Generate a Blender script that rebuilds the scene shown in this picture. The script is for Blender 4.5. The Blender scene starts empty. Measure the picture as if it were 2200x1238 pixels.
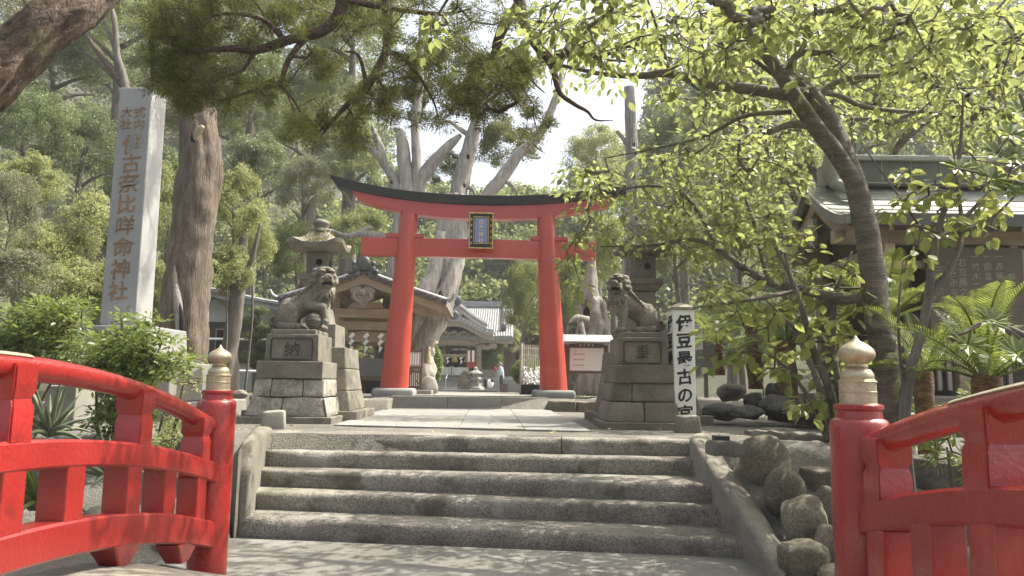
import bpy, bmesh, math, random
import numpy as np
from mathutils import Vector, Matrix, noise

SC = bpy.context.scene
COL = SC.collection
PI = math.pi
RNG = np.random.default_rng(7)
random.seed(7)

# ------------------------------------------------------------------ camera
FPX, HC = 1590.0, 0.55                      # focal length in photo pixels (2200 wide); eye height above the top of the steps
PITCH, ROLL = math.atan(203 / FPX), 0.013
_r0, _u0 = Vector((1, 0, 0)), Vector((0, -math.sin(PITCH), math.cos(PITCH)))
C_F = Vector((0, math.cos(PITCH), math.sin(PITCH)))
C_R = _r0 * math.cos(ROLL) + _u0 * math.sin(ROLL)
C_U = _u0 * math.cos(ROLL) - _r0 * math.sin(ROLL)
cd = bpy.data.cameras.new('camera'); cam = bpy.data.objects.new('camera', cd); COL.objects.link(cam)
cd.sensor_width = 36.0; cd.lens = 36.0 * FPX / 2200.0; cd.clip_start = 0.05; cd.clip_end = 600
m3 = Matrix((C_R, C_U, -C_F)).transposed()
cam.matrix_world = Matrix.Translation((0, 0, HC)) @ m3.to_4x4()
SC.camera = cam
# ------------------------------------------------------------------ daylight
SUN_AZ, SUN_EL = math.radians(68), math.radians(56)      # azimuth clockwise from +Y
w = bpy.data.worlds.new('World'); SC.world = w; w.use_nodes = True
nt = w.node_tree; sky = nt.nodes.new('ShaderNodeTexSky'); sky.sky_type = 'NISHITA'; sky.sun_disc = False
sky.sun_elevation = SUN_EL; sky.sun_rotation = SUN_AZ; sky.dust_density = 6.0; sky.air_density = 0.75; sky.ozone_density = 1.0
bg = nt.nodes['Background']; bg.inputs['Strength'].default_value = 0.15
hs_ = nt.nodes.new('ShaderNodeHueSaturation'); hs_.inputs['Saturation'].default_value = 0.6
nt.links.new(sky.outputs[0], hs_.inputs['Color']); nt.links.new(hs_.outputs[0], bg.inputs[0])
sl = bpy.data.lights.new('sun', 'SUN'); sl.energy = 3.7; sl.angle = math.radians(0.5); sl.color = (1, 0.95, 0.86)
sun = bpy.data.objects.new('sun', sl); COL.objects.link(sun)
sd = Vector((math.sin(SUN_AZ) * math.cos(SUN_EL), math.cos(SUN_AZ) * math.cos(SUN_EL), math.sin(SUN_EL)))
sun.rotation_euler = sd.to_track_quat('Z', 'Y').to_euler(); sun.location = sd * 60
SC.view_settings.view_transform = 'Standard'; SC.view_settings.look = 'None'
SC.view_settings.gamma = 1.0; SC.view_settings.use_curve_mapping = False
SC.view_settings.exposure = 1.3
SC.view_settings.use_white_balance = True; SC.view_settings.white_balance_temperature = 6700; SC.view_settings.white_balance_tint = 6
SC.render.engine = 'CYCLES'
SC.cycles.max_bounces = 10; SC.cycles.diffuse_bounces = 6; SC.cycles.transparent_max_bounces = 4
SC.cycles.use_denoising = True

# ------------------------------------------------------------------ measuring helpers
EYE = Vector((0, 0, HC))
def ray(px, py): return C_R * ((px - 1100) / FPX) + C_U * (-(py - 619) / FPX) + C_F
def U(px, py, d): r = ray(px, py); return EYE + r * (d / r.y)          # the point at distance d
def G(px, py, z=0.0): r = ray(px, py); return EYE + r * ((z - HC) / r.z)
def XP(px, py, x): r = ray(px, py); return EYE + r * (x / r.x)
def proj(p):
    v = Vector(p) - EYE; k = v.dot(C_F)
    return 1100 + v.dot(C_R) / k * FPX, 619 - v.dot(C_U) / k * FPX
def lerp(a, b, t): return a + (b - a) * t
def sstep(t): t = min(1, max(0, t)); return t * t * (3 - 2 * t)

# ------------------------------------------------------------------ object helpers
def tag(o, label=None, cat=None, group=None, kind=None):
    if label: o['label'] = label
    if cat: o['category'] = cat
    if group: o['group'] = group
    if kind: o['kind'] = kind
    return o
def thing(name, label, cat, loc=(0, 0, 0), rz=0, group=None):
    o = bpy.data.objects.new(name, None); COL.objects.link(o); o.empty_display_size = 0.2
    o.location = loc; o.rotation_euler = (0, 0, rz)
    return tag(o, label, cat, group)
def copy_tree(o, parent=None):
    c = o.copy(); COL.objects.link(c); c.parent = parent
    for ch in list(o.children): copy_tree(ch, c)
    return c
def link(name, me, parent=None, loc=None):
    o = bpy.data.objects.new(name, me); COL.objects.link(o); o.parent = parent
    if loc is not None: o.location = loc
    return o

def catmull(pts, k=6):
    pts = [Vector(p) for p in pts]
    if len(pts) < 3: return [pts[0].lerp(pts[-1], i / k) for i in range(k + 1)]
    P = [pts[0] * 2 - pts[1]] + pts + [pts[-1] * 2 - pts[-2]]; out = []
    for i in range(1, len(P) - 2):
        a, b, c, d = P[i - 1:i + 3]
        for j in range(k):
            t = j / k
            out.append(0.5 * ((2 * b) + (c - a) * t + (2 * a - 5 * b + 4 * c - d) * t * t + (3 * b - a - 3 * c + d) * t ** 3))
    out.append(pts[-1]); return out
def resamp(vals, n):
    return list(np.interp(np.linspace(0, len(vals) - 1, n), range(len(vals)), vals))

class MB:
    def __init__(s): s.v = []; s.f = []; s.m = []; s.mi = 0
    def add(s, vs, fs):
        b = len(s.v); s.v.extend([tuple(p) for p in vs])
        for f in fs: s.f.append([b + i for i in f]); s.m.append(s.mi)
        return s
    def hexa(s, bot, top):            # four bottom, four top corners (counter-clockwise from above)
        return s.add(list(bot) + list(top), [(3, 2, 1, 0), (4, 5, 6, 7), (0, 1, 5, 4), (1, 2, 6, 5), (2, 3, 7, 6), (3, 0, 4, 7)])
    def box(s, x0, x1, y0, y1, z0, z1):
        return s.hexa([(x0, y0, z0), (x1, y0, z0), (x1, y1, z0), (x0, y1, z0)], [(x0, y0, z1), (x1, y0, z1), (x1, y1, z1), (x0, y1, z1)])
    def cbox(s, c, size, rot=None):
        hx, hy, hz = [k / 2 for k in size]; c = Vector(c)
        P = [Vector(p) for p in [(-hx, -hy, -hz), (hx, -hy, -hz), (hx, hy, -hz), (-hx, hy, -hz), (-hx, -hy, hz), (hx, -hy, hz), (hx, hy, hz), (-hx, hy, hz)]]
        if rot is not None: P = [rot @ p for p in P]
        P = [c + p for p in P]
        return s.hexa(P[:4], P[4:])
    def frus(s, z0, z1, a, b, cx=0, cy=0, cx1=None, cy1=None):   # a, b: half sizes (x,y) at bottom and top
        cx1 = cx if cx1 is None else cx1; cy1 = cy if cy1 is None else cy1
        q = lambda h, z, x, y: [(x - h[0], y - h[1], z), (x + h[0], y - h[1], z), (x + h[0], y + h[1], z), (x - h[0], y + h[1], z)]
        return s.hexa(q(a, z0, cx, cy), q(b, z1, cx1, cy1))
    def beam(s, p, q, wx, wz, up=(0, 0, 1)):                      # rectangular bar from p to q
        p, q = Vector(p), Vector(q); d = (q - p).normalized(); u = Vector(up)
        sx = d.cross(u).normalized() * (wx / 2); sz = sx.cross(d).normalized() * (wz / 2)
        A = [p - sx - sz, p + sx - sz, p + sx + sz, p - sx + sz]; B = [k + (q - p) for k in A]
        return s.add(A + B, [(3, 2, 1, 0), (4, 5, 6, 7), (0, 1, 5, 4), (1, 2, 6, 5), (2, 3, 7, 6), (3, 0, 4, 7)])
    def sweep(s, pts, prof, up=(0, 0, 1), cap=True):              # prof: list of (side, up) offsets, closed, or list of such lists
        n = None; R = []; N = len(pts); pts = [Vector(p) for p in pts]
        for i, p in enumerate(pts):
            d = (pts[min(i + 1, N - 1)] - pts[max(i - 1, 0)]).normalized(); sx = d.cross(Vector(up)).normalized(); sz = sx.cross(d)
            pr = prof[i] if isinstance(prof[0], list) else prof
            R.append([p + sx * a + sz * b for a, b in pr])
        n = len(R[0]); vs = [v for r in R for v in r]
        fs = [(i * n + j, i * n + (j + 1) % n, (i + 1) * n + (j + 1) % n, (i + 1) * n + j) for i in range(N - 1) for j in range(n)]
        if cap: fs += [tuple(range(n - 1, -1, -1)), tuple((N - 1) * n + j for j in range(n))]
        return s.add(vs, fs)
    def tube(s, pts, rad, n=8, k=0, rough=0.0, ridge=0.0, seed=0.0, cap=True, fr=3.0, twist=0.0):
        pts = [Vector(p) for p in pts]
        if k:
            pts2 = catmull(pts, k); rad = resamp(rad if hasattr(rad, '__len__') else [rad] * len(pts), len(pts2)); pts = pts2
        elif not hasattr(rad, '__len__'): rad = [rad] * len(pts)
        elif len(rad) != len(pts): rad = resamp(rad, len(pts))
        N = len(pts); d = (pts[1] - pts[0]).normalized()
        a = Vector((1, 0, 0)) if abs(d.x) < 0.9 else Vector((0, 1, 0)); sx = d.cross(a).normalized(); vs = []; L = 0
        for i, p in enumerate(pts):
            d = (pts[min(i + 1, N - 1)] - pts[max(i - 1, 0)]).normalized(); sx = (sx - d * sx.dot(d)).normalized(); sy = d.cross(sx)
            if i: L += (p - pts[i - 1]).length
            for j in range(n):
                t = 2 * PI * j / n; r = rad[i]
                if rough or ridge:
                    tt = t + twist * L
                    if ridge: r *= 1 + ridge * noise.noise((math.cos(tt) * fr + seed, math.sin(tt) * fr, L * 0.45 / max(0.05, rad[0])))
                    if rough: r *= 1 + rough * noise.noise((p.x * 4 + math.cos(t) * 1.3 + seed, p.y * 4 + math.sin(t) * 1.3, p.z * 4))
                vs.append(p + sx * math.cos(t) * r + sy * math.sin(t) * r)
        fs = [(i * n + j, i * n + (j + 1) % n, (i + 1) * n + (j + 1) % n, (i + 1) * n + j) for i in range(N - 1) for j in range(n)]
        if cap: fs += [tuple(range(n - 1, -1, -1)), tuple((N - 1) * n + j for j in range(n))]
        return s.add(vs, fs)
    def lathe(s, prof, n=24, c=(0, 0, 0)):
        vs = []; N = len(prof)
        for r, z in prof:
            for j in range(n): t = 2 * PI * j / n; vs.append((c[0] + r * math.cos(t), c[1] + r * math.sin(t), c[2] + z))
        fs = [(i * n + j, i * n + (j + 1) % n, (i + 1) * n + (j + 1) % n, (i + 1) * n + j) for i in range(N - 1) for j in range(n)]
        fs += [tuple(range(n - 1, -1, -1)), tuple((N - 1) * n + j for j in range(n))]
        return s.add(vs, fs)
    def ell(s, c, r, rot=None, nu=14, nv=9):
        c = Vector(c); r = (r, r, r) if not hasattr(r, '__len__') else r; vs = []; 
        for i in range(nv + 1):
            ph = PI * (i + 0.0) / nv; ph = min(PI - 1e-3, max(1e-3, ph))
            for j in range(nu):
                t = 2 * PI * j / nu; p = Vector((r[0] * math.sin(ph) * math.cos(t), r[1] * math.sin(ph) * math.sin(t), -r[2] * math.cos(ph)))
                if rot is not None: p = rot @ p
                vs.append(c + p)
        fs = [(i * nu + j, i * nu + (j + 1) % nu, (i + 1) * nu + (j + 1) % nu, (i + 1) * nu + j) for i in range(nv) for j in range(nu)]
        fs += [tuple(range(nu - 1, -1, -1)), tuple(nv * nu + j for j in range(nu))]
        return s.add(vs, fs)
    def prism(s, poly, y0, y1, T=None):                            # polygon in x,z extruded along y
        n = len(poly); A = [Vector((x, y0, z)) for x, z in poly]; B = [Vector((x, y1, z)) for x, z in poly]
        if T is not None: A = [T @ p for p in A]; B = [T @ p for p in B]
        return s.add(A + B, [tuple(range(n)), tuple(range(2 * n - 1, n - 1, -1))] + [(i, n + i, n + (i + 1) % n, (i + 1) % n) for i in range(n)])
    def mesh(s, name, mats, bevel=0, smooth=False, seg=2, wob=0.0, sub=0, wfreq=3.0):
        me = bpy.data.meshes.new(name); me.from_pydata(s.v, [], s.f)
        mats = mats if isinstance(mats, (list, tuple)) else [mats]
        for m in mats: me.materials.append(m)
        if len(mats) > 1: me.polygons.foreach_set('material_index', s.m)
        b = bmesh.new(); b.from_mesh(me)
        bmesh.ops.recalc_face_normals(b, faces=b.faces)
        if bevel: bmesh.ops.bevel(b, geom=[e for e in b.edges if e.is_manifold and e.calc_face_angle(0) > 0.5], offset=bevel, segments=seg, profile=0.5, affect='EDGES', clamp_overlap=True)
        if sub: bmesh.ops.subdivide_edges(b, edges=b.edges[:], cuts=sub, use_grid_fill=True)
        if wob:
            for v in b.verts:
                q = v.co * wfreq; v.co += Vector((noise.noise(q + Vector((9, 0, 0))), noise.noise(q + Vector((0, 17, 0))), noise.noise(q + Vector((0, 0, 31))))) * wob
        b.to_mesh(me); b.free()
        if smooth is True: me.shade_smooth()
        elif smooth: me.shade_smooth(); me.set_sharp_from_angle(angle=smooth)
        return me
    def build(s, name, mats, parent=None, loc=None, **k):
        return link(name, s.mesh(name, mats, **k), parent, loc)

def fast_mesh(name, V, nface, k, mat, smooth=False, sizes=None):
    """V: (n,3) vertices in face order, every face k private vertices."""
    me = bpy.data.meshes.new(name); n = len(V)
    me.vertices.add(n); me.vertices.foreach_set('co', np.asarray(V, dtype=np.float32).ravel())
    me.loops.add(n); me.loops.foreach_set('vertex_index', np.arange(n, dtype=np.int32))
    me.polygons.add(nface); me.polygons.foreach_set('loop_start', np.arange(0, n, k, dtype=np.int32))
    me.materials.append(mat); me.update(calc_edges=True); me.validate()
    return me
def idx_mesh(name, V, F, mat, smooth=False):
    """V: (n,3), F: (m,k) indices."""
    me = bpy.data.meshes.new(name); F = np.asarray(F, dtype=np.int32); m, k = F.shape
    me.vertices.add(len(V)); me.vertices.foreach_set('co', np.asarray(V, dtype=np.float32).ravel())
    me.loops.add(m * k); me.loops.foreach_set('vertex_index', F.ravel())
    me.polygons.add(m); me.polygons.foreach_set('loop_start', np.arange(0, m * k, k, dtype=np.int32))
    me.materials.append(mat); me.update(calc_edges=True)
    if smooth: me.shade_smooth()
    return me

LEAF_T = {  # templates: verts along +X (stalk at 0, tip at 1), faces as quads
    'ovate': (np.array([(0, 0, 0), (.28, .27, .05), (.65, .25, .04), (1, 0, -.06), (.65, -.25, .04), (.28, -.27, .05), (.45, 0, -.02)]) * [1, 1, 1],
              [(0, 6, 2, 1), (6, 3, 2, 2), (0, 5, 4, 6), (6, 4, 3, 3)]),
    'lance': (np.array([(0, 0, 0), (.45, .15, .03), (1, 0, -.04), (.45, -.15, .03)]), [(0, 3, 2, 1)]),
    'oval': (np.array([(0, 0, 0), (.5, .26, .02), (1, 0, -.03), (.5, -.26, .02)]), [(0, 3, 2, 1)]),
    'blade': (np.array([(0, .035, 0), (0, -.035, 0), (.6, -.03, 0), (1, 0, 0)]), [(0, 1, 2, 3)]),
}
LEAF_T['ovate'] = (LEAF_T['ovate'][0], [(0, 6, 2, 1), (0, 5, 4, 6), (6, 4, 3, 2)])

def frames(n, dirs, nrm, rng):
    """orthonormal frames: x along dirs, z near nrm."""
    x = dirs / (np.linalg.norm(dirs, axis=1, keepdims=True) + 1e-9)
    y = np.cross(nrm, x); y /= (np.linalg.norm(y, axis=1, keepdims=True) + 1e-9)
    z = np.cross(x, y); return x, y, z
def leaf_mesh(name, P, dirs, nrm, size, mat, kind='ovate', rng=RNG, width=1.0):
    T, F = LEAF_T[kind]; n = len(P); x, y, z = frames(n, dirs, nrm, rng)
    size = np.broadcast_to(np.asarray(size, dtype=float), (n,))[:, None, None]
    V = P[:, None, :] + size * (T[None, :, 0:1] * x[:, None, :] + width * T[None, :, 1:2] * y[:, None, :] + T[None, :, 2:3] * z[:, None, :])
    k = len(T); FF = (np.arange(n)[:, None, None] * k + np.array(F)[None]).reshape(-1, 4)
    return idx_mesh(name, V.reshape(-1, 3), FF, mat)
def rdir(n, rng=RNG):
    v = rng.normal(size=(n, 3)); return v / np.linalg.norm(v, axis=1, keepdims=True)

# ------------------------------------------------------------------ materials
def _nodes(name):
    m = bpy.data.materials.new(name); m.use_nodes = True; nt = m.node_tree; return m, nt, nt.nodes['Principled BSDF'], nt.nodes.new, nt.links.new
def ramp2(new, lk, fac, c0, c1, p0=0.3, p1=0.7):
    r = new('ShaderNodeValToRGB'); r.color_ramp.elements[0].position = p0; r.color_ramp.elements[1].position = p1
    r.color_ramp.elements[0].color = (*c0, 1); r.color_ramp.elements[1].color = (*c1, 1); lk(fac, r.inputs[0]); return r.outputs[0]
def mixc(new, lk, fac, a, b, mode='MIX'):
    m = new('ShaderNodeMix'); m.data_type = 'RGBA'; m.blend_type = mode
    for sck, val in ((m.inputs[0], fac), (m.inputs[6], a), (m.inputs[7], b)):
        if hasattr(val, 'links'): lk(val, sck)
        elif isinstance(val, tuple): sck.default_value = (*val, 1)
        else: sck.default_value = val
    return m.outputs[2]
def mat(name, a, b=None, scale=4.0, rough=0.8, bump=0.25, bscale=40.0, stretch=(1, 1, 1), spots=None, metallic=0.0, coat=0.0,
        rnd=0.12, grain=0.35, gscale=None, bdist=0.01, spec=0.5, rot=None):
    m, nt, bs, new, lk = _nodes(name); b = b or tuple(k * 0.6 for k in a)
    tc = new('ShaderNodeTexCoord'); oi = new('ShaderNodeObjectInfo'); mp = new('ShaderNodeMapping'); mp.inputs['Scale'].default_value = stretch
    if rot: mp.vector_type = 'TEXTURE'; mp.inputs['Rotation'].default_value = rot; mp.inputs['Scale'].default_value = tuple(1 / k for k in stretch)
    ad = new('ShaderNodeVectorMath'); ad.operation = 'MULTIPLY_ADD'; lk(oi.outputs['Random'], ad.inputs[0]); ad.inputs[1].default_value = (37, 19, 53)
    lk(tc.outputs['Object'], ad.inputs[2]); lk(ad.outputs[0], mp.inputs[0])
    n1 = new('ShaderNodeTexNoise'); n1.inputs['Scale'].default_value = scale; n1.inputs['Detail'].default_value = 5; n1.inputs['Roughness'].default_value = 0.62; lk(mp.outputs[0], n1.inputs[0])
    c = ramp2(new, lk, n1.outputs[0], b, a, 0.33, 0.67)
    n2 = new('ShaderNodeTexNoise'); n2.inputs['Scale'].default_value = gscale or scale * 14; n2.inputs['Detail'].default_value = 4; n2.inputs['Roughness'].default_value = 0.7; lk(mp.outputs[0], n2.inputs[0])
    g = ramp2(new, lk, n2.outputs[0], (1 - grain,) * 3, (1 + grain,) * 3, 0.32, 0.68); c = mixc(new, lk, 1.0, c, g, 'MULTIPLY')
    for sp in (spots or []):                                        # (colour, scale, threshold, softness)
        n3 = new('ShaderNodeTexNoise'); n3.inputs['Scale'].default_value = sp[1]; n3.inputs['Detail'].default_value = 6; n3.inputs['Roughness'].default_value = 0.6
        n3.noise_dimensions = '4D'; n3.inputs['W'].default_value = sp[1] * 1.37 + sp[2]
        lk(ad.outputs[0], n3.inputs[0]); f = ramp2(new, lk, n3.outputs[0], (0, 0, 0), (1, 1, 1), sp[2], sp[2] + sp[3]); c = mixc(new, lk, f, c, sp[0])
    if rnd:
        mr = new('ShaderNodeMapRange'); mr.inputs['To Min'].default_value = 1 - rnd; mr.inputs['To Max'].default_value = 1 + rnd; lk(oi.outputs['Random'], mr.inputs[0])
        c = mixc(new, lk, 1.0, c, mr.outputs[0], 'MULTIPLY')
    lk(c, bs.inputs['Base Color']); bs.inputs['Roughness'].default_value = rough; bs.inputs['Metallic'].default_value = metallic
    bs.inputs['Specular IOR Level'].default_value = spec
    if coat: bs.inputs['Coat Weight'].default_value = coat; bs.inputs['Coat Roughness'].default_value = 0.12
    if bump:
        nb = new('ShaderNodeTexNoise'); nb.inputs['Scale'].default_value = bscale; nb.inputs['Detail'].default_value = 5; nb.inputs['Roughness'].default_value = 0.65; lk(mp.outputs[0], nb.inputs[0])
        bp = new('ShaderNodeBump'); bp.inputs['Strength'].default_value = bump; bp.inputs['Distance'].default_value = bdist; lk(nb.outputs[0], bp.inputs['Height']); lk(bp.outputs[0], bs.inputs['Normal'])
    return m
def leafmat(name, a, b, trans, tw=0.45, rough=0.45, spec=0.4):
    """a..b reflect colours picked per leaf; trans = light let through."""
    m, nt, bs, new, lk = _nodes(name)
    ge = new('ShaderNodeNewGeometry'); oi = new('ShaderNodeObjectInfo'); ma = new('ShaderNodeMath'); ma.operation = 'ADD'
    lk(ge.outputs['Random Per Island'], ma.inputs[0]); lk(oi.outputs['Random'], ma.inputs[1]); fr = new('ShaderNodeMath'); fr.operation = 'FRACT'; lk(ma.outputs[0], fr.inputs[0])
    c = ramp2(new, lk, fr.outputs[0], a, b, 0.0, 1.0); lk(c, bs.inputs['Base Color']); bs.inputs['Roughness'].default_value = rough
    bs.inputs['Specular IOR Level'].default_value = spec
    tr = new('ShaderNodeBsdfTranslucent'); t = ramp2(new, lk, fr.outputs[0], tuple(k * 0.65 for k in trans), trans, 0.0, 1.0); lk(t, tr.inputs[0])
    mx = new('ShaderNodeMixShader'); mx.inputs[0].default_value = tw; lk(bs.outputs[0], mx.inputs[1]); lk(tr.outputs[0], mx.inputs[2])
    lk(mx.outputs[0], nt.nodes['Material Output'].inputs[0]); return m

M = {}
M['granite'] = mat('granite', (.27, .268, .258), (.2, .198, .19), 1.3, .85, .3, 90, grain=.22, gscale=120, spots=[((.26, .26, .24), 2.2, .56, .2)])
M['granite_lt'] = mat('granite_light', (.28, .265, .235), (.2, .19, .165), 1.5, .85, .25, 90, grain=.18, gscale=140, spots=[((.26, .24, .2), 3.0, .6, .15)])
M['gold_lt'] = mat('pale_gold_leaf', (.72, .62, .38), (.62, .52, .3), 6, .5, .1, 60, grain=.1)
M['granite_ob'] = mat('pillar_granite', (.34, .34, .335), (.27, .27, .265), 1.1, .85, .35, 90, grain=.2, gscale=110, spots=[((.24, .24, .225), 2.0, .57, .2), ((.2, .195, .18), 7, .66, .06)])
M['pave'] = mat('paving_stone', (.26, .25, .232), (.205, .197, .18), 1.6, .88, .5, 60, grain=.26, gscale=120, rnd=.08)
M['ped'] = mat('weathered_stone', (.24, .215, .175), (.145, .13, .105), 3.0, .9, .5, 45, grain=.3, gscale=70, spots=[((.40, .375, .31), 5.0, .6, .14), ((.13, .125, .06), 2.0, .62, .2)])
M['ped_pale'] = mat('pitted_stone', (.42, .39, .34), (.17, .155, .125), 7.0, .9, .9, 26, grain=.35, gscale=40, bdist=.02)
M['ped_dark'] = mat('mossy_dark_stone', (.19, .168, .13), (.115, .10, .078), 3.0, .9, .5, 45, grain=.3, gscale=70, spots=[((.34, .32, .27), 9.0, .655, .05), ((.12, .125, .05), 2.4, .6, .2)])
M['statue'] = mat('carved_stone', (.23, .205, .165), (.12, .105, .085), 5.0, .9, .55, 50, grain=.35, gscale=60, spots=[((.32, .31, .24), 7, .61, .12), ((.13, .135, .06), 3, .6, .2)])
M['step'] = mat('step_stone', (.31, .285, .24), (.175, .158, .13), 2.2, .92, 1.0, 60, grain=.6, gscale=62, bdist=.016, spots=[((.42, .40, .345), 1.7, .56, .12), ((.125, .11, .082), 2.6, .56, .1), ((.07, .062, .048), 24, .65, .05), ((.13, .135, .085), 1.1, .6, .12)])
M['wall'] = mat('ramp_stone', (.24, .22, .18), (.14, .125, .10), 2.6, .92, .8, 60, grain=.35, gscale=80, bdist=.012, spots=[((.09, .08, .06), 16, .66, .05)])
M['concrete'] = mat('forecourt_concrete', (.265, .25, .22), (.165, .155, .132), 1.2, .92, 1.0, 120, grain=.5, gscale=150, bdist=.012, rnd=0)
M['gravel'] = mat('gravel_ground', (.23, .215, .185), (.13, .12, .10), 1.1, .95, 1.0, 60, grain=.55, gscale=75, bdist=.03, rnd=0, spots=[((.085, .10, .045), .7, .6, .2), ((.30, .27, .22), .45, .62, .2)])
M['path'] = mat('sandy_path', (.27, .258, .23), (.21, .2, .17), .8, .95, .6, 70, grain=.2, gscale=60, rnd=0)
M['boulder'] = mat('boulder_stone', (.23, .20, .145), (.115, .10, .07), 2.4, .9, .9, 34, grain=.4, gscale=50, spots=[((.36, .335, .27), 7, .6, .05), ((.10, .10, .045), 2, .56, .2), ((.055, .05, .038), 5, .64, .08)])
M['rock'] = mat('dark_rock', (.17, .16, .14), (.07, .066, .056), 4.0, .9, 1.0, 24, grain=.4, gscale=40, bdist=.03, spots=[((.06, .075, .03), 3, .58, .15)])
M['red'] = mat('red_lacquer', (.32, .019, .016), (.25, .013, .011), 3.0, .3, .8, 34, grain=.1, coat=.6, rnd=.06, bdist=.008, spots=[((.40, .05, .04), 3.3, .6, .15), ((.17, .014, .012), 6, .64, .1)])
M['torii'] = mat('vermilion_paint', (.48, .068, .046), (.43, .058, .04), 2.0, .34, .14, 30, grain=.08, coat=.3, rnd=.05, spots=[((.52, .10, .075), 1.3, .57, .2), ((.33, .032, .026), 3.2, .62, .15)])
M['black'] = mat('black_roof_paint', (.03, .031, .033), (.022, .023, .025), 2, .5, .1, 40, grain=.15)
M['brass'] = mat('worn_brass', (.52, .44, .31), (.40, .33, .22), 5, .44, .15, 60, grain=.18, metallic=.7, rnd=.05)
M['brass_dull'] = mat('dull_worn_brass', (.33, .29, .21), (.24, .2, .14), 9, .6, .3, 60, grain=.3, metallic=.3)
M['gold'] = mat('gold_paint', (.62, .47, .18), (.5, .36, .12), 6, .45, .2, 60, grain=.2, metallic=.4)
M['wood'] = mat('weathered_wood', (.38, .30, .215), (.27, .205, .14), 2.0, .85, .35, 20, (1, 1, 6), grain=.2)
M['wood_x'] = mat('weathered_beam_wood', (.42, .335, .24), (.30, .23, .16), 2.0, .85, .35, 20, (1, 6, 6), grain=.2)
M['wood_dk'] = mat('dark_old_wood', (.105, .082, .06), (.06, .046, .034), 2.0, .85, .3, 20, (1, 5, 5), grain=.25)
M['board'] = mat('brown_board', (.135, .10, .078), (.10, .073, .056), 1.5, .75, .15, 20, (1, 1, 7), grain=.15)
M['grey_wood'] = mat('grey_wood', (.36, .32, .27), (.25, .22, .18), 3, .85, .3, 20, (4, 4, 1), grain=.2)
M['deck'] = mat('deck_plank_wood', (.27, .245, .2), (.16, .145, .115), 2, .85, .5, 25, (1, 8, 8), grain=.25)
M['tile'] = mat('roof_tile', (.36, .36, .36), (.24, .243, .247), 3, .5, .2, 50, grain=.2, rnd=.2)
M['tile_dk'] = mat('dark_roof_tile', (.115, .12, .128), (.06, .062, .068), 3, .45, .2, 50, grain=.2, rnd=.15)
M['copper'] = mat('green_copper', (.28, .285, .24), (.185, .19, .158), 2.5, .55, .15, 30, grain=.15, spots=[((.30, .31, .27), 3, .58, .15), ((.07, .075, .06), 2, .64, .1)], rnd=.1)
M['copper_dk'] = mat('dark_copper', (.105, .11, .085), (.065, .068, .052), 2.5, .55, .15, 30, grain=.15)
M['white'] = mat('white_paint', (.78, .77, .73), (.70, .69, .64), 2.0, .6, .1, 50, grain=.05, spots=[((.5, .47, .4), 9, .68, .06)])
M['paper'] = mat('white_paper', (.8, .8, .78), (.74, .74, .72), 3, .8, .05, 40, grain=.03)
M['ink'] = mat('black_ink', (.02, .02, .022), (.014, .014, .016), 8, .6, 0, grain=.1)
M['carved'] = mat('ochre_carving', (.30, .185, .105), (.2, .12, .07), 20, .9, .3, 60, grain=.25)
M['carved_dk'] = mat('dark_carving', (.06, .052, .042), (.035, .03, .025), 20, .9, .3, 60, grain=.2)
M['plaque_blue'] = mat('pale_blue_plaque', (.27, .31, .55), (.24, .28, .5), 3, .5, .05, 40, grain=.04)
M['rope'] = mat('straw_rope', (.44, .37, .25), (.30, .25, .16), 8, .9, .6, 60, grain=.25)
M['straw'] = mat('golden_straw', (.50, .36, .14), (.36, .25, .09), 8, .9, .6, 60, grain=.25)
M['cedar'] = mat('cedar_bark', (.235, .185, .145), (.12, .088, .064), 3.5, .92, 1.0, 10, (5, 5, .5), grain=.4, gscale=16, bdist=.04, spots=[((.34, .31, .27), 1.6, .6, .15)])
M['jbark'] = mat('juniper_bark', (.15, .10, .072), (.05, .033, .024), 4.0, .92, 1.0, 7, (2.6, 1.0, 2.6), grain=.55, gscale=20, bdist=.04, spots=[((.30, .28, .25), 5, .62, .06), ((.085, .095, .03), 1.8, .58, .15)])
M['jtrunk'] = mat('fissured_juniper_bark', (.18, .125, .09), (.05, .034, .025), 5.0, .92, 1.0, 6, (.55, 2.6, 2.6), rot=(0, -math.radians(36), 0), grain=.5, gscale=9, bdist=.06, spots=[((.30, .285, .25), 4.5, .62, .05), ((.09, .095, .03), 1.6, .56, .15)])
M['dead'] = mat('bleached_deadwood', (.47, .44, .395), (.25, .225, .195), 3.0, .9, 1.0, 12, (4, 4, .45), grain=.3, gscale=14, bdist=.04, spots=[((.12, .10, .08), 2.2, .64, .06)])
M['cherry'] = mat('cherry_bark', (.21, .18, .14), (.085, .07, .053), 3.0, .8, .9, 12, (1.3, 1.3, 7), grain=.4, gscale=22, bdist=.02, spots=[((.26, .245, .2), 6, .6, .06), ((.09, .10, .03), 2.2, .58, .15)])
M['cherry_root'] = mat('rough_cherry_bark', (.10, .08, .06), (.035, .027, .02), 5.0, .9, 1.0, 18, (1, 1, 1), grain=.5, gscale=26, bdist=.04)
M['bark'] = mat('grey_bark', (.19, .17, .14), (.09, .08, .065), 3.0, .9, .8, 20, (3, 3, .6), grain=.35)
M['twig'] = mat('brown_twig', (.16, .12, .085), (.09, .065, .045), 8, .85, .3, 40, grain=.25)
M['plaster'] = mat('old_plaster', (.55, .53, .48), (.45, .43, .39), 1, .9, .1, 40, grain=.06)
M['steel'] = mat('grey_steel', (.40, .40, .39), (.3, .3, .29), 3, .5, .05, 40, grain=.08)
M['moss'] = mat('roof_moss', (.16, .16, .055), (.085, .085, .03), 9, .95, 1.0, 40, grain=.4, bdist=.03)
M['dark'] = mat('dark_hollow', (.012, .010, .009), (.008, .007, .006), 8, .9, 0)
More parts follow.
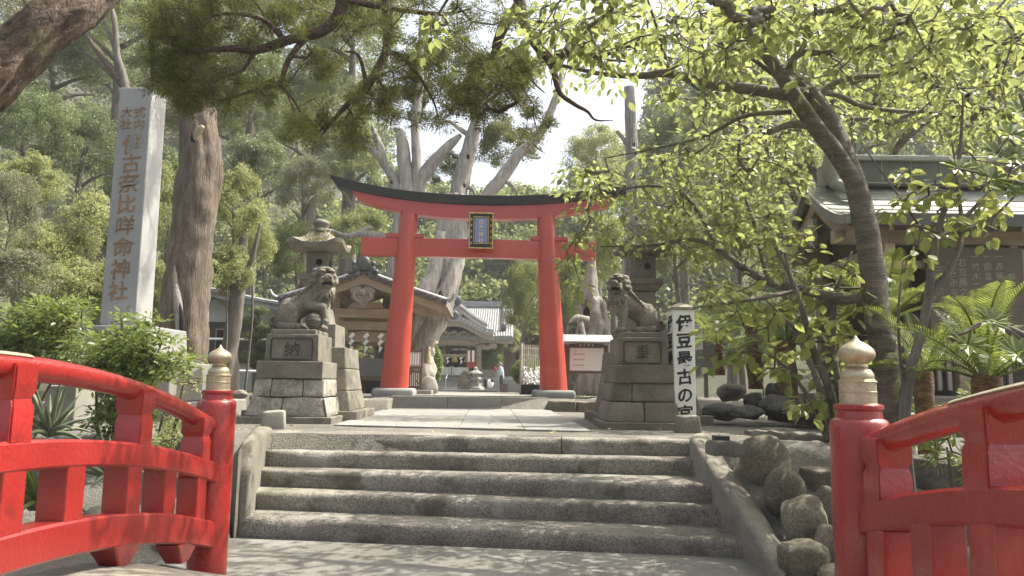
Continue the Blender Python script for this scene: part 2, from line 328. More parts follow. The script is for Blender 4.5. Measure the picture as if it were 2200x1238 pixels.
M['skin'] = mat('skin', (.55, .37, .28), (.5, .33, .25), 6, .6, 0, grain=.03)
M['shirt'] = mat('pale_blue_shirt', (.48, .55, .62), (.4, .47, .55), 14, .85, .1, 40, grain=.1)
M['trousers'] = mat('navy_trousers', (.035, .04, .06), (.025, .03, .045), 8, .9, .1, 40)
M['hair'] = mat('grey_hair', (.3, .29, .28), (.18, .175, .17), 20, .8, .3, 60)
M['redcloth'] = mat('red_cloth', (.35, .05, .05), (.25, .03, .03), 8, .85, .2, 50)
M['greenish'] = mat('board_backing', (.15, .2, .17), (.12, .16, .14), 3, .8, 0, grain=.05)
M['cyc_trunk'] = mat('cycad_trunk', (.26, .15, .075), (.11, .065, .035), 6, .95, 1.0, 18, (1, 1, 2.5), grain=.5, gscale=20, bdist=.05)
_h = bpy.data.materials.new('air'); _h.use_nodes = True; _n = _h.node_tree; _n.nodes.remove(_n.nodes['Principled BSDF']); _v = _n.nodes.new('ShaderNodeVolumePrincipled'); _v.inputs['Color'].default_value = (.93, .95, .97, 1); _v.inputs['Density'].default_value = .0012; _v.inputs['Anisotropy'].default_value = .2; _n.links.new(_v.outputs[0], _n.nodes['Material Output'].inputs['Volume']); M['air'] = _h
M['soil'] = mat('dark_soil', (.07, .06, .045), (.035, .03, .023), 2.0, .95, 1.0, 40, grain=.5, gscale=60, bdist=.03, rnd=0)
M['floor_wood'] = mat('woodland_floor', (.075, .085, .035), (.035, .032, .02), 1.2, .95, 1.0, 20, grain=.5, gscale=30, bdist=.05, rnd=0)
# foliage
M['l_cherry'] = leafmat('cherry_leaf', (.075, .105, .024), (.155, .18, .05), (.45, .50, .17), .54, .45, .35)
M['l_mallo'] = leafmat('broad_leaf', (.085, .12, .022), (.15, .185, .035), (.50, .53, .16), .5, .42, .4)
M['l_jun'] = leafmat('juniper_needle', (.065, .08, .02), (.15, .155, .048), (.24, .26, .07), .38, .6, .3)
M['l_cyc'] = leafmat('cycad_leaflet', (.07, .105, .022), (.13, .17, .04), (.40, .48, .09), .42, .32, .5)
M['l_dark'] = leafmat('dark_leaf', (.09, .12, .05), (.155, .185, .085), (.28, .34, .12), .36, .45, .45)
M['l_mid'] = leafmat('mid_leaf', (.12, .145, .05), (.195, .215, .09), (.38, .43, .14), .42, .5, .4)
M['l_bright'] = leafmat('bright_leaf', (.20, .22, .085), (.32, .33, .145), (.50, .53, .21), .42, .5, .4)
M['l_pale'] = leafmat('pale_leaf', (.19, .195, .11), (.29, .285, .19), (.30, .32, .16), .35, .5, .4)
M['l_gloss'] = leafmat('glossy_leaf', (.085, .12, .03), (.16, .20, .055), (.36, .44, .10), .36, .35, .5)
M['l_grass'] = leafmat('grass_blade', (.13, .14, .05), (.22, .21, .09), (.24, .25, .08), .3, .6, .3)
M['l_aloe'] = leafmat('aloe_leaf', (.13, .16, .09), (.2, .22, .13), (.12, .16, .06), .15, .5, .4)
# ================================================================== GROUND
def upper(y):
    if y < 15.0: return 0.0
    if y < 42: return 0.235 - 0.011 * max(0, y - 17)
    return 0.235 - 0.011 * 25
def ground_h(x, y):
    u = upper(y)
    if y > 14: 
        if x < -11: u += (-11 - x) * 0.30 * sstep((y - 14) / 6)
        if x > 9: u += (x - 9) * 0.35 * sstep((y - 14) / 6)
    if y > 50: u += lerp(min(.62 * max(0, y - 52), .17 * (y - 50)), .62 * max(0, y - 52), sstep((abs(x + 1.5) - .17 * y) / 6))
    if -2.5 < x < 1.95: t = sstep((y - 7.62) / 0.1)
    elif x <= -2.5: t = sstep((y - 5.2) / 2.6)
    else: t = sstep((y - 5.3) / 2.3)
    z = lerp(-0.81, u, t)
    return z + 0.012 * noise.noise((x * 1.7, y * 1.7, 0)) + (0.3 * noise.noise((x * .15, y * .15, 3)) if y > 55 else 0)
xs = np.concatenate([np.arange(-70, -9, 3.0), np.arange(-9, 9, 0.16), np.arange(9, 71, 3.0)])
ys = np.concatenate([np.arange(-8, 2, 1.0), np.arange(2, 18, 0.16), np.arange(18, 52, 1.5), np.arange(52, 120, 4.0)])
V = np.array([(x, y, ground_h(x, y)) for y in ys for x in xs]); nx = len(xs)
Fq = [(j * nx + i, j * nx + i + 1, (j + 1) * nx + i + 1, (j + 1) * nx + i) for j in range(len(ys) - 1) for i in range(nx - 1)]
gme = idx_mesh('ground', V, Fq, M['gravel'], True); gme.materials.append(M['floor_wood'])
fc = V[np.array(Fq)].mean(1); gme.polygons.foreach_set('material_index', ((fc[:, 1] > 44) | ((fc[:, 1] > 13.5) & (abs(fc[:, 0] + .5) > 7.5)) | (fc[:, 0] < -6)).astype(np.int32))
tag(link('ground', gme), kind='structure')
mb = MB(); mb.add([(-2.55, 1.5, -.775), (2.3, 1.5, -.775), (2.3, 5.9, -.775), (-2.55, 6.45, -.775)], [(0, 1, 2, 3)])
tag(mb.build('forecourt_pavement', M['concrete']), kind='structure')
mb = MB(); P = [(-2.6, 15.4), (1.6, 15.4), (2.2, 18), (1.5, 24), (.2, 40), (-6.5, 40), (-4.3, 24), (-3.0, 18)]
mb.add([(x, y, upper(y) + .035) for x, y in P], [tuple(range(8))])
tag(mb.build('approach_path', M['path']), kind='structure')

# ================================================================== STEPS
stairs = thing('stone_steps', 'five broad worn stone steps leading up to the shrine path', 'steps', G(1040, 1157, -.8))
Lp = [(580, 930), (565, 967), (543, 1008), (520, 1055), (498, 1110)]; Rp = [(1487, 946), (1518, 987), (1550, 1042), (1590, 1092), (1626, 1163)]
SL = [G(a, b, -.16 * i) for i, (a, b) in enumerate(Lp)]; SR = [G(a, b, -.16 * i) for i, (a, b) in enumerate(Rp)]
S0 = stairs.location
def step_block(i, t0, t1, seed):
    A, B = SL[i].lerp(SR[i], t0), SL[i].lerp(SR[i], t1)
    if i: A2, B2 = SL[i - 1].lerp(SR[i - 1], t0) + Vector((0, .12, 0)), SL[i - 1].lerp(SR[i - 1], t1) + Vector((0, .12, 0))
    else: A2, B2 = A + Vector((0, .52, 0)), B + Vector((0, .52, 0))
    z1 = -.16 * i; z0 = z1 - .165 - (.03 if i == 4 else 0); nu = int(110 * (t1 - t0)) + 2; vs = []
    for k in range(nu):
        t = k / (nu - 1); f = A.lerp(B, t); bk = A2.lerp(B2, t); n3 = lambda s, q: noise.noise((f.x * s + seed * 7, q, seed))
        er = .016 + .042 * max(0, n3(1.3, 0) + .2) + .016 * n3(6, 5); er = max(.006, er); dz = .006 * n3(3, 9); mid = 1 - abs(2 * (t0 + (t1 - t0) * t) - 1)
        er += .012 * mid; bow = .012 * n3(2.2, 3)
        d = bk.y - f.y
        prof = [(d, z0), (.012 + bow, z0), (0.004 + bow + .006 * n3(9, 2), z0 + .055), (bow + .004 * n3(8, 8), z1 - er * 1.6), (bow + er * .35, z1 - er * .55), (bow + er * 1.1, z1 - er * .12 + dz), (bow + er * 2.6, z1 + dz), (d * .6, z1 + .005 * n3(3, 4)), (d, z1)]
        fr = t
        for a, z in prof: vs.append((lerp(f.x, bk.x, a / d) - S0.x, f.y + a - S0.y, z - S0.z))
    n = 9; fs = [(k * n + j, k * n + (j + 1) % n, (k + 1) * n + (j + 1) % n, (k + 1) * n + j) for k in range(nu - 1) for j in range(n)]
    fs += [tuple(range(n - 1, -1, -1)), tuple((nu - 1) * n + j for j in range(n))]
    m = MB(); m.add(vs, fs); m.build('step_stone', M['step'], stairs, smooth=math.radians(50))
step_block(0, 0, .698, 1); step_block(0, .70, 1, 2)
for i in range(1, 5): step_block(i, 0, 1, i + 3)

def ramp_wall(name, label, pts_in, pts_out, zs, zb):
    """worn sloping kerb stone at the side of the steps; pts are photo points of its top edges with heights"""
    mb = MB(); I = [G(a, b, z) for (a, b), z in zip(pts_in, zs)]; O = [G(a, b, z) for (a, b), z in zip(pts_out, zs)]
    I2 = catmull(I, 6); O2 = catmull(O, 6); Z = I2[0]; vs = []; n = 8
    for a, b in zip(I2, O2):
        e = .03
        wv = b - a; g = lambda q: .012 * noise.noise(a * 3 + Vector((q, 0, 0)))
        for p, z in ((a, zb), (a + Vector((0, 0, g(1))), a.z - .05), (a.lerp(b, .1), a.z - .012), (a.lerp(b, .3), a.z + .006 + g(2)), (a.lerp(b, .7), b.z + .006 + g(3)), (a.lerp(b, .9), b.z - .012), (b, b.z - .05), (b, zb)):
            vs.append((p.x - Z.x + g(z), p.y - Z.y, z - Z.z))
    N = len(I2); fs = [(i * n + j, i * n + (j + 1) % n, (i + 1) * n + (j + 1) % n, (i + 1) * n + j) for i in range(N - 1) for j in range(n)] + [tuple(range(n - 1, -1, -1)), tuple((N - 1) * n + j for j in range(n))]
    mb.add(vs, fs); o = mb.build(name, M['wall'], loc=Z, smooth=math.radians(60)); return tag(o, label, 'stair wall', 'sloping kerb stones beside the steps')
ramp_wall('stair_wall', 'pale worn kerb stone sloping along the left of the steps', [(588, 918), (566, 932), (545, 985), (522, 1040), (500, 1100), (494, 1150)],
          [(545, 914), (520, 945), (503, 985), (488, 1040), (470, 1100), (462, 1150)], [.03, .02, -.15, -.36, -.6, -.76], -.85)
ra, rb_ = G(1482, 935, .06), G(1680, 1236, -.70); oa, obb = G(1526, 930, .06), G(1722, 1216, -.70)
pp_in = [proj(ra.lerp(rb_, t)) for t in np.linspace(0, 1, 7)]; pp_out = [proj(oa.lerp(obb, t)) for t in np.linspace(0, 1, 7)]
ramp_wall('stair_wall', 'brown pitted kerb stone sloping between the steps and round boulders', pp_in, pp_out, [lerp(.06, -.70, t) for t in np.linspace(0, 1, 7)], -.95)

# ================================================================== WALKWAY SLABS, PLATFORM KERBS
walk = thing('paved_walkway', 'pale slab paving between the top step and the red gate', 'walkway', G(985, 900, 0))
W0 = walk.location; q00, q10, q11, q01 = G(716, 916), G(1272, 930), G(1177, 881), G(838, 878)
def bil(a, b): return q00.lerp(q10, a).lerp(q01.lerp(q11, a), b)
cols = [0, .245, .5, .755, 1]; rows = [0, .2, .41, .60, .8, 1]
for j in range(5):
    for i in range(4):
        off = 0
        a0, a1, b0, b1 = cols[i] + .0009, cols[i + 1] - .0009, rows[j] + .0006, rows[j + 1] - .0006
        c = [bil(a0, b0), bil(a1, b0), bil(a1, b1), bil(a0, b1)]; h = .022 + random.uniform(-.0015, .0015)
        m = MB(); m.hexa([(p.x - W0.x, p.y - W0.y, -.04) for p in c], [(p.x - W0.x, p.y - W0.y, h) for p in c]); m.build('paving_slab', M['pave'], walk, bevel=.004)
kerb = thing('gate_kerb', 'long dressed granite kerb step below the red gate', 'kerb', G(1005, 880, 0))
K0 = kerb.location; kl, kr = G(836, 879, 0), G(1178, 882, 0)
for t0, t1 in ((0, .36), (.362, .70), (.702, 1)):
    a, b = kl.lerp(kr, t0) - K0, kl.lerp(kr, t1) - K0
    m = MB(); m.hexa([(a.x, a.y, -.05), (b.x, b.y, -.05), (b.x, b.y + .8, -.05), (a.x, a.y + .8, -.05)], [(a.x, a.y, .255), (b.x, b.y, .255), (b.x, b.y + .8, .255), (a.x, a.y + .8, .255)])
    m.build('kerb_stone', M['granite_lt'], kerb, bevel=.01)
def edge_stone(a, b, h, dep, label, matn='boulder', wob=.03, seed=0, z=0, name='edging_stone', group='rough edging stones beside the gate kerb'):
    m = MB(); L = (b - a).length; Z = (a + b) / 2; d = (b - a) / 2
    A, B = -d, d; up = Vector((0, dep, 0))
    m.hexa([A + Vector((0, 0, -.05)), B + Vector((0, 0, -.05)), B + up + Vector((0, 0, -.05)), A + up + Vector((0, 0, -.05))], [A + Vector((.03, .03, h)), B + Vector((-.03, .03, h)), B + up + Vector((0, 0, h)), A + up + Vector((0, 0, h))])
    o = m.build(name, M[matn], loc=Z + Vector((0, 0, z)), sub=5, wob=wob, wfreq=3.5 + seed, smooth=math.radians(45), bevel=.02); return tag(o, label, 'kerb stone', group)
edge_stone(G(757, 884), G(834, 883), .22, .5, 'rough pale edging stone between the lantern base and gate kerb', 'wall', .025, 1)
edge_stone(G(1180, 884), G(1240, 886), .2, .5, 'grey edging stone just right of the gate kerb', 'boulder', .02, 2)
edge_stone(G(1241, 886), G(1292, 887), .2, .5, 'grey edging stone touching the right lion pedestal', 'boulder', .02, 3)

# ================================================================== TORII
TD = 15.62; tz = G(1019, 855, 0.25).z
T0 = Vector((U(1019, 845, TD).x, TD, .25)); TRZ = .045
torii = thing('torii_gate', 'tall vermilion torii gate with a curved black top beam', 'gate', T0, TRZ)
ms = TD / FPX * 1.003
def zpx(py): return U(1019, py, TD).z - .25
zB, zT = zpx(836), zpx(462)
for sx in (-1, 1):
    m = MB(); cb = G(851 if sx < 0 else 1187, 855, .25)
    for part in (0,):
        m.lathe([(.31, -.02), (.318, .02), (.318, .08), (.3, .12)], 4); m.v = []; m.f = []; m.m = []
    m.box(-.43, .43, -.40, .40, -.06, zB); o = m.build('plinth', M['granite'], torii, loc=(sx * 168 * ms, 0, 0), bevel=.07, seg=3, smooth=math.radians(50))
    m = MB(); N = 14; pts = [Vector((sx * lerp(169, 149, t) * ms, 0, lerp(zB - .02, zT, t))) for t in np.linspace(0, 1, N)]
    m.tube(pts, list(np.linspace(.292, .188, N)), 40); m.build('pillar', M['torii'], torii, smooth=math.radians(50))
    m = MB(); xx = sx * 156 * ms; zz = zpx(516)
    m.hexa([(xx - .40, -.12, zz + .002), (xx + .40, -.12, zz + .002), (xx + .40, .12, zz + .002), (xx - .40, .12, zz + .002)], [(xx - .40, -.12, zz + .09), (xx + .40, -.12, zz + .09), (xx + .40, .12, zz + .09), (xx - .40, .12, zz + .09)])
    m.build('wedge', M['torii'], torii, bevel=.008)
m = MB(); m.box(-249 * ms, 258 * ms, -.105, .105, zpx(555), zpx(516)); m.build('tie_beam', M['torii'], torii, bevel=.012)
def kasagi(xn, lo, hi, yh, slope, yhi=None):
    """upturned beam: lo/hi are photo heights of lower and upper edge at the middle, xn half length at bottom"""
    n = 40; vs = []; yhi = yhi or yh
    for k in range(n + 1):
        t = -1 + 2 * k / n; up = .36 * abs(t) ** 2.4; xe = xn + (.3 * t if t > 0 else 0); xb, xt = t * xe, t * (xe + slope)
        zl, zh = zpx(lo) + up * .92, zpx(hi) + up * 1.08
        vs += [(xb, -yh, zl), (xt, -yhi, zh), (xt, yhi, zh), (xb, yh, zl)]
    m = MB(); m.add(vs, [(k * 4 + j, k * 4 + (j + 1) % 4, k * 4 + 4 + (j + 1) % 4, k * 4 + 4 + j) for k in range(n) for j in range(4)] + [(3, 2, 1, 0), (n * 4, n * 4 + 1, n * 4 + 2, n * 4 + 3)])
    return m
kasagi(258 * ms, 473, 444, .15, .24).build('lower_lintel', M['torii'], torii, bevel=.01)
kasagi(258 * ms + .46, 443.6, 425, .19, .17, .24).build('top_beam', M['black'], torii, bevel=.01)
for sx in (-1, 1):       # pale painted ends under the black beam
    m = MB(); x0 = sx * (258 * ms + .262); z0 = zpx(443.6) + .36 * .94
    m.hexa([(x0 - .10, -.14, z0 - .15), (x0 + .06, -.14, z0 - .15), (x0 + .06, .14, z0 - .15), (x0 - .10, .14, z0 - .15)], [(x0 - .10, -.16, z0 - .01), (x0 + .12, -.16, z0 - .01), (x0 + .12, .16, z0 - .01), (x0 - .10, .16, z0 - .01)])

# ---- lettering
_fc = {}
def glyph(txt, size, off=0.0, depth=0.004, vertical=True, gap=1.0, wob=0.0):
    """flat raised lettering in the x,z plane facing -y; vertical column centred on x=0, top at z=0"""
    V, Fs, b = [], [], 0
    key = (txt, off, depth)
    for i, ch in enumerate(txt):
        kk = (ch, off)
        if kk not in _fc:
            c = bpy.data.curves.new('lettering', 'FONT'); c.body = ch; c.offset = off; c.extrude = 0.02; c.resolution_u = 3
            o = bpy.data.objects.new('lettering', c); COL.objects.link(o); dg = bpy.context.evaluated_depsgraph_get(); dg.update()
            me = bpy.data.meshes.new_from_object(o.evaluated_get(dg)); _fc[kk] = ([tuple(v.co) for v in me.vertices], [list(p.vertices) for p in me.polygons])
            bpy.data.objects.remove(o); bpy.data.curves.remove(c); bpy.data.meshes.remove(me)
        vs, fs = _fc[kk]
        for x, y, z in vs:
            wx = x - .5 + wob * .05 * noise.noise((x * 3 + i, y * 3, 1)); wy = y - .38 + wob * .05 * noise.noise((x * 3 + i, y * 3, 9)) + wob * .09 * (x - .5)
            px, pz = (wx * size, -(i + .5) * size * gap + wy * size) if vertical else ((i - len(txt) / 2 + .5) * size * gap + wx * size, wy * size)
            V.append((px, -depth if z > 0 else depth * .5, pz))
        Fs += [[b + k for k in f] for f in fs]; b = len(V)
    m = MB(); m.add(V, Fs); return m

plq = thing('name_plaque', 'blue and gold framed name plaque hung on the vermilion gate', 'plaque', T0 + Matrix.Rotation(TRZ, 3, 'Z') @ Vector(((1027 - 1019) * ms, -.33, zpx(541))), TRZ)
plq.rotation_euler = (math.radians(6), 0, TRZ)
pw, ph = 53 * ms / 2, 78 * ms
m = MB(); m.box(-pw + .01, pw - .01, -.02, .03, .01, ph - .01); m.build('backing', M['black'], plq)
m = MB(); m.box(-.135, .135, -.032, -.018, .135, ph - .115); m.build('panel', M['plaque_blue'], plq)
fr = MB()
def wavy(n, a, b, c, d):   # wavy gold edge strip
    for k in range(n):
        t0, t1 = k / n, (k + 1) / n; p, q = Vector(a).lerp(Vector(b), t0), Vector(a).lerp(Vector(b), t1)
        wv = .5 + .5 * math.sin(k * 1.7); w_ = .03 + .02 * wv
        fr.beam(p, q + (q - p) * .15, .016 + .012 * wv, w_, up=(0, -1, 0))
for a, b in (((-pw + .02, -.05, .02), (-pw + .02, -.05, ph - .02)), ((pw - .02, -.05, .02), (pw - .02, -.05, ph - .02)), ((-pw, -.05, .02), (pw, -.05, .02)), ((-pw, -.05, ph - .02), (pw, -.05, ph - .02))): wavy(11, a, b, 0, 0)
fr.build('outer_frame', M['gold'], plq, bevel=.006)
fr = MB()
for x in (-.155, .155): fr.box(x - .009, x + .009, -.045, -.016, .115, ph - .095)
for z in (.115, ph - .095): fr.box(-.164, .164, -.0455, -.0155, z - .009, z + .009)
for k in range(5):
    for x in (-.205, .205): fr.ell((x, -.03, .12 + k * .125), (.018, .012, .035), nu=8, nv=5)
fr.build('inner_frame', M['gold'], plq)
glyph('白濱神社', .115, .012, .006, gap=1.12).build('lettering', M['gold_lt'], plq, loc=(0, -.035, ph - .14))

# ================================================================== LION PEDESTALS AND STATUES
def ashlar(parent, x0, x1, y0, y1, z0, z1, inset, splits, matn, bev=.012, wob=.008, jit=0.0):
    """a course of separate blocks round the front and both sides; battered inward by inset"""
    out = []
    cuts = [0] + splits + [1]
    for k in range(len(cuts) - 1):
        a, b = cuts[k], cuts[k + 1]; g = .004
        def X(t, top): s = inset if top else 0; return lerp(x0 + s, x1 - s, t)
        c = lambda top: [(X(a, top) + g, y0 + (inset if top else 0)), (X(b, top) - g, y0 + (inset if top else 0)), (X(b, top) - g, y1 - (inset if top else 0)), (X(a, top) + g, y1 - (inset if top else 0))]
        m = MB(); m.hexa([(x, y, z0 + .002) for x, y in c(0)], [(x, y, z1 - .002) for x, y in c(1)])
        m.build('stone_block', M[matn], parent, bevel=bev, sub=2, wob=wob, wfreq=5, smooth=math.radians(40))
def pedestal(loc, label, char, rough, mats):
    r = thing('statue_pedestal', label, 'pedestal', loc, .02, 'stone pedestals of the guardian lions')
    D = .95
    m = MB(); m.box(-.575, .575, 0, 1.18, -.06, .085); m.build('base_slab', M[mats[0]], r, bevel=.012, sub=2, wob=.006)
    ashlar(r, -.525, .515, .05, 1.12, .085, .33, .05, [.42, .97] if rough else [.5], mats[1], .02, .02 if rough else .006)
    ashlar(r, -.465, .45, .105, 1.06, .335, .56, .02, [.25, .70] if rough else [.32], mats[1], .018, .014 if rough else .005)
    m = MB(); m.box(-.425, .42, .09, 1.03, .565, .785); m.build('upper_slab', M[mats[2]], r, bevel=.012)
    m = MB(); m.frus(.785, 1.135, (.345, .40), (.335, .39), -.005, .56); m.build('name_block', M[mats[2]], r, bevel=.012)
    m = MB()                                                         # raised rim of the sunk panel with cut corners
    p = [(-.27, .83), (-.25, .81), (.24, .81), (.26, .83), (.26, 1.06), (.24, 1.08), (-.25, 1.08), (-.27, 1.06)]
    for k in range(8):
        a, b = p[k], p[(k + 1) % 8]; m.beam((a[0], .161, a[1]), (b[0], .161, b[1]), .012, .018, up=(0, 1, 0))
    m.build('panel_rim', M['carved_dk'], r)
    glyph(char, .21, .0, .004, wob=1.5).build('lettering', M['carved_dk'], r, loc=(0, .163, 1.05))
    m = MB(); m.box(-.295, .285, .2, .92, 1.135, 1.20); m.build('statue_base', M[mats[2]], r, bevel=.01)
    return r
PL = G(612, 911, 0); PR = G(1388, 924, 0)
pedestal(PL, 'sunlit left stone pedestal with pitted lower blocks and carved panel', '納', True, ('ped', 'ped_pale', 'ped'))
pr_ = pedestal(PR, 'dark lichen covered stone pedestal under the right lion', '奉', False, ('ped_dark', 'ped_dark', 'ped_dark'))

pr_.scale = (.88, .92, 1)
def lion(name, label, loc, ball, flip, group):
    m = MB(); E = m.ell
    def cap(p, q, r0, r1, n=6):
        p, q = Vector(p), Vector(q)
        for k in range(n + 1): t = k / n; E(p.lerp(q, t), lerp(r0, r1, t), nu=12, nv=8)
    # body leaning up from haunch to chest, facing +x
    cap((-.13, 0, .22), (.17, 0, .37), .135, .135, 8); E((-.15, 0, .2), (.14, .145, .17))
    E((.22, 0, .38), (.125, .135, .19)); E((.24, -.02, .47), (.12, .13, .14))
    for sy in (-1, 1):
        E((-.13, sy * .105, .17), (.125, .07, .15)); cap((-.2, sy * .12, .05), (-.02, sy * .13, .035), .05, .045); E((.0, sy * .13, .035), (.055, .05, .04))
    if ball:
        cap((.12, -.09, .27), (.27, -.12, .25), .066, .056); cap((.27, -.12, .25), (.315, -.12, .13), .055, .042); E((.31, -.13, .1), (.045, .05, .04))
        cap((.18, .1, .3), (.2, .1, .04), .06, .05); E((.23, .1, .035), (.07, .05, .038))
    else:
        for sy in (-1, 1):
            cap((.18, sy * .085, .32), (.2, sy * .09, .05), .062, .05); E((.235, sy * .09, .038), (.075, .055, .042))
            for q in (-1, 0, 1): E((.30, sy * .09 + q * .03, .028), (.02, .017, .028))
    # head turned to the front of the pedestal (-y)
    hx, hz = .25, .59; R = Matrix.Rotation(math.radians(-62), 3, 'Z')
    def H(dx, dy, dz): return Vector((hx, -.02, hz)) + R @ Vector((dx, dy, dz))
    E(H(0, 0, 0), (.112, .118, .108), R); E(H(.10, 0, -.02), (.085, .095, .036), R); E(H(.085, 0, -.098), (.075, .08, .026), R)
    E(H(.175, 0, .012), (.03, .05, .026), R); E(H(.05, 0, .10), (.085, .1, .026), R)
    for s in (-1, 1):
        E(H(.105, s * .056, .07), (.05, .05, .022), R); E(H(.112, s * .055, .036), .024); E(H(.185, s * .034, -.004), .02); E(H(-.02, s * .125, .03), (.034, .028, .06), R)
        E(H(.12, s * .075, -.06), (.05, .02, .04), R); E(H(.165, s * .05, -.045), (.012, .012, .022), R)
    for a in np.linspace(-2.6, 2.6, 17):                               # curls round the head
        for lv, rr in ((.06, .105), (.0, .128), (-.06, .14)):
            if abs(a) > .85: E(H(math.cos(a) * rr - .03, math.sin(a) * rr * 1.05, lv + .02), .033, nu=8, nv=6)
    for k, a in enumerate(np.linspace(-1.5, 1.5, 15)):                # mane locks down the chest
        p = H(math.cos(a) * .085 - .01, math.sin(a) * .112, -.09); q = Vector((.235, -.01, .30 + .07 * abs(a) * .6)) + R @ Vector((math.cos(a) * .115, math.sin(a) * .145, .03 * math.sin(k * 2.1)))
        for j in range(9): t = j / 8; E(p.lerp(q, t) + R @ Vector((.034 * math.sin(t * PI), .008 * math.sin(t * 7 + k), 0)), lerp(.021, .009, t), nu=8, nv=6)
    for k in range(7):                                                 # locks along the back
        for s in (-1, 0, 1): cap((.12 - k * .015, s * .06, .52 - k * .02), (.01 - k * .028, s * .12, .42 - k * .03), .03, .014, 4)
    for s in (-1, .0, 1):                                              # flowing tail curls
        c0 = Vector((-.315, s * .06, .085))
        for j in range(16): t = j / 15; a = t * 5.2; E(c0 + Vector((math.cos(a) * (.065 - .045 * t), -.02, math.sin(a) * (.075 - .05 * t))), .022, nu=8, nv=6)
    E((-.29, 0, .09), (.06, .09, .085))
    for k in range(5): cap((-.27, -.12, .05 + k * .03), (-.06, -.15 + k * .01, .02 + k * .012), .016, .01, 7)
    me = m.mesh(name, M['statue']); o = bpy.data.objects.new(name, me); COL.objects.link(o)
    md = o.modifiers.new('r', 'REMESH'); md.mode = 'VOXEL'; md.voxel_size = .006
    ms_ = o.modifiers.new('s', 'SMOOTH'); ms_.iterations = 1; ms_.factor = .4
    dg = bpy.context.evaluated_depsgraph_get(); dg.update(); me2 = bpy.data.meshes.new_from_object(o.evaluated_get(dg)); bpy.data.objects.remove(o)
    n = len(me2.vertices); co = np.empty(n * 3); me2.vertices.foreach_get('co', co); co = co.reshape(-1, 3)
    if flip: co[:, 0] *= -1; me2.flip_normals()
    me2.vertices.foreach_set('co', co.ravel()); me2.materials.clear(); me2.materials.append(M['statue']); me2.shade_smooth(); me2.update(); me2.name = name
    r = thing(name, label, 'lion statue', loc, .02, group); link('body', me2, r)
    s = -1 if flip else 1
    e = MB()
    for q in (-1, 1): e.ell([s * H(.106, q * .05, .028).x, H(.106, q * .05, .028).y, H(.106, q * .05, .028).z], .011, nu=8, nv=6)
    e.build('eyes', M['carved_dk'], r)
    e = MB(); c = H(.105, 0, -.066); e.ell((s * c.x, c.y, c.z), (.05, .045, .014), nu=12, nv=6); e.build('mouth', M['carved_dk'], r, smooth=True)
    if ball:
        b = MB(); b.ell((.185, -.13, .1), .098, nu=22, nv=14); bo = b.build('ball', M['statue'], r, smooth=True)
        e = MB()
        for k in range(7):
            e.tube([Vector((.185, -.13, .1)) + Matrix.Rotation(k * 1.3, 3, 'X') @ Matrix.Rotation(k * .8, 3, 'Z') @ Vector((math.cos(t) * .099, math.sin(t) * .099, 0)) for t in np.linspace(0, 2 * PI, 25)], .0028, 4)
        e.build('ball_pattern', M['carved_dk'], bo)
    return r
GRP = 'guardian lion statues'
lo = lion('lion_statue', 'stone guardian lion with open mouth resting a paw on a ball', PL + Vector((.0, .5, 1.2)), True, False, GRP)
lo.scale = (1.12, 1.05, 1.2)
lo = lion('lion_statue', 'stone guardian lion with bearded head sitting upright on straight forelegs', PR + Vector((-.02, .5, 1.2)), False, True, GRP)

lo.scale = (.95, 1.0, 1.08)
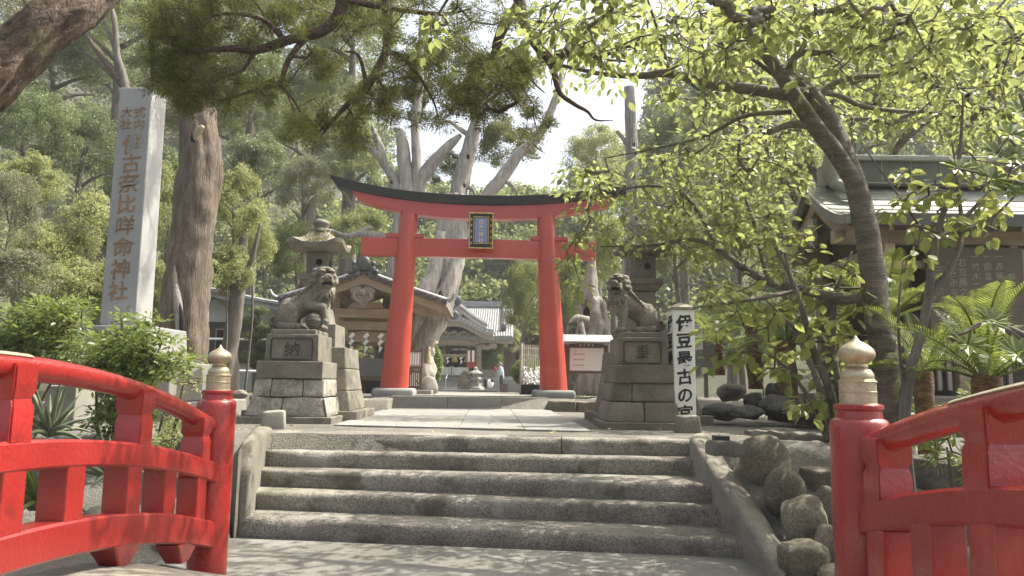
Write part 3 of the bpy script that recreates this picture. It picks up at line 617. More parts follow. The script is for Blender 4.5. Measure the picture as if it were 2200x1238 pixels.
# stone lanterns behind the lions
def lantern(loc, label, mats, first=None):
    r = thing('stone_lantern', label, 'lantern', loc, .03, 'tall stone lanterns behind the lions')
    def fr(name, z0, z1, a, b, mt, bev=.015, **k): m = MB(); m.frus(z0, z1, (a, a), (b, b)); return m.build(name, M[mt], r, bevel=bev, **k)
    fr('base_slab', -.05, .14, .78, .78, mats[0])
    for k, (z0, z1, a, b) in enumerate(((.14, .42, .66, .60), (.424, .74, .60, .555), (.744, 1.05, .555, .53))): fr('base_block', z0, z1, a, b, mats[0], wob=.004, sub=1)
    fr('step_block', 1.05, 1.40, .36, .35, mats[0]); fr('step_block', 1.40, 1.66, .24, .19, mats[0])
    fr('shaft', 1.66, 1.98, .16, .15, mats[0]); fr('platform', 1.98, 2.07, .18, .235, mats[0]); fr('platform', 2.07, 2.17, .245, .245, mats[0])
    bx = fr('light_box', 2.17, 2.53, .16, .16, mats[0])
    m = MB(); m.lathe([(.05, 0), (.05, .006)], 16); h = m.build('round_opening', M['dark'], bx, loc=(.03, -.162, 2.36)); h.rotation_euler = (PI / 2, 0, 0)
    m = MB(); m.box(-.05, .05, -.1, .1, -.003, .003); h = m.build('side_opening', M['dark'], bx, loc=(.162, 0, 2.35)); h.rotation_euler = (0, PI / 2, 0)
    m = MB(); n = 24; vs = []                                           # roof with upturned eaves
    for lv in range(6):
        t = lv / 5; a = lerp(.41, .11, t ** .8); 
        for k in range(n):
            th = 2 * PI * (k + .5) / n; c_, s_ = math.cos(th), math.sin(th); q = 1 / max(abs(c_), abs(s_)); q = min(q, 1.32); z = 2.62 + .24 * t ** 1.3 + (.10 * max(0, q - 1.05) / .3) * (1 - t)
            vs.append((c_ * q * a, s_ * q * a, z))
    for k in range(n):
        th = 2 * PI * (k + .5) / n; c_, s_ = math.cos(th), math.sin(th); q = min(1.32, 1 / max(abs(c_), abs(s_))); vs.append((c_ * q * .395, s_ * q * .395, 2.56 + .1 * max(0, q - 1.05) / .3))
    for k in range(n):
        th = 2 * PI * (k + .5) / n; c_, s_ = math.cos(th), math.sin(th); q = min(1.32, 1 / max(abs(c_), abs(s_))); vs.append((c_ * q * .2, s_ * q * .2, 2.53))
    rings = [7, 6, 0, 1, 2, 3, 4, 5]
    fs = [(rings[i] * n + j, rings[i] * n + (j + 1) % n, rings[i + 1] * n + (j + 1) % n, rings[i + 1] * n + j) for i in range(7) for j in range(n)] + [tuple(7 * n + j for j in range(n)), tuple(5 * n + j for j in range(n))]
    m.add(vs, fs); ro = m.build('roof', M[mats[1]], r, smooth=math.radians(40), wob=.02, wfreq=6)
    nn = 1700; th = RNG.uniform(0, 2 * PI, nn); t = RNG.uniform(0, 1, nn) ** 1.3
    q = np.minimum(1.25, 1 / np.maximum(abs(np.cos(th)), abs(np.sin(th)))); a = .41 - .30 * t ** .8
    P = np.stack([np.cos(th) * q * a, np.sin(th) * q * a, 2.63 + .24 * t ** 1.3], 1); d = rdir(nn); d[:, 2] += .3
    mo = leaf_mesh('moss', P, d, rdir(nn), RNG.uniform(.03, .08, nn), M['l_moss'], 'blade', width=2.0); link('moss', mo, ro)
    m = MB(); m.lathe([(.15, 2.83), (.15, 2.88), (.11, 2.9), (.10, 2.93), (.125, 2.97), (.12, 3.02), (.07, 3.05), (.02, 3.06)], 16); m.build('finial', M[mats[0]], r, smooth=True, wob=.012, wfreq=8)
    r.scale = (1, 1, .962); return r
M['l_moss'] = leafmat('moss_tuft', (.12, .12, .035), (.22, .20, .07), (.2, .2, .05), .2, .8, .2)
lantern(U(672, 880, 10.9) * 1 - Vector((0, 0, U(672, 880, 10.9).z)), 'tall stone lantern with mossy roof behind the left lion', ('ped', 'ped'))
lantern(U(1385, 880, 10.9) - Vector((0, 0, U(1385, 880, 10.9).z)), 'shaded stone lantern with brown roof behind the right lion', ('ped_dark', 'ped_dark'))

# ================================================================== WHITE POST, BOARDS, SMALL STONES
wp = G(1466, 922, 0); post = thing('shrine_post', 'square white wooden post with large black brush lettering', 'sign post', wp, .07)
hw = .138; ht = U(1465, 668, wp.y).z
m = MB(); m.box(-hw, hw, -hw, hw, -.06, ht); m.build('shaft', M['white'], post, bevel=.008)
m = MB(); m.frus(ht, ht + .035, (hw + .012, hw + .012), (hw + .012, hw + .012)); m.frus(ht + .036, ht + .09, (hw, hw), (.05, .05)); m.build('cap', M['grey_wood'], post)
g = glyph('伊豆最古の宮', .204, .027, .003, gap=1.1, wob=1.2); g.build('lettering', M['ink'], post, loc=(0, -hw - .001, ht - .05))
g = glyph('伊豆最古の宮', .204, .027, .003, gap=1.1, wob=1.2); o = g.build('lettering', M['ink'], post, loc=(-hw - .001, 0, ht - .05)); o.rotation_euler = (0, 0, -PI / 2)
def block_stone(p, s, label, mt, rz=0, wob=.015):
    m = MB(); m.frus(-.03, s[2], (s[0] / 2, s[1] / 2), (s[0] / 2 * .9, s[1] / 2 * .9)); o = m.build('block_stone', M[mt], loc=p, bevel=.018, sub=3, wob=wob, wfreq=6, smooth=math.radians(50)); o.rotation_euler = (0, 0, rz)
    return tag(o, label, 'stone', 'square stones at the head of the steps')
block_stone(G(1477, 930, .0), (.27, .22, .2), 'square mossy stone standing in front of the white post', 'ped')
block_stone(G(588, 921, 0.0), (.26, .22, .2), 'square pale stone at the head of the left stair kerb', 'granite_lt', .15)

bk = thing('information_board', 'grey information board on a black post behind the white post', 'sign', G(1518, 868, .0), -.25)
bk.location.z = 0
h = U(1515, 690, bk.location.y).z
m = MB(); m.box(-.05, .05, -.04, .04, -.05, h); m.box(-.065, -.052, -.03, .03, -.05, h - .01); m.box(.052, .062, -.03, .03, -.05, h - .01); m.build('post', M['wood_dk'], bk, bevel=.004)
m = MB(); m.box(-.72, -.07, -.02, .02, h - .85, h - .08); pn = m.build('panel', M['steel'], bk)
m = MB()
for k in range(17): m.box(-.68, -.12 - .1 * random.random(), -.023, -.0205, h - .14 - k * .04, h - .128 - k * .04)
m.build('text_lines', M['carved_dk'], pn)
m = MB(); m.box(-.72, -.66, -.03, .03, -.05, h - .05); m.build('post', M['wood_dk'], bk)
gp = G(1596, 864, 0); gp.z = 0
gpo = MB(); gpo.tube([(0, 0, -.05), (-.02, 0, U(1585, 560, gp.y).z)], [.038, .034], 12); o = gpo.build('grey_pole', M['grey_wood'], loc=gp, smooth=math.radians(50)); tag(o, 'slim grey pole standing among the cycads', 'pole')

# notice board behind the right gate pillar
nb = thing('notice_board', 'roofed shrine notice board with a printed white calendar sheet', 'notice board', Vector((U(1260, 800, 16.6).x, 16.6, .22)), .03)
s16 = 16.6 / FPX; zz = lambda py: U(1260, py, 16.6).z - .22
m = MB(); 
for x in (-42, 42): m = MB(); m.box(x * s16 - .04, x * s16 + .04, -.05, .05, -.2, zz(742)); m.build('leg', M['board'], nb, bevel=.006)
m = MB(); m.box(-42 * s16 + .04, 42 * s16 - .04, -.03, .03, zz(803), zz(797)); m.box(-42 * s16 + .04, 42 * s16 - .04, -.03, .03, zz(745), zz(739)); m.build('frame', M['board'], nb)
m = MB(); m.box(-42 * s16 + .04, 42 * s16 - .04, -.012, .012, zz(797), zz(745)); m.build('backing', M['greenish'], nb)
m = MB(); m.box(-36 * s16, 37 * s16, -.02, -.0125, zz(797), zz(748)); sh = m.build('sheet', M['paper'], nb)
m = MB(); zt, zbm = zz(749.5), zz(795.5)
for k in range(14): x = lerp(-35 * s16, 36 * s16, k / 13); m.box(x - .0012, x + .0012, -.0212, -.0202, zbm, zt)
for k in range(10): z = lerp(zbm, zt, k / 9); m.box(-35 * s16, 36 * s16, -.0214, -.0203, z - .0012, z + .0012)
for rr in (1.2, 3.6, 5.9):
    for k in range(7): x = lerp(-27 * s16, -6 * s16, k / 6); z = lerp(zbm, zt, rr / 9 + .06); m.box(x - .012, x + .012, -.0217, -.0205, z, z + .03)
m.build('print', M['rope'], sh)
m = MB(); m.box(-20 * s16, 20 * s16, -.036, -.0305, zz(746), zz(738.5)); hd = m.build('header', M['wood_dk'], nb)
glyph('白濱神社', .062, .01, .003, vertical=False, gap=1.5).build('lettering', M['paper'], hd, loc=(0, -.037, zz(742)))
m = MB(); zr = zz(738); m.prism([(-.34, 0), (.34, 0), (.34, .03), (.05, .19), (-.05, .19), (-.34, .03)], -54 * s16, 54 * s16, Matrix.Rotation(-PI / 2, 3, 'Z')); m.build('roof', M['steel'], nb, loc=(0, 0, zr), bevel=.008)

# wooden rack of tied paper fortunes
rk = thing('fortune_rack', 'slatted rack covered with white tied paper fortunes', 'rack', Vector((U(1140, 840, 20).x, 20, upper(20))), .9)
hR = 1.36
m = MB()
for x in (-.42, .42): m.box(x - .035, x + .035, -.03, .03, -.1, hR + .03)
m.box(-.385, .385, -.02, .02, hR - .12, hR - .06); m.box(-.385, .385, -.02, .02, hR - .3, hR - .25); m.box(-.385, .385, -.02, .02, .42, .47); m.build('frame', M['grey_wood'], rk)
for k in range(9): x = lerp(-.34, .34, k / 8); m = MB(); m.box(x - .014, x + .014, -.035, -.021, .3, hR + .0); m.build('slat', M['grey_wood'], rk)
n = 420; P = np.stack([RNG.uniform(-.4, .4, n), RNG.uniform(-.09, .03, n), .34 + .52 * RNG.beta(1.6, 2.4, n)], 1); d = rdir(n); d[:, 2] -= 1
o = link('fortune_papers', leaf_mesh('fortune_papers', P, d, rdir(n), .09, M['paper'], 'oval'), rk); o['kind'] = 'stuff'
m = MB(); m.frus(0, .30, (.3, .2), (.36, .24)); o = m.build('planter', M['dark'], loc=rk.location + Vector((.1, -.35, 0)), bevel=.01); tag(o, 'black planter tub at the foot of the fortune rack', 'planter')

# dark sign stand at the left gate pillar
ss = thing('sign_stand', 'two tier dark sign stand beside the left gate pillar', 'sign', Vector((U(889, 835, 17).x, 17, .235)), .02)
s17 = 17 / FPX; z7 = lambda py: U(889, py, 17).z - .235
m = MB(); m.box(-17 * s17, 17 * s17, -.04, .04, z7(792), z7(752)); pa = m.build('upper_board', M['board'], ss, bevel=.006)
m = MB(); m.box(-14 * s17, 14 * s17, -.05, -.0405, z7(787), z7(757)); pp = m.build('plate', M['steel'], pa)
m = MB(); 
for k in range(4): m.box((-9 + k * 5.2) * s17, (-6 + k * 5.2) * s17, -.053, -.0505, z7(784 - 2 * (k % 2)), z7(759 + (k % 3)))
m.build('text_columns', M['paper'], pa)
m = MB(); m.box(-17 * s17, 17 * s17, -.05, .05, z7(836), z7(796)); pb = m.build('lower_board', M['board'], ss, bevel=.006)
m = MB()
for k in range(6):
    x = (-11 + k * 4.2) * s17
    for j in range(7):
        if random.random() < .9: z = lerp(z7(829), z7(801), j / 7); m.box(x - .008, x + .008, -.0535, -.0505, z, z + .032)
m.build('text_columns', M['paper'], pb)
m = MB()
for x in (-15, 15): m = MB(); m.box(x * s17 - .03, x * s17 + .03, -.035, .035, -.1, z7(752) + .02); m.build('leg', M['board'], ss)
m = MB(); m.ell((0, 0, .2), (.24, .2, .26), nu=18, nv=12); o = m.build('brown_boulder', M['granite_lt'], loc=Vector((U(918, 835, 17.2).x, 17.2, .235)), wob=.08, wfreq=4, smooth=True); tag(o, 'tan rounded boulder between sign stand and round hedge', 'boulder')
m = MB(); a, b = U(882, 835, 16.9), U(930, 835, 16.9); m.box(a.x, b.x, 0, .5, -.1, .12); o = m.build('low_kerb', M['granite'], loc=Vector((0, 16.6, .235)), bevel=.01); tag(o, 'low grey kerb in front of the dark sign stand', 'kerb')
# ================================================================== BRIDGE
def smooth_curve(pts, x):
    """photo points on the vertical plane x -> sorted list of (y,z), extended towards the camera"""
    q = [XP(a, b, x) for a, b in pts]; q = sorted([(p.y, p.z) for p in q]); return np.array(q)
def railing(name, label, x, side, curves, posts, cuts, upper_posts, lower_posts, feet, ymin, post_px, k=1.0):
    """side=+1: walkway lies on +x side.  curves: rail centre, mid top/bottom, low top/bottom"""
    C = {}
    for key, pts in curves.items():
        q = smooth_curve(pts, x); C[key] = np.polyfit(q[:, 0], q[:, 1], 2 if len(q) > 2 else 1)
    z = lambda key, y: float(np.polyval(C[key], y))
    pc = XP(*post_px, x); y1 = pc.y
    r = thing(name, label, 'railing', Vector((x, y1, -.8)), 0, 'red railings of the arched bridge')
    L = lambda X, Y, Z: (X, Y - y1, Z + .8)
    ys_ = np.linspace(ymin, y1, 26)
    rr = .053
    m = MB(); m.tube([L(0, y, z('rail', y)) for y in ys_], rr, 18); m.build('handrail', M['red'], r, smooth=True)
    fa_, fb_ = (2.72, 3.06) if side > 0 else (1.95, 2.60)               # worn metal sheet capping the top of the hand rail
    arc = [(math.cos(a) * (rr + .006), math.sin(a) * (rr + .006)) for a in np.linspace(.85, PI - .85, 9)] + [(math.cos(a) * (rr - .004), math.sin(a) * (rr - .004)) for a in np.linspace(PI - .85, .85, 9)]
    m = MB(); m.sweep([L(0, y, z('rail', y)) for y in np.linspace(fa_, fb_, 9)], arc); m.build('rail_cap', M['brass_dull'], r, smooth=math.radians(50))
    for key, th in (('mid', .072), ('low', .075)):
        m = MB(); vs = []
        for y in ys_:
            a, b = z(key + 'b', y), z(key + 't', y); e = .012
            vs += [L(-th, y, a + e), L(-th + e, y, a), L(th - e, y, a), L(th, y, a + e), L(th, y, b - e), L(th - e, y, b), L(-th + e, y, b), L(-th, y, b - e)]
        n = 8; N = len(ys_); m.add(vs, [(i * n + j, i * n + (j + 1) % n, i * n + n + (j + 1) % n, i * n + n + j) for i in range(N - 1) for j in range(n)] + [tuple(range(n)), tuple((N - 1) * n + j for j in range(n))])
        m.build('rail_plank', M['red'], r, smooth=math.radians(35))
    for yc in upper_posts:                                            # block between middle plank and hand rail, waisted under the capital
        m = MB(); za, zb = z('midt', yc) - .03, z('rail', yc) + .012; h = zb - za; w = .07; d = .068
        for (t0, t1, s0, s1) in ((0, .50, 1, 1), (.50, .56, 1, .86), (.56, .60, .86, .86), (.60, .66, .86, 1.03), (.66, 1, 1.03, 1.03)):
            m.frus(za + t0 * h + .8, za + t1 * h + .8, (w * s0, d * s0), (w * s1, d * s1), 0, yc - y1)
        b = m; me = b.mesh('baluster_block', M['red']); bm = bmesh.new(); bm.from_mesh(me); bmesh.ops.remove_doubles(bm, verts=bm.verts, dist=1e-5)
        dup = [f for f in bm.faces if len(f.edges) == 4 and all(len(e.link_faces) > 2 for e in f.edges)]; bmesh.ops.delete(bm, geom=dup, context='FACES_ONLY')
        bmesh.ops.bevel(bm, geom=[e for e in bm.edges if e.is_manifold and e.calc_face_angle(0) > .3], offset=.007, segments=2, affect='EDGES', clamp_overlap=True); bm.to_mesh(me); bm.free(); me.shade_smooth(); me.set_sharp_from_angle(angle=math.radians(40))
        link('baluster_block', me, r)
    for yc in lower_posts:
        m = MB(); m.box(-.066, .066, yc - y1 - .07, yc - y1 + .07, z('lowt', yc) - .02 + .8, z('midb', yc) + .02 + .8); m.build('baluster', M['red'], r, bevel=.007)
    for yc in feet:
        m = MB(); zt = z('lowb', yc) + .83; m.frus(zt - .13, zt, (.05, .05), (.075, .16), 0, yc - y1); m.build('foot_block', M['red'], r, bevel=.008)
    R = .126
    ztop = XP(post_px[0], post_px[1], x).z
    m = MB(); m.lathe([(R - .005, -.12), (R, -.05), (R, ztop + .8 - .105), (R - .003, ztop + .8 - .085), (R - .012, ztop + .8 - .07), (R - .027, ztop + .8 - .062), (R - .03, ztop + .8 - .03), (R - .022, ztop + .8 - .022), (R - .022, ztop + .8 - .006), (R - .035, ztop + .8)], 40)
    m.build('end_post', M['red'], r, smooth=math.radians(40))
    g = ztop + .8; s = .305
    m = MB(); prof = [(.083, 0), (.086, .012), (.078, .022), (.078, .17), (.081, .175), (.081, .19), (.078, .195), (.078, .315), (.082, .32), (.083, .335), (.076, .345), (.076, .36), (.070, .37), (.072, .40), (.070, .44), (.058, .50), (.046, .515), (.043, .53), (.05, .545), (.046, .56), (.044, .585), (.055, .61), (.072, .65), (.080, .70), (.080, .745), (.072, .80), (.055, .85), (.032, .895), (.018, .92), (.010, .96), (.003, 1.0)]
    m.lathe([(a * 1.0, b * s * 1.02) for a, b in prof], 40); m.build('finial', M['brass'], r, loc=(0, 0, g - .004), smooth=math.radians(45))
    return z, y1
xl = -2.0
dl = lambda px: xl / ((px - 1100) / FPX) / 1.0
zl_, yl1 = railing('bridge_railing', 'red railing left of the steps, running past the leafy bushes', xl, 1,
    {'rail': [(20, 790), (174, 806), (261, 830), (339, 862), (440, 908)], 'midt': [(0, 950), (70, 941), (252, 950), (334, 963), (460, 1000)],
     'midb': [(0, 1019), (61, 1006), (174, 1000), (304, 1008), (391, 1026), (469, 1047)], 'lowt': [(0, 1147), (100, 1117), (208, 1106), (321, 1104), (447, 1123)],
     'lowb': [(0, 1228), (100, 1200), (191, 1180), (282, 1171), (382, 1173), (452, 1182)]}, None, None,
    [dl(32), dl(305), dl(438) ], [dl(30), dl(163), dl(290), dl(368), dl(436)], [dl(288), dl(415)], 1.3, (468, 838))
xr = 1.56
dr = lambda px: xr / ((px - 1100) / FPX)
railing('bridge_railing', 'red railing right of the steps, in front of the palm fronds', xr, -1,
    {'rail': [(1868, 962), (2055, 897), (2200, 864)], 'midt': [(1863, 1089), (1971, 1063), (2059, 1050), (2200, 1045)], 'midb': [(1853, 1160), (1971, 1134), (2100, 1130), (2200, 1133)],
     'lowt': [(1853, 1310), (1971, 1285), (2100, 1280), (2200, 1290)], 'lowb': [(1853, 1430), (1971, 1405), (2100, 1402), (2200, 1415)]}, None, None,
    [dr(1893), dr(2122)], [dr(1892), dr(1992), dr(2125)], [dr(1990)], 1.1, (1844, 868))
deck = thing('bridge_deck', 'grey plank deck of the arched bridge under the red railings', 'bridge deck', (0, 0, 0))
ya, yb = 4.78, 3.1
for k in range(13):                                                  # planks laid across, following the arch
    y0 = 4.74 - k * .27; sk = -.55
    def dz(y): return zl_('lowb', min(y, 4.6)) - .085 - .09 * sstep((y - 4.2) / .6)
    if k > 11: break
    m = MB(); f = lambda x, y: y + (x + 2.15) * sk * max(0.0, 1 - k / 7)
    a0, a1 = y0 - .265, y0; X0, X1 = -2.16, 1.72
    c = [(X0, f(X0, a0)), (X1, f(X1, a0)), (X1, f(X1, a1)), (X0, f(X0, a1))]
    m.hexa([(x, y, dz(yy) - .07) for (x, y), yy in zip(c, (a0, a0, a1, a1))], [(x, y, dz(yy)) for (x, y), yy in zip(c, (a0, a0, a1, a1))]); m.build('deck_plank', M['deck'], deck, bevel=.006)
m = MB(); yy = 4.745; X0, X1 = -2.18, 1.74; f = lambda x, y: y + (x + 2.15) * -.55
m.hexa([(X0, f(X0, yy), -.82), (X1, f(X1, yy), -.82), (X1, f(X1, yy + .06), -.82), (X0, f(X0, yy + .06), -.82)], [(X0, f(X0, yy), dz(yy) + .012), (X1, f(X1, yy), dz(yy) + .012), (X1, f(X1, yy + .06), dz(yy) + .012), (X0, f(X0, yy + .06), dz(yy) + .012)])
m.build('end_board', M['black'], deck, bevel=.01)

# ================================================================== BOULDERS AND ROCKS
def boulder(p, r, label, mt='boulder', wob=.10, rz=0.0, seed=0, group='round boulders packed beside the right stair kerb', name='boulder', power=1.0):
    m = MB(); m.ell((0, 0, 0), (1, 1, 1), nu=30, nv=20); v = []
    for x, y, z in m.v:
        q = Vector((x, y, z)).normalized(); s = 1 + wob * noise.noise(q * 1.3 + Vector((seed * 5.1, 0, 0))) * 1.6 + wob * .5 * noise.noise(q * 3.2 + Vector((0, seed * 3.3, 0))) + wob * .15 * noise.noise(q * 9)
        if power < 1: q = Vector([math.copysign(abs(k) ** power, k) for k in q]); q = q / max(1, q.length ** .35)
        v.append((q.x * r[0] * s, q.y * r[1] * s, q.z * r[2] * s))
    m.v = v; o = m.build(name, M[mt], loc=p, smooth=True); o.rotation_euler = (0, 0, rz); return tag(o, label, 'boulder', group)
def bpx(box, d, **k):
    x0, x1, y0, y1 = box; c = U((x0 + x1) / 2, (y0 + y1) / 2, d); s = d / FPX
    return boulder(c, ((x1 - x0) / 2 * s, (x1 - x0) / 2 * s * .85, (y1 - y0) / 2 * s), **k)
bpx((1590, 1692, 936, 1052), 6.75, label='large smooth olive boulder at the top of the rock slope', seed=31, rz=.3, wob=.08, power=.8)
bpx((1636, 1734, 1006, 1112), 6.25, label='round brown boulder below the olive one', seed=32, wob=.08, rz=1.1)
bpx((1682, 1776, 1064, 1172), 5.85, label='lichen ringed angular boulder in the middle of the slope', seed=33, wob=.13, power=.75, rz=.7)
bpx((1750, 1800, 1046, 1138), 5.9, label='boulder half hidden behind the right red post, upper one', seed=34, wob=.12, power=.8)
bpx((1750, 1806, 1130, 1225), 5.45, label='small dark round boulder behind the right red post, lower one', seed=35, wob=.1)
bpx((1676, 1772, 1162, 1250), 5.25, label='squarish cut stone at the foot of the right stair kerb', seed=6, wob=.1, power=.6)
bpx((1755, 1830, 1215, 1260), 5.1, label='low rock below the dark round boulder', seed=16, wob=.12)
bpx((1926, 2000, 1048, 1090), 5.2, label='rounded rock seen under the right hand rail', seed=17, wob=.1)
rs = thing('square_rock', 'square cut stone wedged behind the brown boulder', 'rock', U(1762, 1045, 6.7)); m = MB(); m.cbox((0, 0, 0), (.26, .3, .3)); m.build('stone', M['boulder'], rs, bevel=.02, sub=2, wob=.02)
bpx((1685, 1800, 950, 1012), 7.3, label='porous pitted rock at the top right of the slope', mt='ped_pale', seed=7, wob=.2)
for a, b, lab, s_ in (((1536, 968), (1604, 972), 'short ledge stone at the head of the rock slope', 4), ((1618, 938), (1700, 946), 'flat ledge stone set in the gravel, left of two', 5), ((1702, 946), (1785, 950), 'flat ledge stone set in the gravel beside the shrub stems', 6)):
    edge_stone(G(*a), G(*b), .07, .35, lab, 'wall', .03, s_, group='ledge stones along the gravel path')
edge_stone(G(1645, 925), G(1725, 927), .02, .3, 'flat stepping stone in the gravel', 'wall', .03, 8, group='ledge stones along the gravel path')
for k, (bx, d) in enumerate((((1500, 1600, 868, 902), 10.6), ((1570, 1640, 872, 900), 10.3), ((1636, 1720, 850, 902), 10.4), ((1690, 1800, 868, 905), 9.9), ((1600, 1640, 842, 880), 11.2), ((1540, 1600, 825, 862), 12.5), ((1645, 1690, 820, 870), 11.5))):
    bpx(bx, d, label=['long flat dark rock right of the white post', 'low dark rock beside the long flat one', 'tall dark rock under the cycad', 'broad dark rock near the shrub stems', 'small grey rock behind the dark row', 'pale grey rock beside the black sign post', 'upright rock beneath the hanging frond'][k], mt='rock', seed=20 + k, wob=.2, group='dark rocks edging the cycad bed')
for k, (bx, d) in enumerate((((500, 540, 920, 950), 8.3), ((500, 530, 838, 858), 13), ((470, 505, 842, 862), 13.5), ((536, 560, 846, 866), 12.5))):
    bpx(bx, d, label=['flat pale stone beside the left stair kerb', 'small stone on the sunny grass', 'garden stone near the pale trunk', 'garden stone beside the left pedestal'][k], mt='wall', seed=40 + k, wob=.15, group='small garden stones on the left')
for k, (bx, d) in enumerate((((380, 470, 930, 990), 6.6), ((330, 400, 1150, 1215), 5.8), ((60, 130, 1000, 1100), 5.6), ((170, 240, 1090, 1150), 5.4))):
    bpx(bx, d, label=['dark stone in the plant bed behind the left railing', 'pale round stone seen under the left railing', 'dark rock behind the left balusters', 'low rock behind the lower left plank'][k], mt='rock', seed=50 + k, wob=.15, group='rocks behind the left railing')

# ================================================================== OBELISK
OD = 10.5
ob = thing('stone_pillar', 'tall square grey stone shrine pillar with carved ochre lettering', 'monument', Vector((U(270, 700, OD).x, OD, U(270, 700, OD).z)), 0)
ol = ob.location; so = OD / FPX
bl, br_ = U(213, 700, OD) - ol, U(290, 702, OD) - ol; tl, tr = U(256, 186, OD) - ol, U(326, 188, OD) - ol
m = MB(); dpt = .50
ht_ = tl.z; 
m.hexa([(bl.x, 0, 0), (br_.x, 0, 0), (br_.x, dpt, 0), (bl.x, dpt, 0)], [(tl.x, .02, ht_), (tr.x, .02, ht_), (tr.x, dpt - .02, ht_), (tl.x, dpt - .02, ht_)])
m.build('shaft', M['granite_ob'], ob, bevel=.02)
def face(px, py): p = U(px, py, OD - .003) - ol; return (p.x, -.003 + .02 * p.z / ht_, p.z)
for ch, px, py, sz in (('式', 299, 240, .175), ('内', 298, 266, .17), ('大', 271, 240, .17), ('社', 269, 266, .17), ('伊', 284, 308, .31), ('古', 281, 349, .29), ('奈', 276, 392, .31), ('比', 271, 437, .29), ('咩', 268, 484, .29), ('命', 264, 530, .30), ('神', 259, 578, .30), ('社', 254, 625, .29)):
    x, y, zc = face(px, py); o = glyph(ch, sz, .014, .003, wob=1.2).build('lettering', M['carved'], ob, loc=(x, y, zc + sz * .5))
zb0 = -ol.z - .5
for nm, (x0, x1, y0, y1), (pa, pb) in (('pedestal_block', (165, 326, -.28, .85), (702, 778)), ('pedestal_block', (120, 372, -.75, 1.2), (778, 860)), ('pedestal_block', (60, 385, -1.1, 1.5), (860, 960))):
    za, zb_ = U(270, pb, OD).z - ol.z, U(270, pa, OD).z - ol.z
    xa, xb = (x0 - 1100) * (OD + y0) / FPX - ol.x, (x1 - 1100) * (OD + y0) / FPX - ol.x
    m = MB(); m.hexa([(xa - .03, y0 - .03, za), (xb + .03, y0 - .03, za), (xb + .03, y1 + .03, za), (xa - .03, y1 + .03, za)], [(xa, y0, zb_ - .003), (xb, y0, zb_ - .003), (xb, y1, zb_ - .003), (xa, y1, zb_ - .003)]); m.build(nm, M['granite' if pa < 750 else 'granite_lt'], ob, bevel=.02)
gs = thing('stone_tablet', 'upright dark fronted stone seen through the left railing', 'stone', Vector((U(145, 940, 8.6).x, 8.6, -.45)), 0); m = MB()
x0, x1, = [(q - 145) * 8.6 / FPX for q in (88, 150)]; m.frus(-.3, U(145, 828, 8.6).z + .45, (.19, .24), (.17, .2)); m.build('slab', M['granite_lt'], gs, bevel=.015)

# ================================================================== WASHING PAVILION
PD = 18.2; sp = PD / FPX
pv = thing('water_pavilion', 'open timber purification pavilion with grey tiled gable roof', 'pavilion', Vector((U(773, 845, PD).x, PD, .2)), .03)
zP = lambda py: U(773, py, PD).z - .2
zr_, half = zP(590), 2.06; zE = zr_ - .70; LEN = 3.2
def slope_z(x): t = abs(x) / half; return zr_ - (zr_ - zE) * (t * 1.12 - .12 * t * t)
def roofband(m, off0, off1, y0, y1, x0, x1, n=14):
    for s in (-1, 1):
        X = np.linspace(x0, x1, n + 1)
        for a, b in zip(X[:-1], X[1:]):
            m.hexa(*[[(s * a, y0, slope_z(a) + o), (s * b, y0, slope_z(b) + o), (s * b, y1, slope_z(b) + o), (s * a, y1, slope_z(a) + o)] for o in (off0, off1)])
m = MB(); roofband(m, -.05, 0, -.1, LEN, 0, half); m.build('roof_boarding', M['wood_x'], pv)
m = MB(); roofband(m, -.24, -.06, -.1, -.03, 0.0, half - .12); m.build('barge_board', M['wood_x'], pv)
m = MB(); roofband(m, -.24, -.06, LEN - .1, LEN - .03, 0.0, half - .12); m.build('barge_board', M['wood_x'], pv)
rf = MB(); tl_me = None
for s in (-1, 1):                                                     # tile rows running down the slope
    for r_ in range(13):
        y = -.02 + r_ * .262
        pts = [(s * x, y, slope_z(x) + .05) for x in np.linspace(.12, half, 9)]
        rf.tube(pts, .058, 7); 
        rf.beam((s * .1, y + .13, slope_z(.1) + .012), (s * half, y + .13, slope_z(half) + .012), .2, .03)
o = rf.build('tile_rows', M['tile'], pv, smooth=math.radians(40)); o['kind'] = 'stuff'
t_e = MB(); t_e.tube([(0, 0, 0), (0, -.1, 0)], .062, 10); t_m = t_e.mesh('verge_tile', M['tile_dk'], bevel=.006)
for s in (-1, 1):
    for k in range(12):
        x = .2 + k * (half - .25) / 11; o = link('verge_tile', t_m, pv, (s * x, -.09, slope_z(x) + .03)); o.rotation_euler = (0, -s * .35, .0)
    m = MB(); m.tube([(s * x, -.1, slope_z(x) + .085) for x in np.linspace(.1, half, 9)], .06, 8); m.build('verge_ridge', M['tile'], pv, smooth=True)
    m = MB(); m.tube([(s * (half + .02), -.12, zE + .06), (s * (half + .14), -.12, zE + .14), (s * (half + .2), -.12, zE + .28)], [.07, .05, .02], 8, k=4); m.build('corner_tile', M['tile'], pv, smooth=True)
m = MB(); m.box(-.13, .13, -.12, LEN, zr_ + .0, zr_ + .2); m.tube([(0, -.14, zr_ + .22), (0, LEN, zr_ + .22)], .085, 10); m.build('ridge', M['tile_dk'], pv)
m = MB(); m.ell((0, -.18, zr_ + .26), (.17, .06, .19), nu=12, nv=8); m.tube([(0, -.18, zr_ + .4), (0, -.18, zr_ + .52)], [.04, .015], 6)
for s in (-1, 1):
    for k, (a, b, c) in enumerate(((.2, .12, .1), (.31, .04, .08), (.24, .25, .07))): m.ell((s * a, -.18, zr_ + b), (c, .05, c), nu=10, nv=7)
m.build('ridge_ornament', M['tile_dk'], pv, smooth=True)
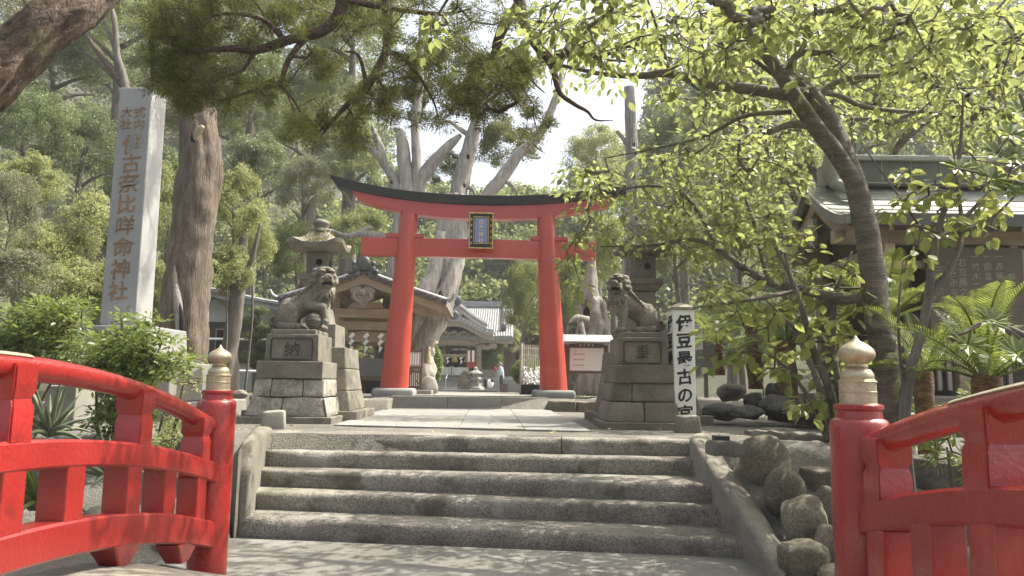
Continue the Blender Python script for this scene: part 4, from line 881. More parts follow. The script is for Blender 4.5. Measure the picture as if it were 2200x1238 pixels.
m = MB(); m.prism([(0, .05), (.1, .1), (.24, .06), (.32, .0), (.26, -.08), (.28, -.2), (.16, -.26), (.10, -.38), (0, -.44), (-.1, -.38), (-.16, -.26), (-.28, -.2), (-.26, -.08), (-.32, 0), (-.24, .06), (-.1, .1)], -.17, -.1); m.ell((0, -.18, -.06), (.09, .05, .09), nu=12, nv=8)
for s in (-1, 1): m.tube([(s * .05, -.18, -.3), (s * .2, -.19, -.18), (s * .17, -.19, -.06), (s * .1, -.18, -.1)], [.03, .04, .03, .015], 6, k=4)
m.build('gable_pendant', M['grey_wood'], pv, loc=(0, -.02, zr_ - .42), smooth=math.radians(40))
for s in (-1, 1):                                                     # rafters under each slope
    for k in range(15):
        y = .15 + k * .2; m = MB(); m.beam((s * .05, y, slope_z(.05) - .10), (s * (half - .06), y, slope_z(half - .06) - .09), .07, .085); m.build('rafter', M['wood_x'], pv)
for s in (-1, 1):                                                     # stepped eave battens under the overhang
    for k in range(7):
        o = -.13 - .055 * k; x0_, x1_ = .9 + .02 * k, half - .07 - .03 * k; m = MB(); m.beam((s * x0_, -.02 + .05 * k, slope_z(x0_) + o), (s * x1_, -.02 + .05 * k, slope_z(x1_) + o + .02), .05, .04); m.build('eave_batten', M['wood_x'], pv)
px_ = .74
for s in (-1, 1):
    for y in (.45, 2.6):
        m = MB(); m.box(s * px_ - .085, s * px_ + .085, y - .085, y + .085, -.2, slope_z(px_) - .12); m.build('post', M['wood'], pv, bevel=.01)
    m = MB(); m.box(s * px_ - .08, s * px_ + .08, -.0, 3.05, slope_z(px_) - .3, slope_z(px_) - .14); m.build('purlin', M['wood'], pv, bevel=.008)
for y in (.45, 2.6):
    for za, zb_, hx, th in ((zP(680), zP(660), .98, .09), (zP(707), zP(688), .72, .05), (zP(733), zP(712), .9, .07)):
        m = MB(); m.box(-hx, hx, y - th, y + th, za, zb_); m.build('cross_beam', M['wood_x'], pv, bevel=.012)
    m = MB(); m.prism([(-.5, 0), (.5, 0), (.3, .17), (-.3, .17)], y - .06, y + .06); m.build('strut', M['wood_x'], pv, loc=(0, 0, zP(660)), bevel=.01)
m = MB(); m.tube([(x, .33, zP(711) - .06 * math.sin((x + .86) * 3.65) ** 2) for x in np.linspace(-.86, .86, 20)], .012, 5); rp = m.build('straw_cord', M['rope'], pv)
for k in range(5):
    x = -.66 + k * .36; m = MB(); p = [(0, 0), (.075, -.05), (-.02, -.16), (.07, -.21), (-.04, -.33), (.05, -.38), (-.05, -.52), (-.02, -.33), (-.09, -.28), (-.01, -.16), (-.09, -.11)]
    m.prism(p, .315, .322); m.build('paper_streamer', M['paper'], pv, loc=(x, 0, zP(711) - .02))
# basin and stone furniture under it
m = MB(); m.box(-.95, .62, .6, 1.5, .0, .50); m.box(-.8, .47, .75, 1.35, .45, .502); o = m.build('water_basin', M['granite'], loc=pv.location + Vector((.1, .1, zP(812) - .0)), bevel=.02); tag(o, 'long grey granite water basin under the pavilion', 'basin')
m = MB(); m.box(-.95, .72, .1, 2.2, -.3, zP(812) + .0); o = m.build('basin_stand', M['black'], loc=pv.location + Vector((.1, .15, 0)), bevel=.02); tag(o, 'dark stone stand carrying the water basin', 'basin stand')
m = MB(); m.box(-.6, .05, -.3, .1, -.3, zP(815)); o = m.build('stone_block', M['granite'], loc=pv.location + Vector((-.05, 0, 0)), bevel=.06); tag(o, 'pale rounded stone block in front of the basin', 'stone')
m = MB(); m.box(-.1, .75, -.2, .05, zP(818), zP(808)); m.box(-.02, .05, -.15, 0, -.3, zP(818)); m.box(.6, .67, -.15, 0, -.3, zP(818)); o = m.build('low_bench', M['wood_dk'], loc=pv.location + Vector((.1, -.1, 0)), bevel=.01); tag(o, 'low dark bench beside the left gate pillar', 'bench')
m = MB(); m.box(-1.5, 1.3, -.6, -.35, -.3, .05); o = m.build('low_kerb', M['granite'], loc=pv.location, bevel=.02); tag(o, 'grey kerb stone along the front of the pavilion', 'kerb')
m = MB(); m.box(-.35, .3, 0, .3, -.05, .12); o = m.build('stepping_block', M['granite_lt'], loc=(U(727, 850, 15.9).x, 15.9, .2), bevel=.02); tag(o, 'low stepping stone left of the gate plinth', 'stone')

# ================================================================== MAIN SHRINE HALL
HD = 42.0; sh_ = HD / FPX; hb = Vector((U(972, 836, HD).x, HD, U(972, 836, HD).z))
hall = thing('shrine_hall', 'main shrine hall with grey tiled roof at the end of the path', 'shrine', hb, 0)
zH = lambda py: U(972, py, HD).z - hb.z
xH = lambda px: (px - 972) * sh_
# floor terrace and walls
m = MB(); m.box(xH(860), xH(1150), 1.0, 9, -.4, zH(806)); m.build('terrace', M['granite'], hall)
m = MB(); m.box(xH(885), xH(1105), 3.4, 8.5, zH(806), zH(716)); m.build('wall', M['wood_dk'], hall)
for px in (905, 942, 1000, 1034, 1075): m = MB(); m.box(xH(px) - .12, xH(px) + .12, 3.2, 3.45, zH(806), zH(716)); m.build('pillar', M['wood'], hall)
for x0, x1 in ((910, 940), (1003, 1032), (1037, 1072)):               # lattice panels
    m = MB(); a, b = xH(x0), xH(x1); z0, z1 = zH(786), zH(745)
    n = int((b - a) / .11)
    for k in range(n + 1): x = lerp(a, b, k / n); m.box(x - .016, x + .016, 3.30, 3.34, z0, z1)
    n = int((z1 - z0) / .11)
    for k in range(n + 1): z = lerp(z0, z1, k / n); m.box(a, b, 3.31, 3.345, z - .016, z + .016)
    m.build('lattice_panel', M['wood'], hall)
for x0, x1 in ((960, 975), (977, 993)):
    m = MB(); m.box(xH(x0), xH(x1), 3.25, 3.3, zH(748), zH(743)); m.build('transom_pane', M['paper'], hall)
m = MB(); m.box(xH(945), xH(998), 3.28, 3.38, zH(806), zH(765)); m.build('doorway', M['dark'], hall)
m = MB(); m.box(xH(950), xH(972), 2.4, 2.9, zH(806), zH(793)); m.box(xH(948), xH(974), 2.4, 2.9, zH(793), zH(789)); m.build('offering_box', M['redcloth'], hall)
m = MB(); m.box(xH(977), xH(990), 2.3, 2.34, zH(797), zH(787)); m.build('notice_sheet', M['paper'], hall)
# porch beams
m = MB(); m.tube([(xH(928), 1.2, zH(737)), (xH(950), 1.1, zH(732)), (xH(972), 1.1, zH(731)), (xH(995), 1.1, zH(732)), (xH(1024), 1.2, zH(737))], [.2, .26, .27, .26, .2], 8, k=5); m.build('porch_beam', M['grey_wood'], hall, smooth=True)
for s in (-1, 1):
    m = MB(); m.box(s * 1.42 - .14, s * 1.42 + .14, 1.0, 1.28, zH(830), zH(737)); m.build('porch_pillar', M['wood'], hall)
    m = MB()
    for k in range(6): m.ell((s * (1.3 + .2 * k), 1.05, zH(742) + .06 * math.sin(k * 1.8)), (.16, .12, .17), nu=8, nv=6)
    m.build('beam_carving', M['grey_wood'], hall)
m = MB(); 
for k in range(13): m.ell((lerp(-1.1, 1.1, k / 12), 1.0, zH(725) + .08 * math.sin(k * 2.4)), (.17, .1, .13), nu=8, nv=6)
for k in range(9): m.ell((lerp(-.75, .75, k / 8), .75, zH(713) + .07 * math.sin(k * 2.1)), (.15, .1, .1), nu=8, nv=6)
m.build('dragon_carving', M['grey_wood'], hall)
m = MB(); 
for k in range(11): x = lerp(-2.2, 2.2, k / 10); m.box(x - .12, x + .12, 1.0, 1.5, zH(730) + .3, zH(730) + .52)
m.build('bracket_row', M['wood'], hall)
# undulating porch gable
def kara(x): t = min(1, abs(x) / 2.25); return .5 * (1 + math.cos(PI * t)) * 1.0
kx = np.linspace(-2.25, 2.25, 31); z0k = zH(728)
def kband(name, mt, o0, o1, y0, y1):
    m = MB()
    for a, b in zip(kx[:-1], kx[1:]): m.hexa(*[[(a, y0, z0k + kara(a) * .78 + o), (b, y0, z0k + kara(b) * .78 + o), (b, y1, z0k + kara(b) * .78 + o), (a, y1, z0k + kara(a) * .78 + o)] for o in (o0, o1)])
    return m.build(name, M[mt], hall)
kband('porch_bargeboard', 'grey_wood', -.05, .22, .1, .28); kband('porch_soffit', 'wood', .05, .12, .28, 3.2); kband('porch_roof', 'tile', .222, .4, .0, 3.2)
m = MB()
for k in range(21):
    x = lerp(-2.2, 2.2, k / 20); pts = [(x, y, z0k + kara(x) * .78 + .42) for y in (-.05, 3.2)]; m.tube(pts, .075, 7)
for a in range(0, 30, 1): m.beam((kx[a], .06, z0k + kara(kx[a]) * .78 + .5), (kx[a + 1], .06, z0k + kara(kx[a + 1]) * .78 + .5), .2, .1)
m.build('porch_tiles', M['tile'], hall, smooth=math.radians(40))
m = MB(); m.ell((0, .0, z0k + 1.35), (.3, .15, .28), nu=12, nv=8); m.beam((0, .1, z0k + 1.32), (0, 3.2, z0k + 1.6), .3, .3); m.build('porch_ridge', M['tile_dk'], hall)
# big roof: front slope facing us with rows of tiles
xa, xb = xH(905), xH(1100); zr0, ze0 = zH(636), zH(722); yr, ye = 6.8, .9
def rz_(t): return lerp(zr0, ze0, t * .78 + .22 * (1 - (1 - t) ** 2))
T_ = np.linspace(0, 1, 11)
m = MB()
for a, b in zip(T_[:-1], T_[1:]):
    m.hexa(*[[(xa, lerp(yr, ye, a), rz_(a) + o), (xb, lerp(yr, ye, a), rz_(a) + o), (xb, lerp(yr, ye, b), rz_(b) + o), (xa, lerp(yr, ye, b), rz_(b) + o)] for o in (-.15, 0)])
m.build('main_roof', M['tile'], hall)
m = MB()
for k in range(34):
    x = lerp(xa + .1, xb - .1, k / 33); m.tube([(x, lerp(yr, ye - .05, t), rz_(t) + .05) for t in T_], .07, 6)
    for t in np.linspace(.02, .98, 22): m.beam((x, lerp(yr, ye, t), rz_(t) + .075), (x, lerp(yr, ye, t) - .03, rz_(t) + .065), .17, .11) if False else None
m.build('roof_tile_rows', M['tile'], hall, smooth=math.radians(40))['kind'] = 'stuff'
m = MB(); m.box(xa - .1, xb, ye + .1, ye + .5, ze0 - .32, ze0 - .16); m.build('eave_board', M['grey_wood'], hall)
m = MB(); m.box(xH(960), xb, yr - .2, yr + .2, zr0 - .1, zr0 + .32); m.box(xH(958), xb, yr - .26, yr + .26, zr0 + .322, zr0 + .42); m.build('main_ridge', M['tile'], hall)
m = MB()
for k in range(30): x = lerp(xH(964), xb - .1, k / 29); m.tube([(x, yr - .24, zr0 + .03), (x, yr - .1, zr0 + .03)], .07, 7)
m.build('ridge_end_tiles', M['tile_dk'], hall)
m = MB(); m.tube([(xH(1078), lerp(yr, ye, t) - .1, rz_(t) + .2) for t in np.linspace(.02, .8, 8)], [.16] * 8, 8); m.ell((xH(1078), lerp(yr, ye, .82), rz_(.82) + .35), (.2, .2, .3), nu=10, nv=7); m.build('descending_ridge', M['tile_dk'], hall, smooth=math.radians(40))
# triangular front gable on the slope
gx, gz, gw, gb = 0.05, zH(650), 1.75, zH(695)
def gz_(x): t = abs(x) / gw; return lerp(gz, gb, t * 1.25 - .25 * t * t)
X = np.linspace(0, gw, 11)
for nm, mt, o0, o1, y0, y1 in (('gable_bargeboard', 'plaster', -.22, -.02, 1.9, 2.05), ('gable_roof', 'tile', -.018, .1, 1.8, 6.0)):
    m = MB()
    for s in (-1, 1):
        for a, b in zip(X[:-1], X[1:]): m.hexa(*[[(gx + s * a, y0, gz_(a) + o), (gx + s * b, y0, gz_(b) + o), (gx + s * b, y1, gz_(b) + o), (gx + s * a, y1, gz_(a) + o)] for o in (o0, o1)])
    m.build(nm, M[mt], hall)
m = MB()
for s in (-1, 1):
    for q in (.0, .16): m.tube([(gx + s * a, 1.85 + q * 2, gz_(a) + .13 + q * .6) for a in X], .075, 7)
    for k in range(13): a = lerp(.15, gw, k / 12); m.tube([(gx + s * a, 1.72, gz_(a) + .06), (gx + s * a, 1.9, gz_(a) + .06)], .07, 7)
m.build('gable_tiles', M['tile'], hall, smooth=math.radians(40))
m = MB(); m.prism([(-gw * .9, gb + .05 - gz), (gw * .9, gb + .05 - gz), (0, -.2)], 2.3, 2.4); m.build('gable_wall', M['wood_dk'], hall, loc=(gx, 0, gz))
m = MB(); m.ell((gx, 2.0, gz - .5), (.28, .08, .2), nu=12, nv=8); m.ell((gx, 2.2, gz - .85), (.55, .06, .12), nu=12, nv=8); m.build('gable_pendant', M['plaster'], hall)
m = MB(); m.ell((gx, 1.8, gz + .3), (.24, .14, .3), nu=10, nv=7); m.build('gable_ornament', M['tile_dk'], hall)
# straw rope with tassels over the door
m = MB(); pts = [(lerp(-1.35, 1.35, t), .9, zH(757) - .18 * math.sin(PI * t)) for t in np.linspace(0, 1, 16)]; m.tube(pts, [.04 + .07 * math.sin(PI * t) for t in np.linspace(0, 1, 16)], 8, ridge=.3); m.build('straw_rope', M['rope'], hall, smooth=True)
for x in (-.75, .02, .75):
    m = MB(); m.lathe([(.03, .5), (.07, .42), (.11, .3), (.2, .02), (.19, 0)], 10); m.build('straw_tassel', M['straw'], hall, loc=(x, .9, zH(777)))
for x in (-.38, .40):
    m = MB(); m.prism([(0, 0), (.13, -.08), (-.02, -.24), (.11, -.32), (-.06, -.5), (-.03, -.25), (-.12, -.18)], .88, .89); m.build('paper_streamer', M['paper'], hall, loc=(x, 0, zH(763)))
# stone stairs up to it
ns = 7
for k in range(ns):
    z1 = zH(806) - (k) * (zH(806) - 0) / ns; m = MB(); m.box(xH(928), xH(990), 1.0 - (k + 1) * .34, 1.0 - k * .34 + .05, -.3, z1 - .12); m.build('stair_stone', M['granite'], hall, bevel=.01)
m = MB(); m.tube([(xH(963), .95, zH(805)), (xH(963), .95, zH(788)), (xH(962), -1.4, zH(815)), (xH(962), -1.4, 0)], .025, 6); m.build('hand_rail', M['steel'], hall)
m = MB(); m.box(xH(995), xH(1001), -.6, 1.2, -.3, zH(815)); m.build('stair_cheek', M['granite'], hall)
# white picket fence on the terrace
def fence(name, label, A, B, h, n, mt, posts, pic_w=.09):
    A, B = Vector(A), Vector(B); r = thing(name, label, 'fence', A); D = B - A
    for z in (h * .2, h * .92): m = MB(); m.beam(Vector((0, 0, z)), D + Vector((0, 0, z)), .05, .09); m.build('rail', M[mt], r)
    me = MB().box(-pic_w / 2, pic_w / 2, -.045, -.026, 0, h * .98).mesh('picket', M[mt])
    for k in range(n): o = link('picket', me, r, D * ((k + .5) / n)); o.rotation_euler = (0, 0, math.atan2(D.y, D.x))
    for t in posts: m = MB(); m.box(-.06, .06, -.06, .06, 0, h * 1.12); m.build('post', M[mt], r, loc=D * t)
fence('picket_fence', 'white picket fence in front of the shrine door, left of the rail', hb + Vector((xH(947), .9, zH(806))), hb + Vector((xH(966), .9, zH(806))), zH(789) - zH(806), 8, 'white', (0, 1))
fence('picket_fence', 'white picket fence in front of the shrine door, right of the rail', hb + Vector((xH(968), .9, zH(806))), hb + Vector((xH(1001), .9, zH(806))), zH(789) - zH(806), 13, 'white', (0, 1))
fa, fb = U(1029, 810, 41.6), U(1068, 811, 41.6); fz = U(1040, 812, 41.6).z
fence('stone_fence', 'pale stone baluster fence behind the standing visitor', (fa.x, 41.6, fz), (fb.x, 41.6, fz), U(1040, 795, 41.6).z - fz, 9, 'granite_lt', (0, 1), .17)
m = MB(); m.box(fa.x - .3, fb.x + 3, 41.4, 42.2, -.4, fz); tag(m.build('retaining_wall', M['granite'], bevel=.02), 'low grey retaining wall below the stone fence', 'wall')
# striped vertical banner
bn = thing('banner', 'red white and green striped hanging banner by the shrine porch', 'banner', hb + Vector((xH(1012), .3, zH(795))))
h0 = zH(752) - zH(795)
for k, (c_, x0, x1) in enumerate((('paper', -.24, -.12), ('redcloth', -.118, .0), ('paper', .002, .12), ('l_dark', .122, .24))): m = MB(); m.box(x0, x1, -.02, .02, h0 * .42, h0); m.build('stripe', M[c_], bn)
m = MB(); m.box(-.3, .2, -.03, .03, h0 * .14, h0 * .40); m.build('red_panel', M['redcloth'], bn)
m = MB(); m.tube([(-.28, 0.05, -.6), (-.28, 0.05, h0 + .1)], .03, 6); m.build('pole', M['grey_wood'], bn)
# small stone things and people left of the rack
d_ = 39.0; s3 = d_ / FPX; g3 = lambda px, py=845: Vector((U(px, py, d_).x, d_, U(px, py, d_).z))
m = MB(); m.prism([(-.34, 0), (.36, 0), (.33, .55), (.22, .95), (.02, 1.06), (-.2, .85), (-.32, .4)], -.12, .12); tag(m.build('memorial_stone', M['boulder'], loc=g3(997, 838), bevel=.04, sub=2, wob=.03), 'rounded upright memorial stone beside the shrine stairs', 'stone')
sl_ = thing('stone_lantern', 'small pale stone lantern in front of the shrine stairs', 'lantern', g3(1021, 838))
for nm, pr in (('base', [(.5, 0), (.46, .12), (.36, .2), (.34, .35)]), ('middle', [(.22, .352), (.2, .55)]), ('platform', [(.34, .552), (.3, .66)]), ('light_box', [(.2, .662), (.2, .85)]), ('roof', [(.38, .852), (.3, .93), (.12, 1.04)]), ('finial', [(.1, 1.042), (.12, 1.12), (.03, 1.22)])):
    m = MB(); m.lathe(pr, 6); m.build(nm, M['granite_lt'], sl_)
m = MB(); m.box(g3(985).x, g3(1012).x, d_ - .5, d_ + .4, -.4, g3(985, 836).z); tag(m.build('low_kerb', M['granite'], bevel=.02), 'grey kerb under the small stone lantern', 'kerb')
m = MB(); m.box(g3(1010).x, g3(1073).x, d_ - 1.4, d_ - .6, -.4, g3(1010, 836).z - .02); tag(m.build('low_wall', M['rock'], bevel=.02), 'low dark stone wall beside the standing visitor', 'wall')
d_ = 38.2
bp_ = thing('bag', 'white and navy bag left on the low dark wall', 'bag', g3(1052, 833)); m = MB(); m.ell((0, 0, .2), (.2, .16, .22), nu=12, nv=8); m.build('white_side', M['paper'], bp_); m = MB(); m.ell((-.2, 0, .26), (.12, .16, .26), nu=12, nv=8); m.ell((.12, -.05, .36), (.1, .1, .1), nu=8, nv=6); m.build('navy_side', M['trousers'], bp_)
d_ = 37.0
bn2 = thing('waste_bin', 'dark square waste bin beside the standing visitor', 'bin', g3(1083, 846)); m = MB(); m.frus(0, .44, (.17, .16), (.18, .17)); m.build('bin_body', M['board'], bn2, bevel=.01); m = MB(); m.frus(.442, .48, (.2, .19), (.19, .18)); m.build('lid', M['wood_dk'], bn2)
# person
pp = g3(1076, 845); per = thing('person', 'grey haired visitor in a pale blue shirt holding up a red cloth', 'person', pp, 0); S = 1.52 / 1.66
def skin_body():
    m = MB(); E = m.ell
    def cap(p, q, a, b, n=9):
        p, q = Vector(p) * S, Vector(q) * S
        for k in range(n + 1): t = k / n; E(p.lerp(q, t), lerp(a, b, t) * S, nu=10, nv=7)
    for s in (-1, 1):
        cap((.02, s * .09, .86), (.03 + .02 * s, s * .1, .48), .085, .06); cap((.03 + .02 * s, s * .1, .48), (.05 + .05 * s, s * .1, .09), .058, .04); cap((.05 + .05 * s, s * .1, .045), (-.1 + .05 * s, s * .11, .03), .042, .03, 5)
        cap((-.02, s * .17, 1.33), (-.06, s * .21, 1.08), .05, .04); cap((-.06, s * .21, 1.08), (-.25, s * .10, 1.22 if s < 0 else 1.0), .04, .03)
        h = Vector((-.28, s * .09, 1.25 if s < 0 else 1.0)); E(h * S, (.035 * S, .03 * S, .045 * S), nu=8, nv=6)
        for q in range(4): cap(h + Vector((-.01, (q - 1.5) * .016, .03)), h + Vector((-.035, (q - 1.5) * .017, .075 - .006 * q)), .009, .007, 3)
        cap(h + Vector((.01, -s * .03, .0)), h + Vector((-.02, -s * .05, .035)), .01, .008, 3)
    cap((.02, 0, .9), (.01, 0, 1.1), .13, .125, 5); cap((.01, 0, 1.1), (-.03, 0, 1.3), .135, .13, 5); cap((-.03, -.12, 1.33), (-.03, .12, 1.33), .075, .075, 6)
    cap((-.035, 0, 1.38), (-.06, 0, 1.47), .05, .048, 4); E(Vector((-.08, 0, 1.55)) * S, (.092 * S, .075 * S, .115 * S), nu=14, nv=10); E(Vector((-.17, 0, 1.53)) * S, (.02 * S, .013 * S, .02 * S), nu=8, nv=6)
    for s in (-1, 1): E(Vector((-.07, s * .075, 1.55)) * S, (.02 * S, .01 * S, .03 * S), nu=8, nv=6)
    return m
def remeshed(m, mats, vox):
    me = m.mesh('body', mats[0]); o = bpy.data.objects.new('body', me); COL.objects.link(o); md = o.modifiers.new('r', 'REMESH'); md.voxel_size = vox; md = o.modifiers.new('s', 'SMOOTH'); md.iterations = 3
    dg = bpy.context.evaluated_depsgraph_get(); dg.update(); me2 = bpy.data.meshes.new_from_object(o.evaluated_get(dg)); bpy.data.objects.remove(o); me2.materials.clear()
    for q in mats: me2.materials.append(q)
    me2.shade_smooth(); return me2
link('body', remeshed(skin_body(), [M['skin']], .011), per)
def shell(name, mt, f):
    m = MB(); f(m); me = remeshed(m, [M[mt]], .012); me.name = name; link(name, me, per)
def capm(m, p, q, a, b, n=8):
    p, q = Vector(p) * S, Vector(q) * S
    for k in range(n + 1): t = k / n; m.ell(p.lerp(q, t), lerp(a, b, t) * S, nu=10, nv=7)
def fshirt(m):
    capm(m, (.02, 0, .86), (.01, 0, 1.1), .155, .15); capm(m, (.01, 0, 1.1), (-.03, 0, 1.3), .155, .148); capm(m, (-.03, -.12, 1.33), (-.03, .12, 1.33), .09, .09)
    for s in (-1, 1): capm(m, (-.02, s * .17, 1.33), (-.06, s * .21, 1.08), .068, .058); capm(m, (-.06, s * .21, 1.08), (-.17, s * .15, 1.16 if s < 0 else 1.03), .055, .048)
def ftr(m):
    for s in (-1, 1): capm(m, (.02, s * .08, .88), (.03 + .02 * s, s * .1, .48), .115, .08); capm(m, (.03 + .02 * s, s * .1, .48), (.05 + .05 * s, s * .1, .12), .078, .062)
def fh(m): m.ell(Vector((-.065, 0, 1.585)) * S, (.1 * S, .088 * S, .1 * S), nu=12, nv=8); m.ell(Vector((-.02, 0, 1.54)) * S, (.075 * S, .08 * S, .09 * S), nu=12, nv=8)
shell('shirt', 'shirt', fshirt); shell('trousers', 'trousers', ftr); shell('hair', 'hair', fh)
m = MB(); m.ell(pp + Vector((-.31, -.09, 1.3)) * S, (.09, .07, .1), nu=10, nv=8); o = m.build('red_cloth', M['redcloth'], wob=.03, wfreq=9); tag(o, 'crumpled red cloth held up in front of the face', 'cloth')

# ================================================================== COPPER ROOFED HALL ON THE RIGHT
ch = thing('copper_roof_hall', 'timber hall with green copper roof behind the cherry trunk', 'hall', (4.27, 10.5, 0), 0)
zri, zea, XL, XR = 3.42, 2.70, 0.0, 5.2; hy = 1.35
def ry(t): return hy * t
def rzz(t): return lerp(zri, zea, 1 - (1 - t) ** 1.55)
T_ = np.linspace(0, 1, 8)
for s in (-1, 1):
    for k in range(7):                                               # lapped copper courses, each split in sheets
        t0, t1 = T_[k], T_[k + 1]; ncol = 5 if s < 0 else 1
        for c_ in range(ncol):
            a, b = lerp(XL, XR, c_ / ncol), lerp(XL, XR, (c_ + 1) / ncol) - .004
            m = MB(); q = lambda t, o: [(a, s * ry(t), rzz(t) + o), (b, s * ry(t), rzz(t) + o)]
            A0, B0 = q(t0, .0), q(t1, .012); A1, B1 = q(t0, .018), q(t1, .034)
            m.add(A0 + B0[::-1] + A1 + B1[::-1], [(3, 2, 1, 0), (4, 5, 6, 7), (0, 1, 5, 4), (1, 2, 6, 5), (2, 3, 7, 6), (3, 0, 4, 7)]); m.build('copper_sheet', M['copper'], ch)
    m = MB(); m.box(XL, XR, *(sorted((s * (hy - .03), s * (hy + .02)))), zea - .12, zea + .03); m.build('eave_edge', M['copper_dk'], ch)
    m = MB(); pr = []                                                 # thick curved verge
    TT = np.linspace(0, 1, 12)
    for o, dx, nm, mt in ((-.10, -.06, 'verge', 'copper'), (-.34, .10, 'barge_board', 'wood')):
        m = MB(); hgt = .12 if nm == 'verge' else .22
        for a, b in zip(TT[:-1], TT[1:]):
            b_ = b * (.96 if nm != 'verge' else 1); a_ = a * (.96 if nm != 'verge' else 1)
            m.hexa(*[[(dx, s * ry(a_), rzz(a_) + oo), (dx + .10, s * ry(a_), rzz(a_) + oo), (dx + .10, s * ry(b_), rzz(b_) + oo), (dx, s * ry(b_), rzz(b_) + oo)] for oo in (o, o + hgt)])
        m.build(nm, M[mt], ch)
m = MB(); m.box(.42, XR, -.16, .16, zri + .0, zri + .36); rg = m.build('ridge_box', M['copper_dk'], ch, bevel=.008)
m = MB(); m.box(.36, XR, -.22, .22, zri + .362, zri + .44); m.build('ridge_cap', M['copper'], ch, bevel=.015)
for k in range(11): m = MB(); m.box(.6 + k * .42, .612 + k * .42, -.172, -.159, zri + .02, zri + .36); m.build('ridge_seam', M['copper'], rg)
m = MB(); m.box(.42, XR, -.18, -.158, zri + .03, zri + .05); m.build('ridge_band', M['copper'], rg)
m = MB(); m.tube([(.3, -.2, zri + .02), (.22, -.28, zri + .22), (.3, -.3, zri + .46), (.45, -.26, zri + .42), (.42, -.24, zri + .26)], [.1, .11, .1, .08, .05], 8, k=5)
m.tube([(.3, -.24, zri + .0), (.36, -.42, zri - .1), (.5, -.55, zri - .24), (.62, -.5, zri - .2)], [.09, .08, .07, .04], 8, k=4); m.box(.24, .42, -.2, .2, zri, zri + .34); m.build('ridge_end_scroll', M['copper'], ch, smooth=math.radians(50))
m = MB(); m.prism([(0, 0), (.11, -.06), (.07, -.2), (.12, -.3), (.03, -.42), (-.03, -.42), (-.12, -.3), (-.07, -.2), (-.11, -.06)], -.03, .03, Matrix.Rotation(PI / 2, 3, 'Z')); m.build('gable_pendant', M['grey_wood'], ch, loc=(.06, 0, zri - .45))
m = MB(); m.add([(.6, -1.05, 2.3), (.6, 1.05, 2.3), (.6, .55, 3.1), (.6, 0, 3.3), (.6, -.55, 3.1)], [(0, 1, 2, 3, 4)]); m.build('gable_wall', M['wood_dk'], ch)
for k in range(18): m = MB(); y0 = -hy + .06; x = .25 + k * .28; m.beam((x, -1.3, zea - .14), (x, -.7, zea + .12), .06, .075); m.build('rafter', M['wood'], ch)
for y in (-.9, .9):
    for x in (.55, 1.55, 3.0, 4.6): m = MB(); m.box(x - .085, x + .085, y - .085, y + .085, .45, 2.75); m.build('post', M['wood'], ch, bevel=.01)
    m = MB(); m.box(-.05, XR, y - .07, y + .07, 2.42, 2.60); m.build('eave_beam', M['wood_x'], ch, bevel=.01)
    m = MB(); m.box(.3, XR, y - .055, y + .055, 2.1, 2.2); m.build('tie_beam', M['wood_x'], ch, bevel=.008)
for x in (.55, 4.6): m = MB(); m.box(x - .07, x + .07, -1.2, 1.2, 2.25, 2.38); m.build('cross_beam', M['wood'], ch, bevel=.01)
for x in (1.55, 2.3, 3.0, 3.8): m = MB(); m.box(x - .05, x + .05, -.96, -.84, 2.205, 2.415); m.build('short_strut', M['wood'], ch)
m = MB(); m.box(.55, XR, .6, .7, .45, 2.7); m.build('rear_wall', M['wood_dk'], ch)
for k in range(9): m = MB(); x = .72 + k * .5; m.box(x, x + .488, -.75, -.72, .5, 1.25 if k > -1 else 2); m.build('wall_board', M['wood_dk'], ch)
for k in range(12): m = MB(); x = .7 + k * .13; m.box(x, x + .05, -.93, -.89, .52, 1.25); m.build('lattice_bar', M['grey_wood'], ch)
m = MB(); m.box(.62, 2.3, -.94, -.88, 1.25, 1.31); m.build('lattice_rail', M['grey_wood'], ch)
tb = thing('wooden_tablet', 'dark wooden tablet with faded brush lettering on the hall wall', 'tablet', (0, 9.44, 0)); tbl, tbr = U(1990, 540, 9.44), U(2195, 530, 9.44); zt_, zb_ = U(2100, 532, 9.44).z, U(2100, 715, 9.44).z
m = MB(); m.box(tbl.x, tbr.x, 0, .05, zb_ - .02, zt_); m.build('panel', M['board'], tb, bevel=.006)
for px, py, tx in ((2145, 541, '一赤馬二合'), (2120, 541, '一鶴島二合'), (2094, 541, '一竹木二備'), (2066, 553, '右立風之'), (2045, 555, '合谷永長'), (2017, 570, '三月吉'), (2172, 585, '奉')):
    p = U(px, py, 9.435); glyph(tx, .115, .0, .003, gap=1.12, wob=1.5).build('lettering', M['grey_wood'], tb, loc=(p.x, -.002, p.z))
m = MB(); p = U(2212, 640, 9.5); m.box(p.x - .09, p.x + .3, -.02, .03, zb_ - .2, zt_ + .0); o = m.build('wooden_tablet', M['wood'], loc=(0, 9.55, 0)); tag(o, 'pale wooden tablet at the right edge of the hall wall', 'tablet')
m = MB(); m.box(4.6, 9.5, 8.9, 12, .2, .45); o = m.build('stone_plinth', M['ped'], bevel=.02); o.parent = ch; o.matrix_parent_inverse = Matrix.Translation((-4.27, -10.5, 0)); 
m = MB(); m.box(4.2, 9.5, 8.5, 12.3, -.2, .2); o = m.build('plinth_step', M['rock'], bevel=.03, sub=2, wob=.04); o.parent = ch; o.matrix_parent_inverse = Matrix.Translation((-4.27, -10.5, 0))

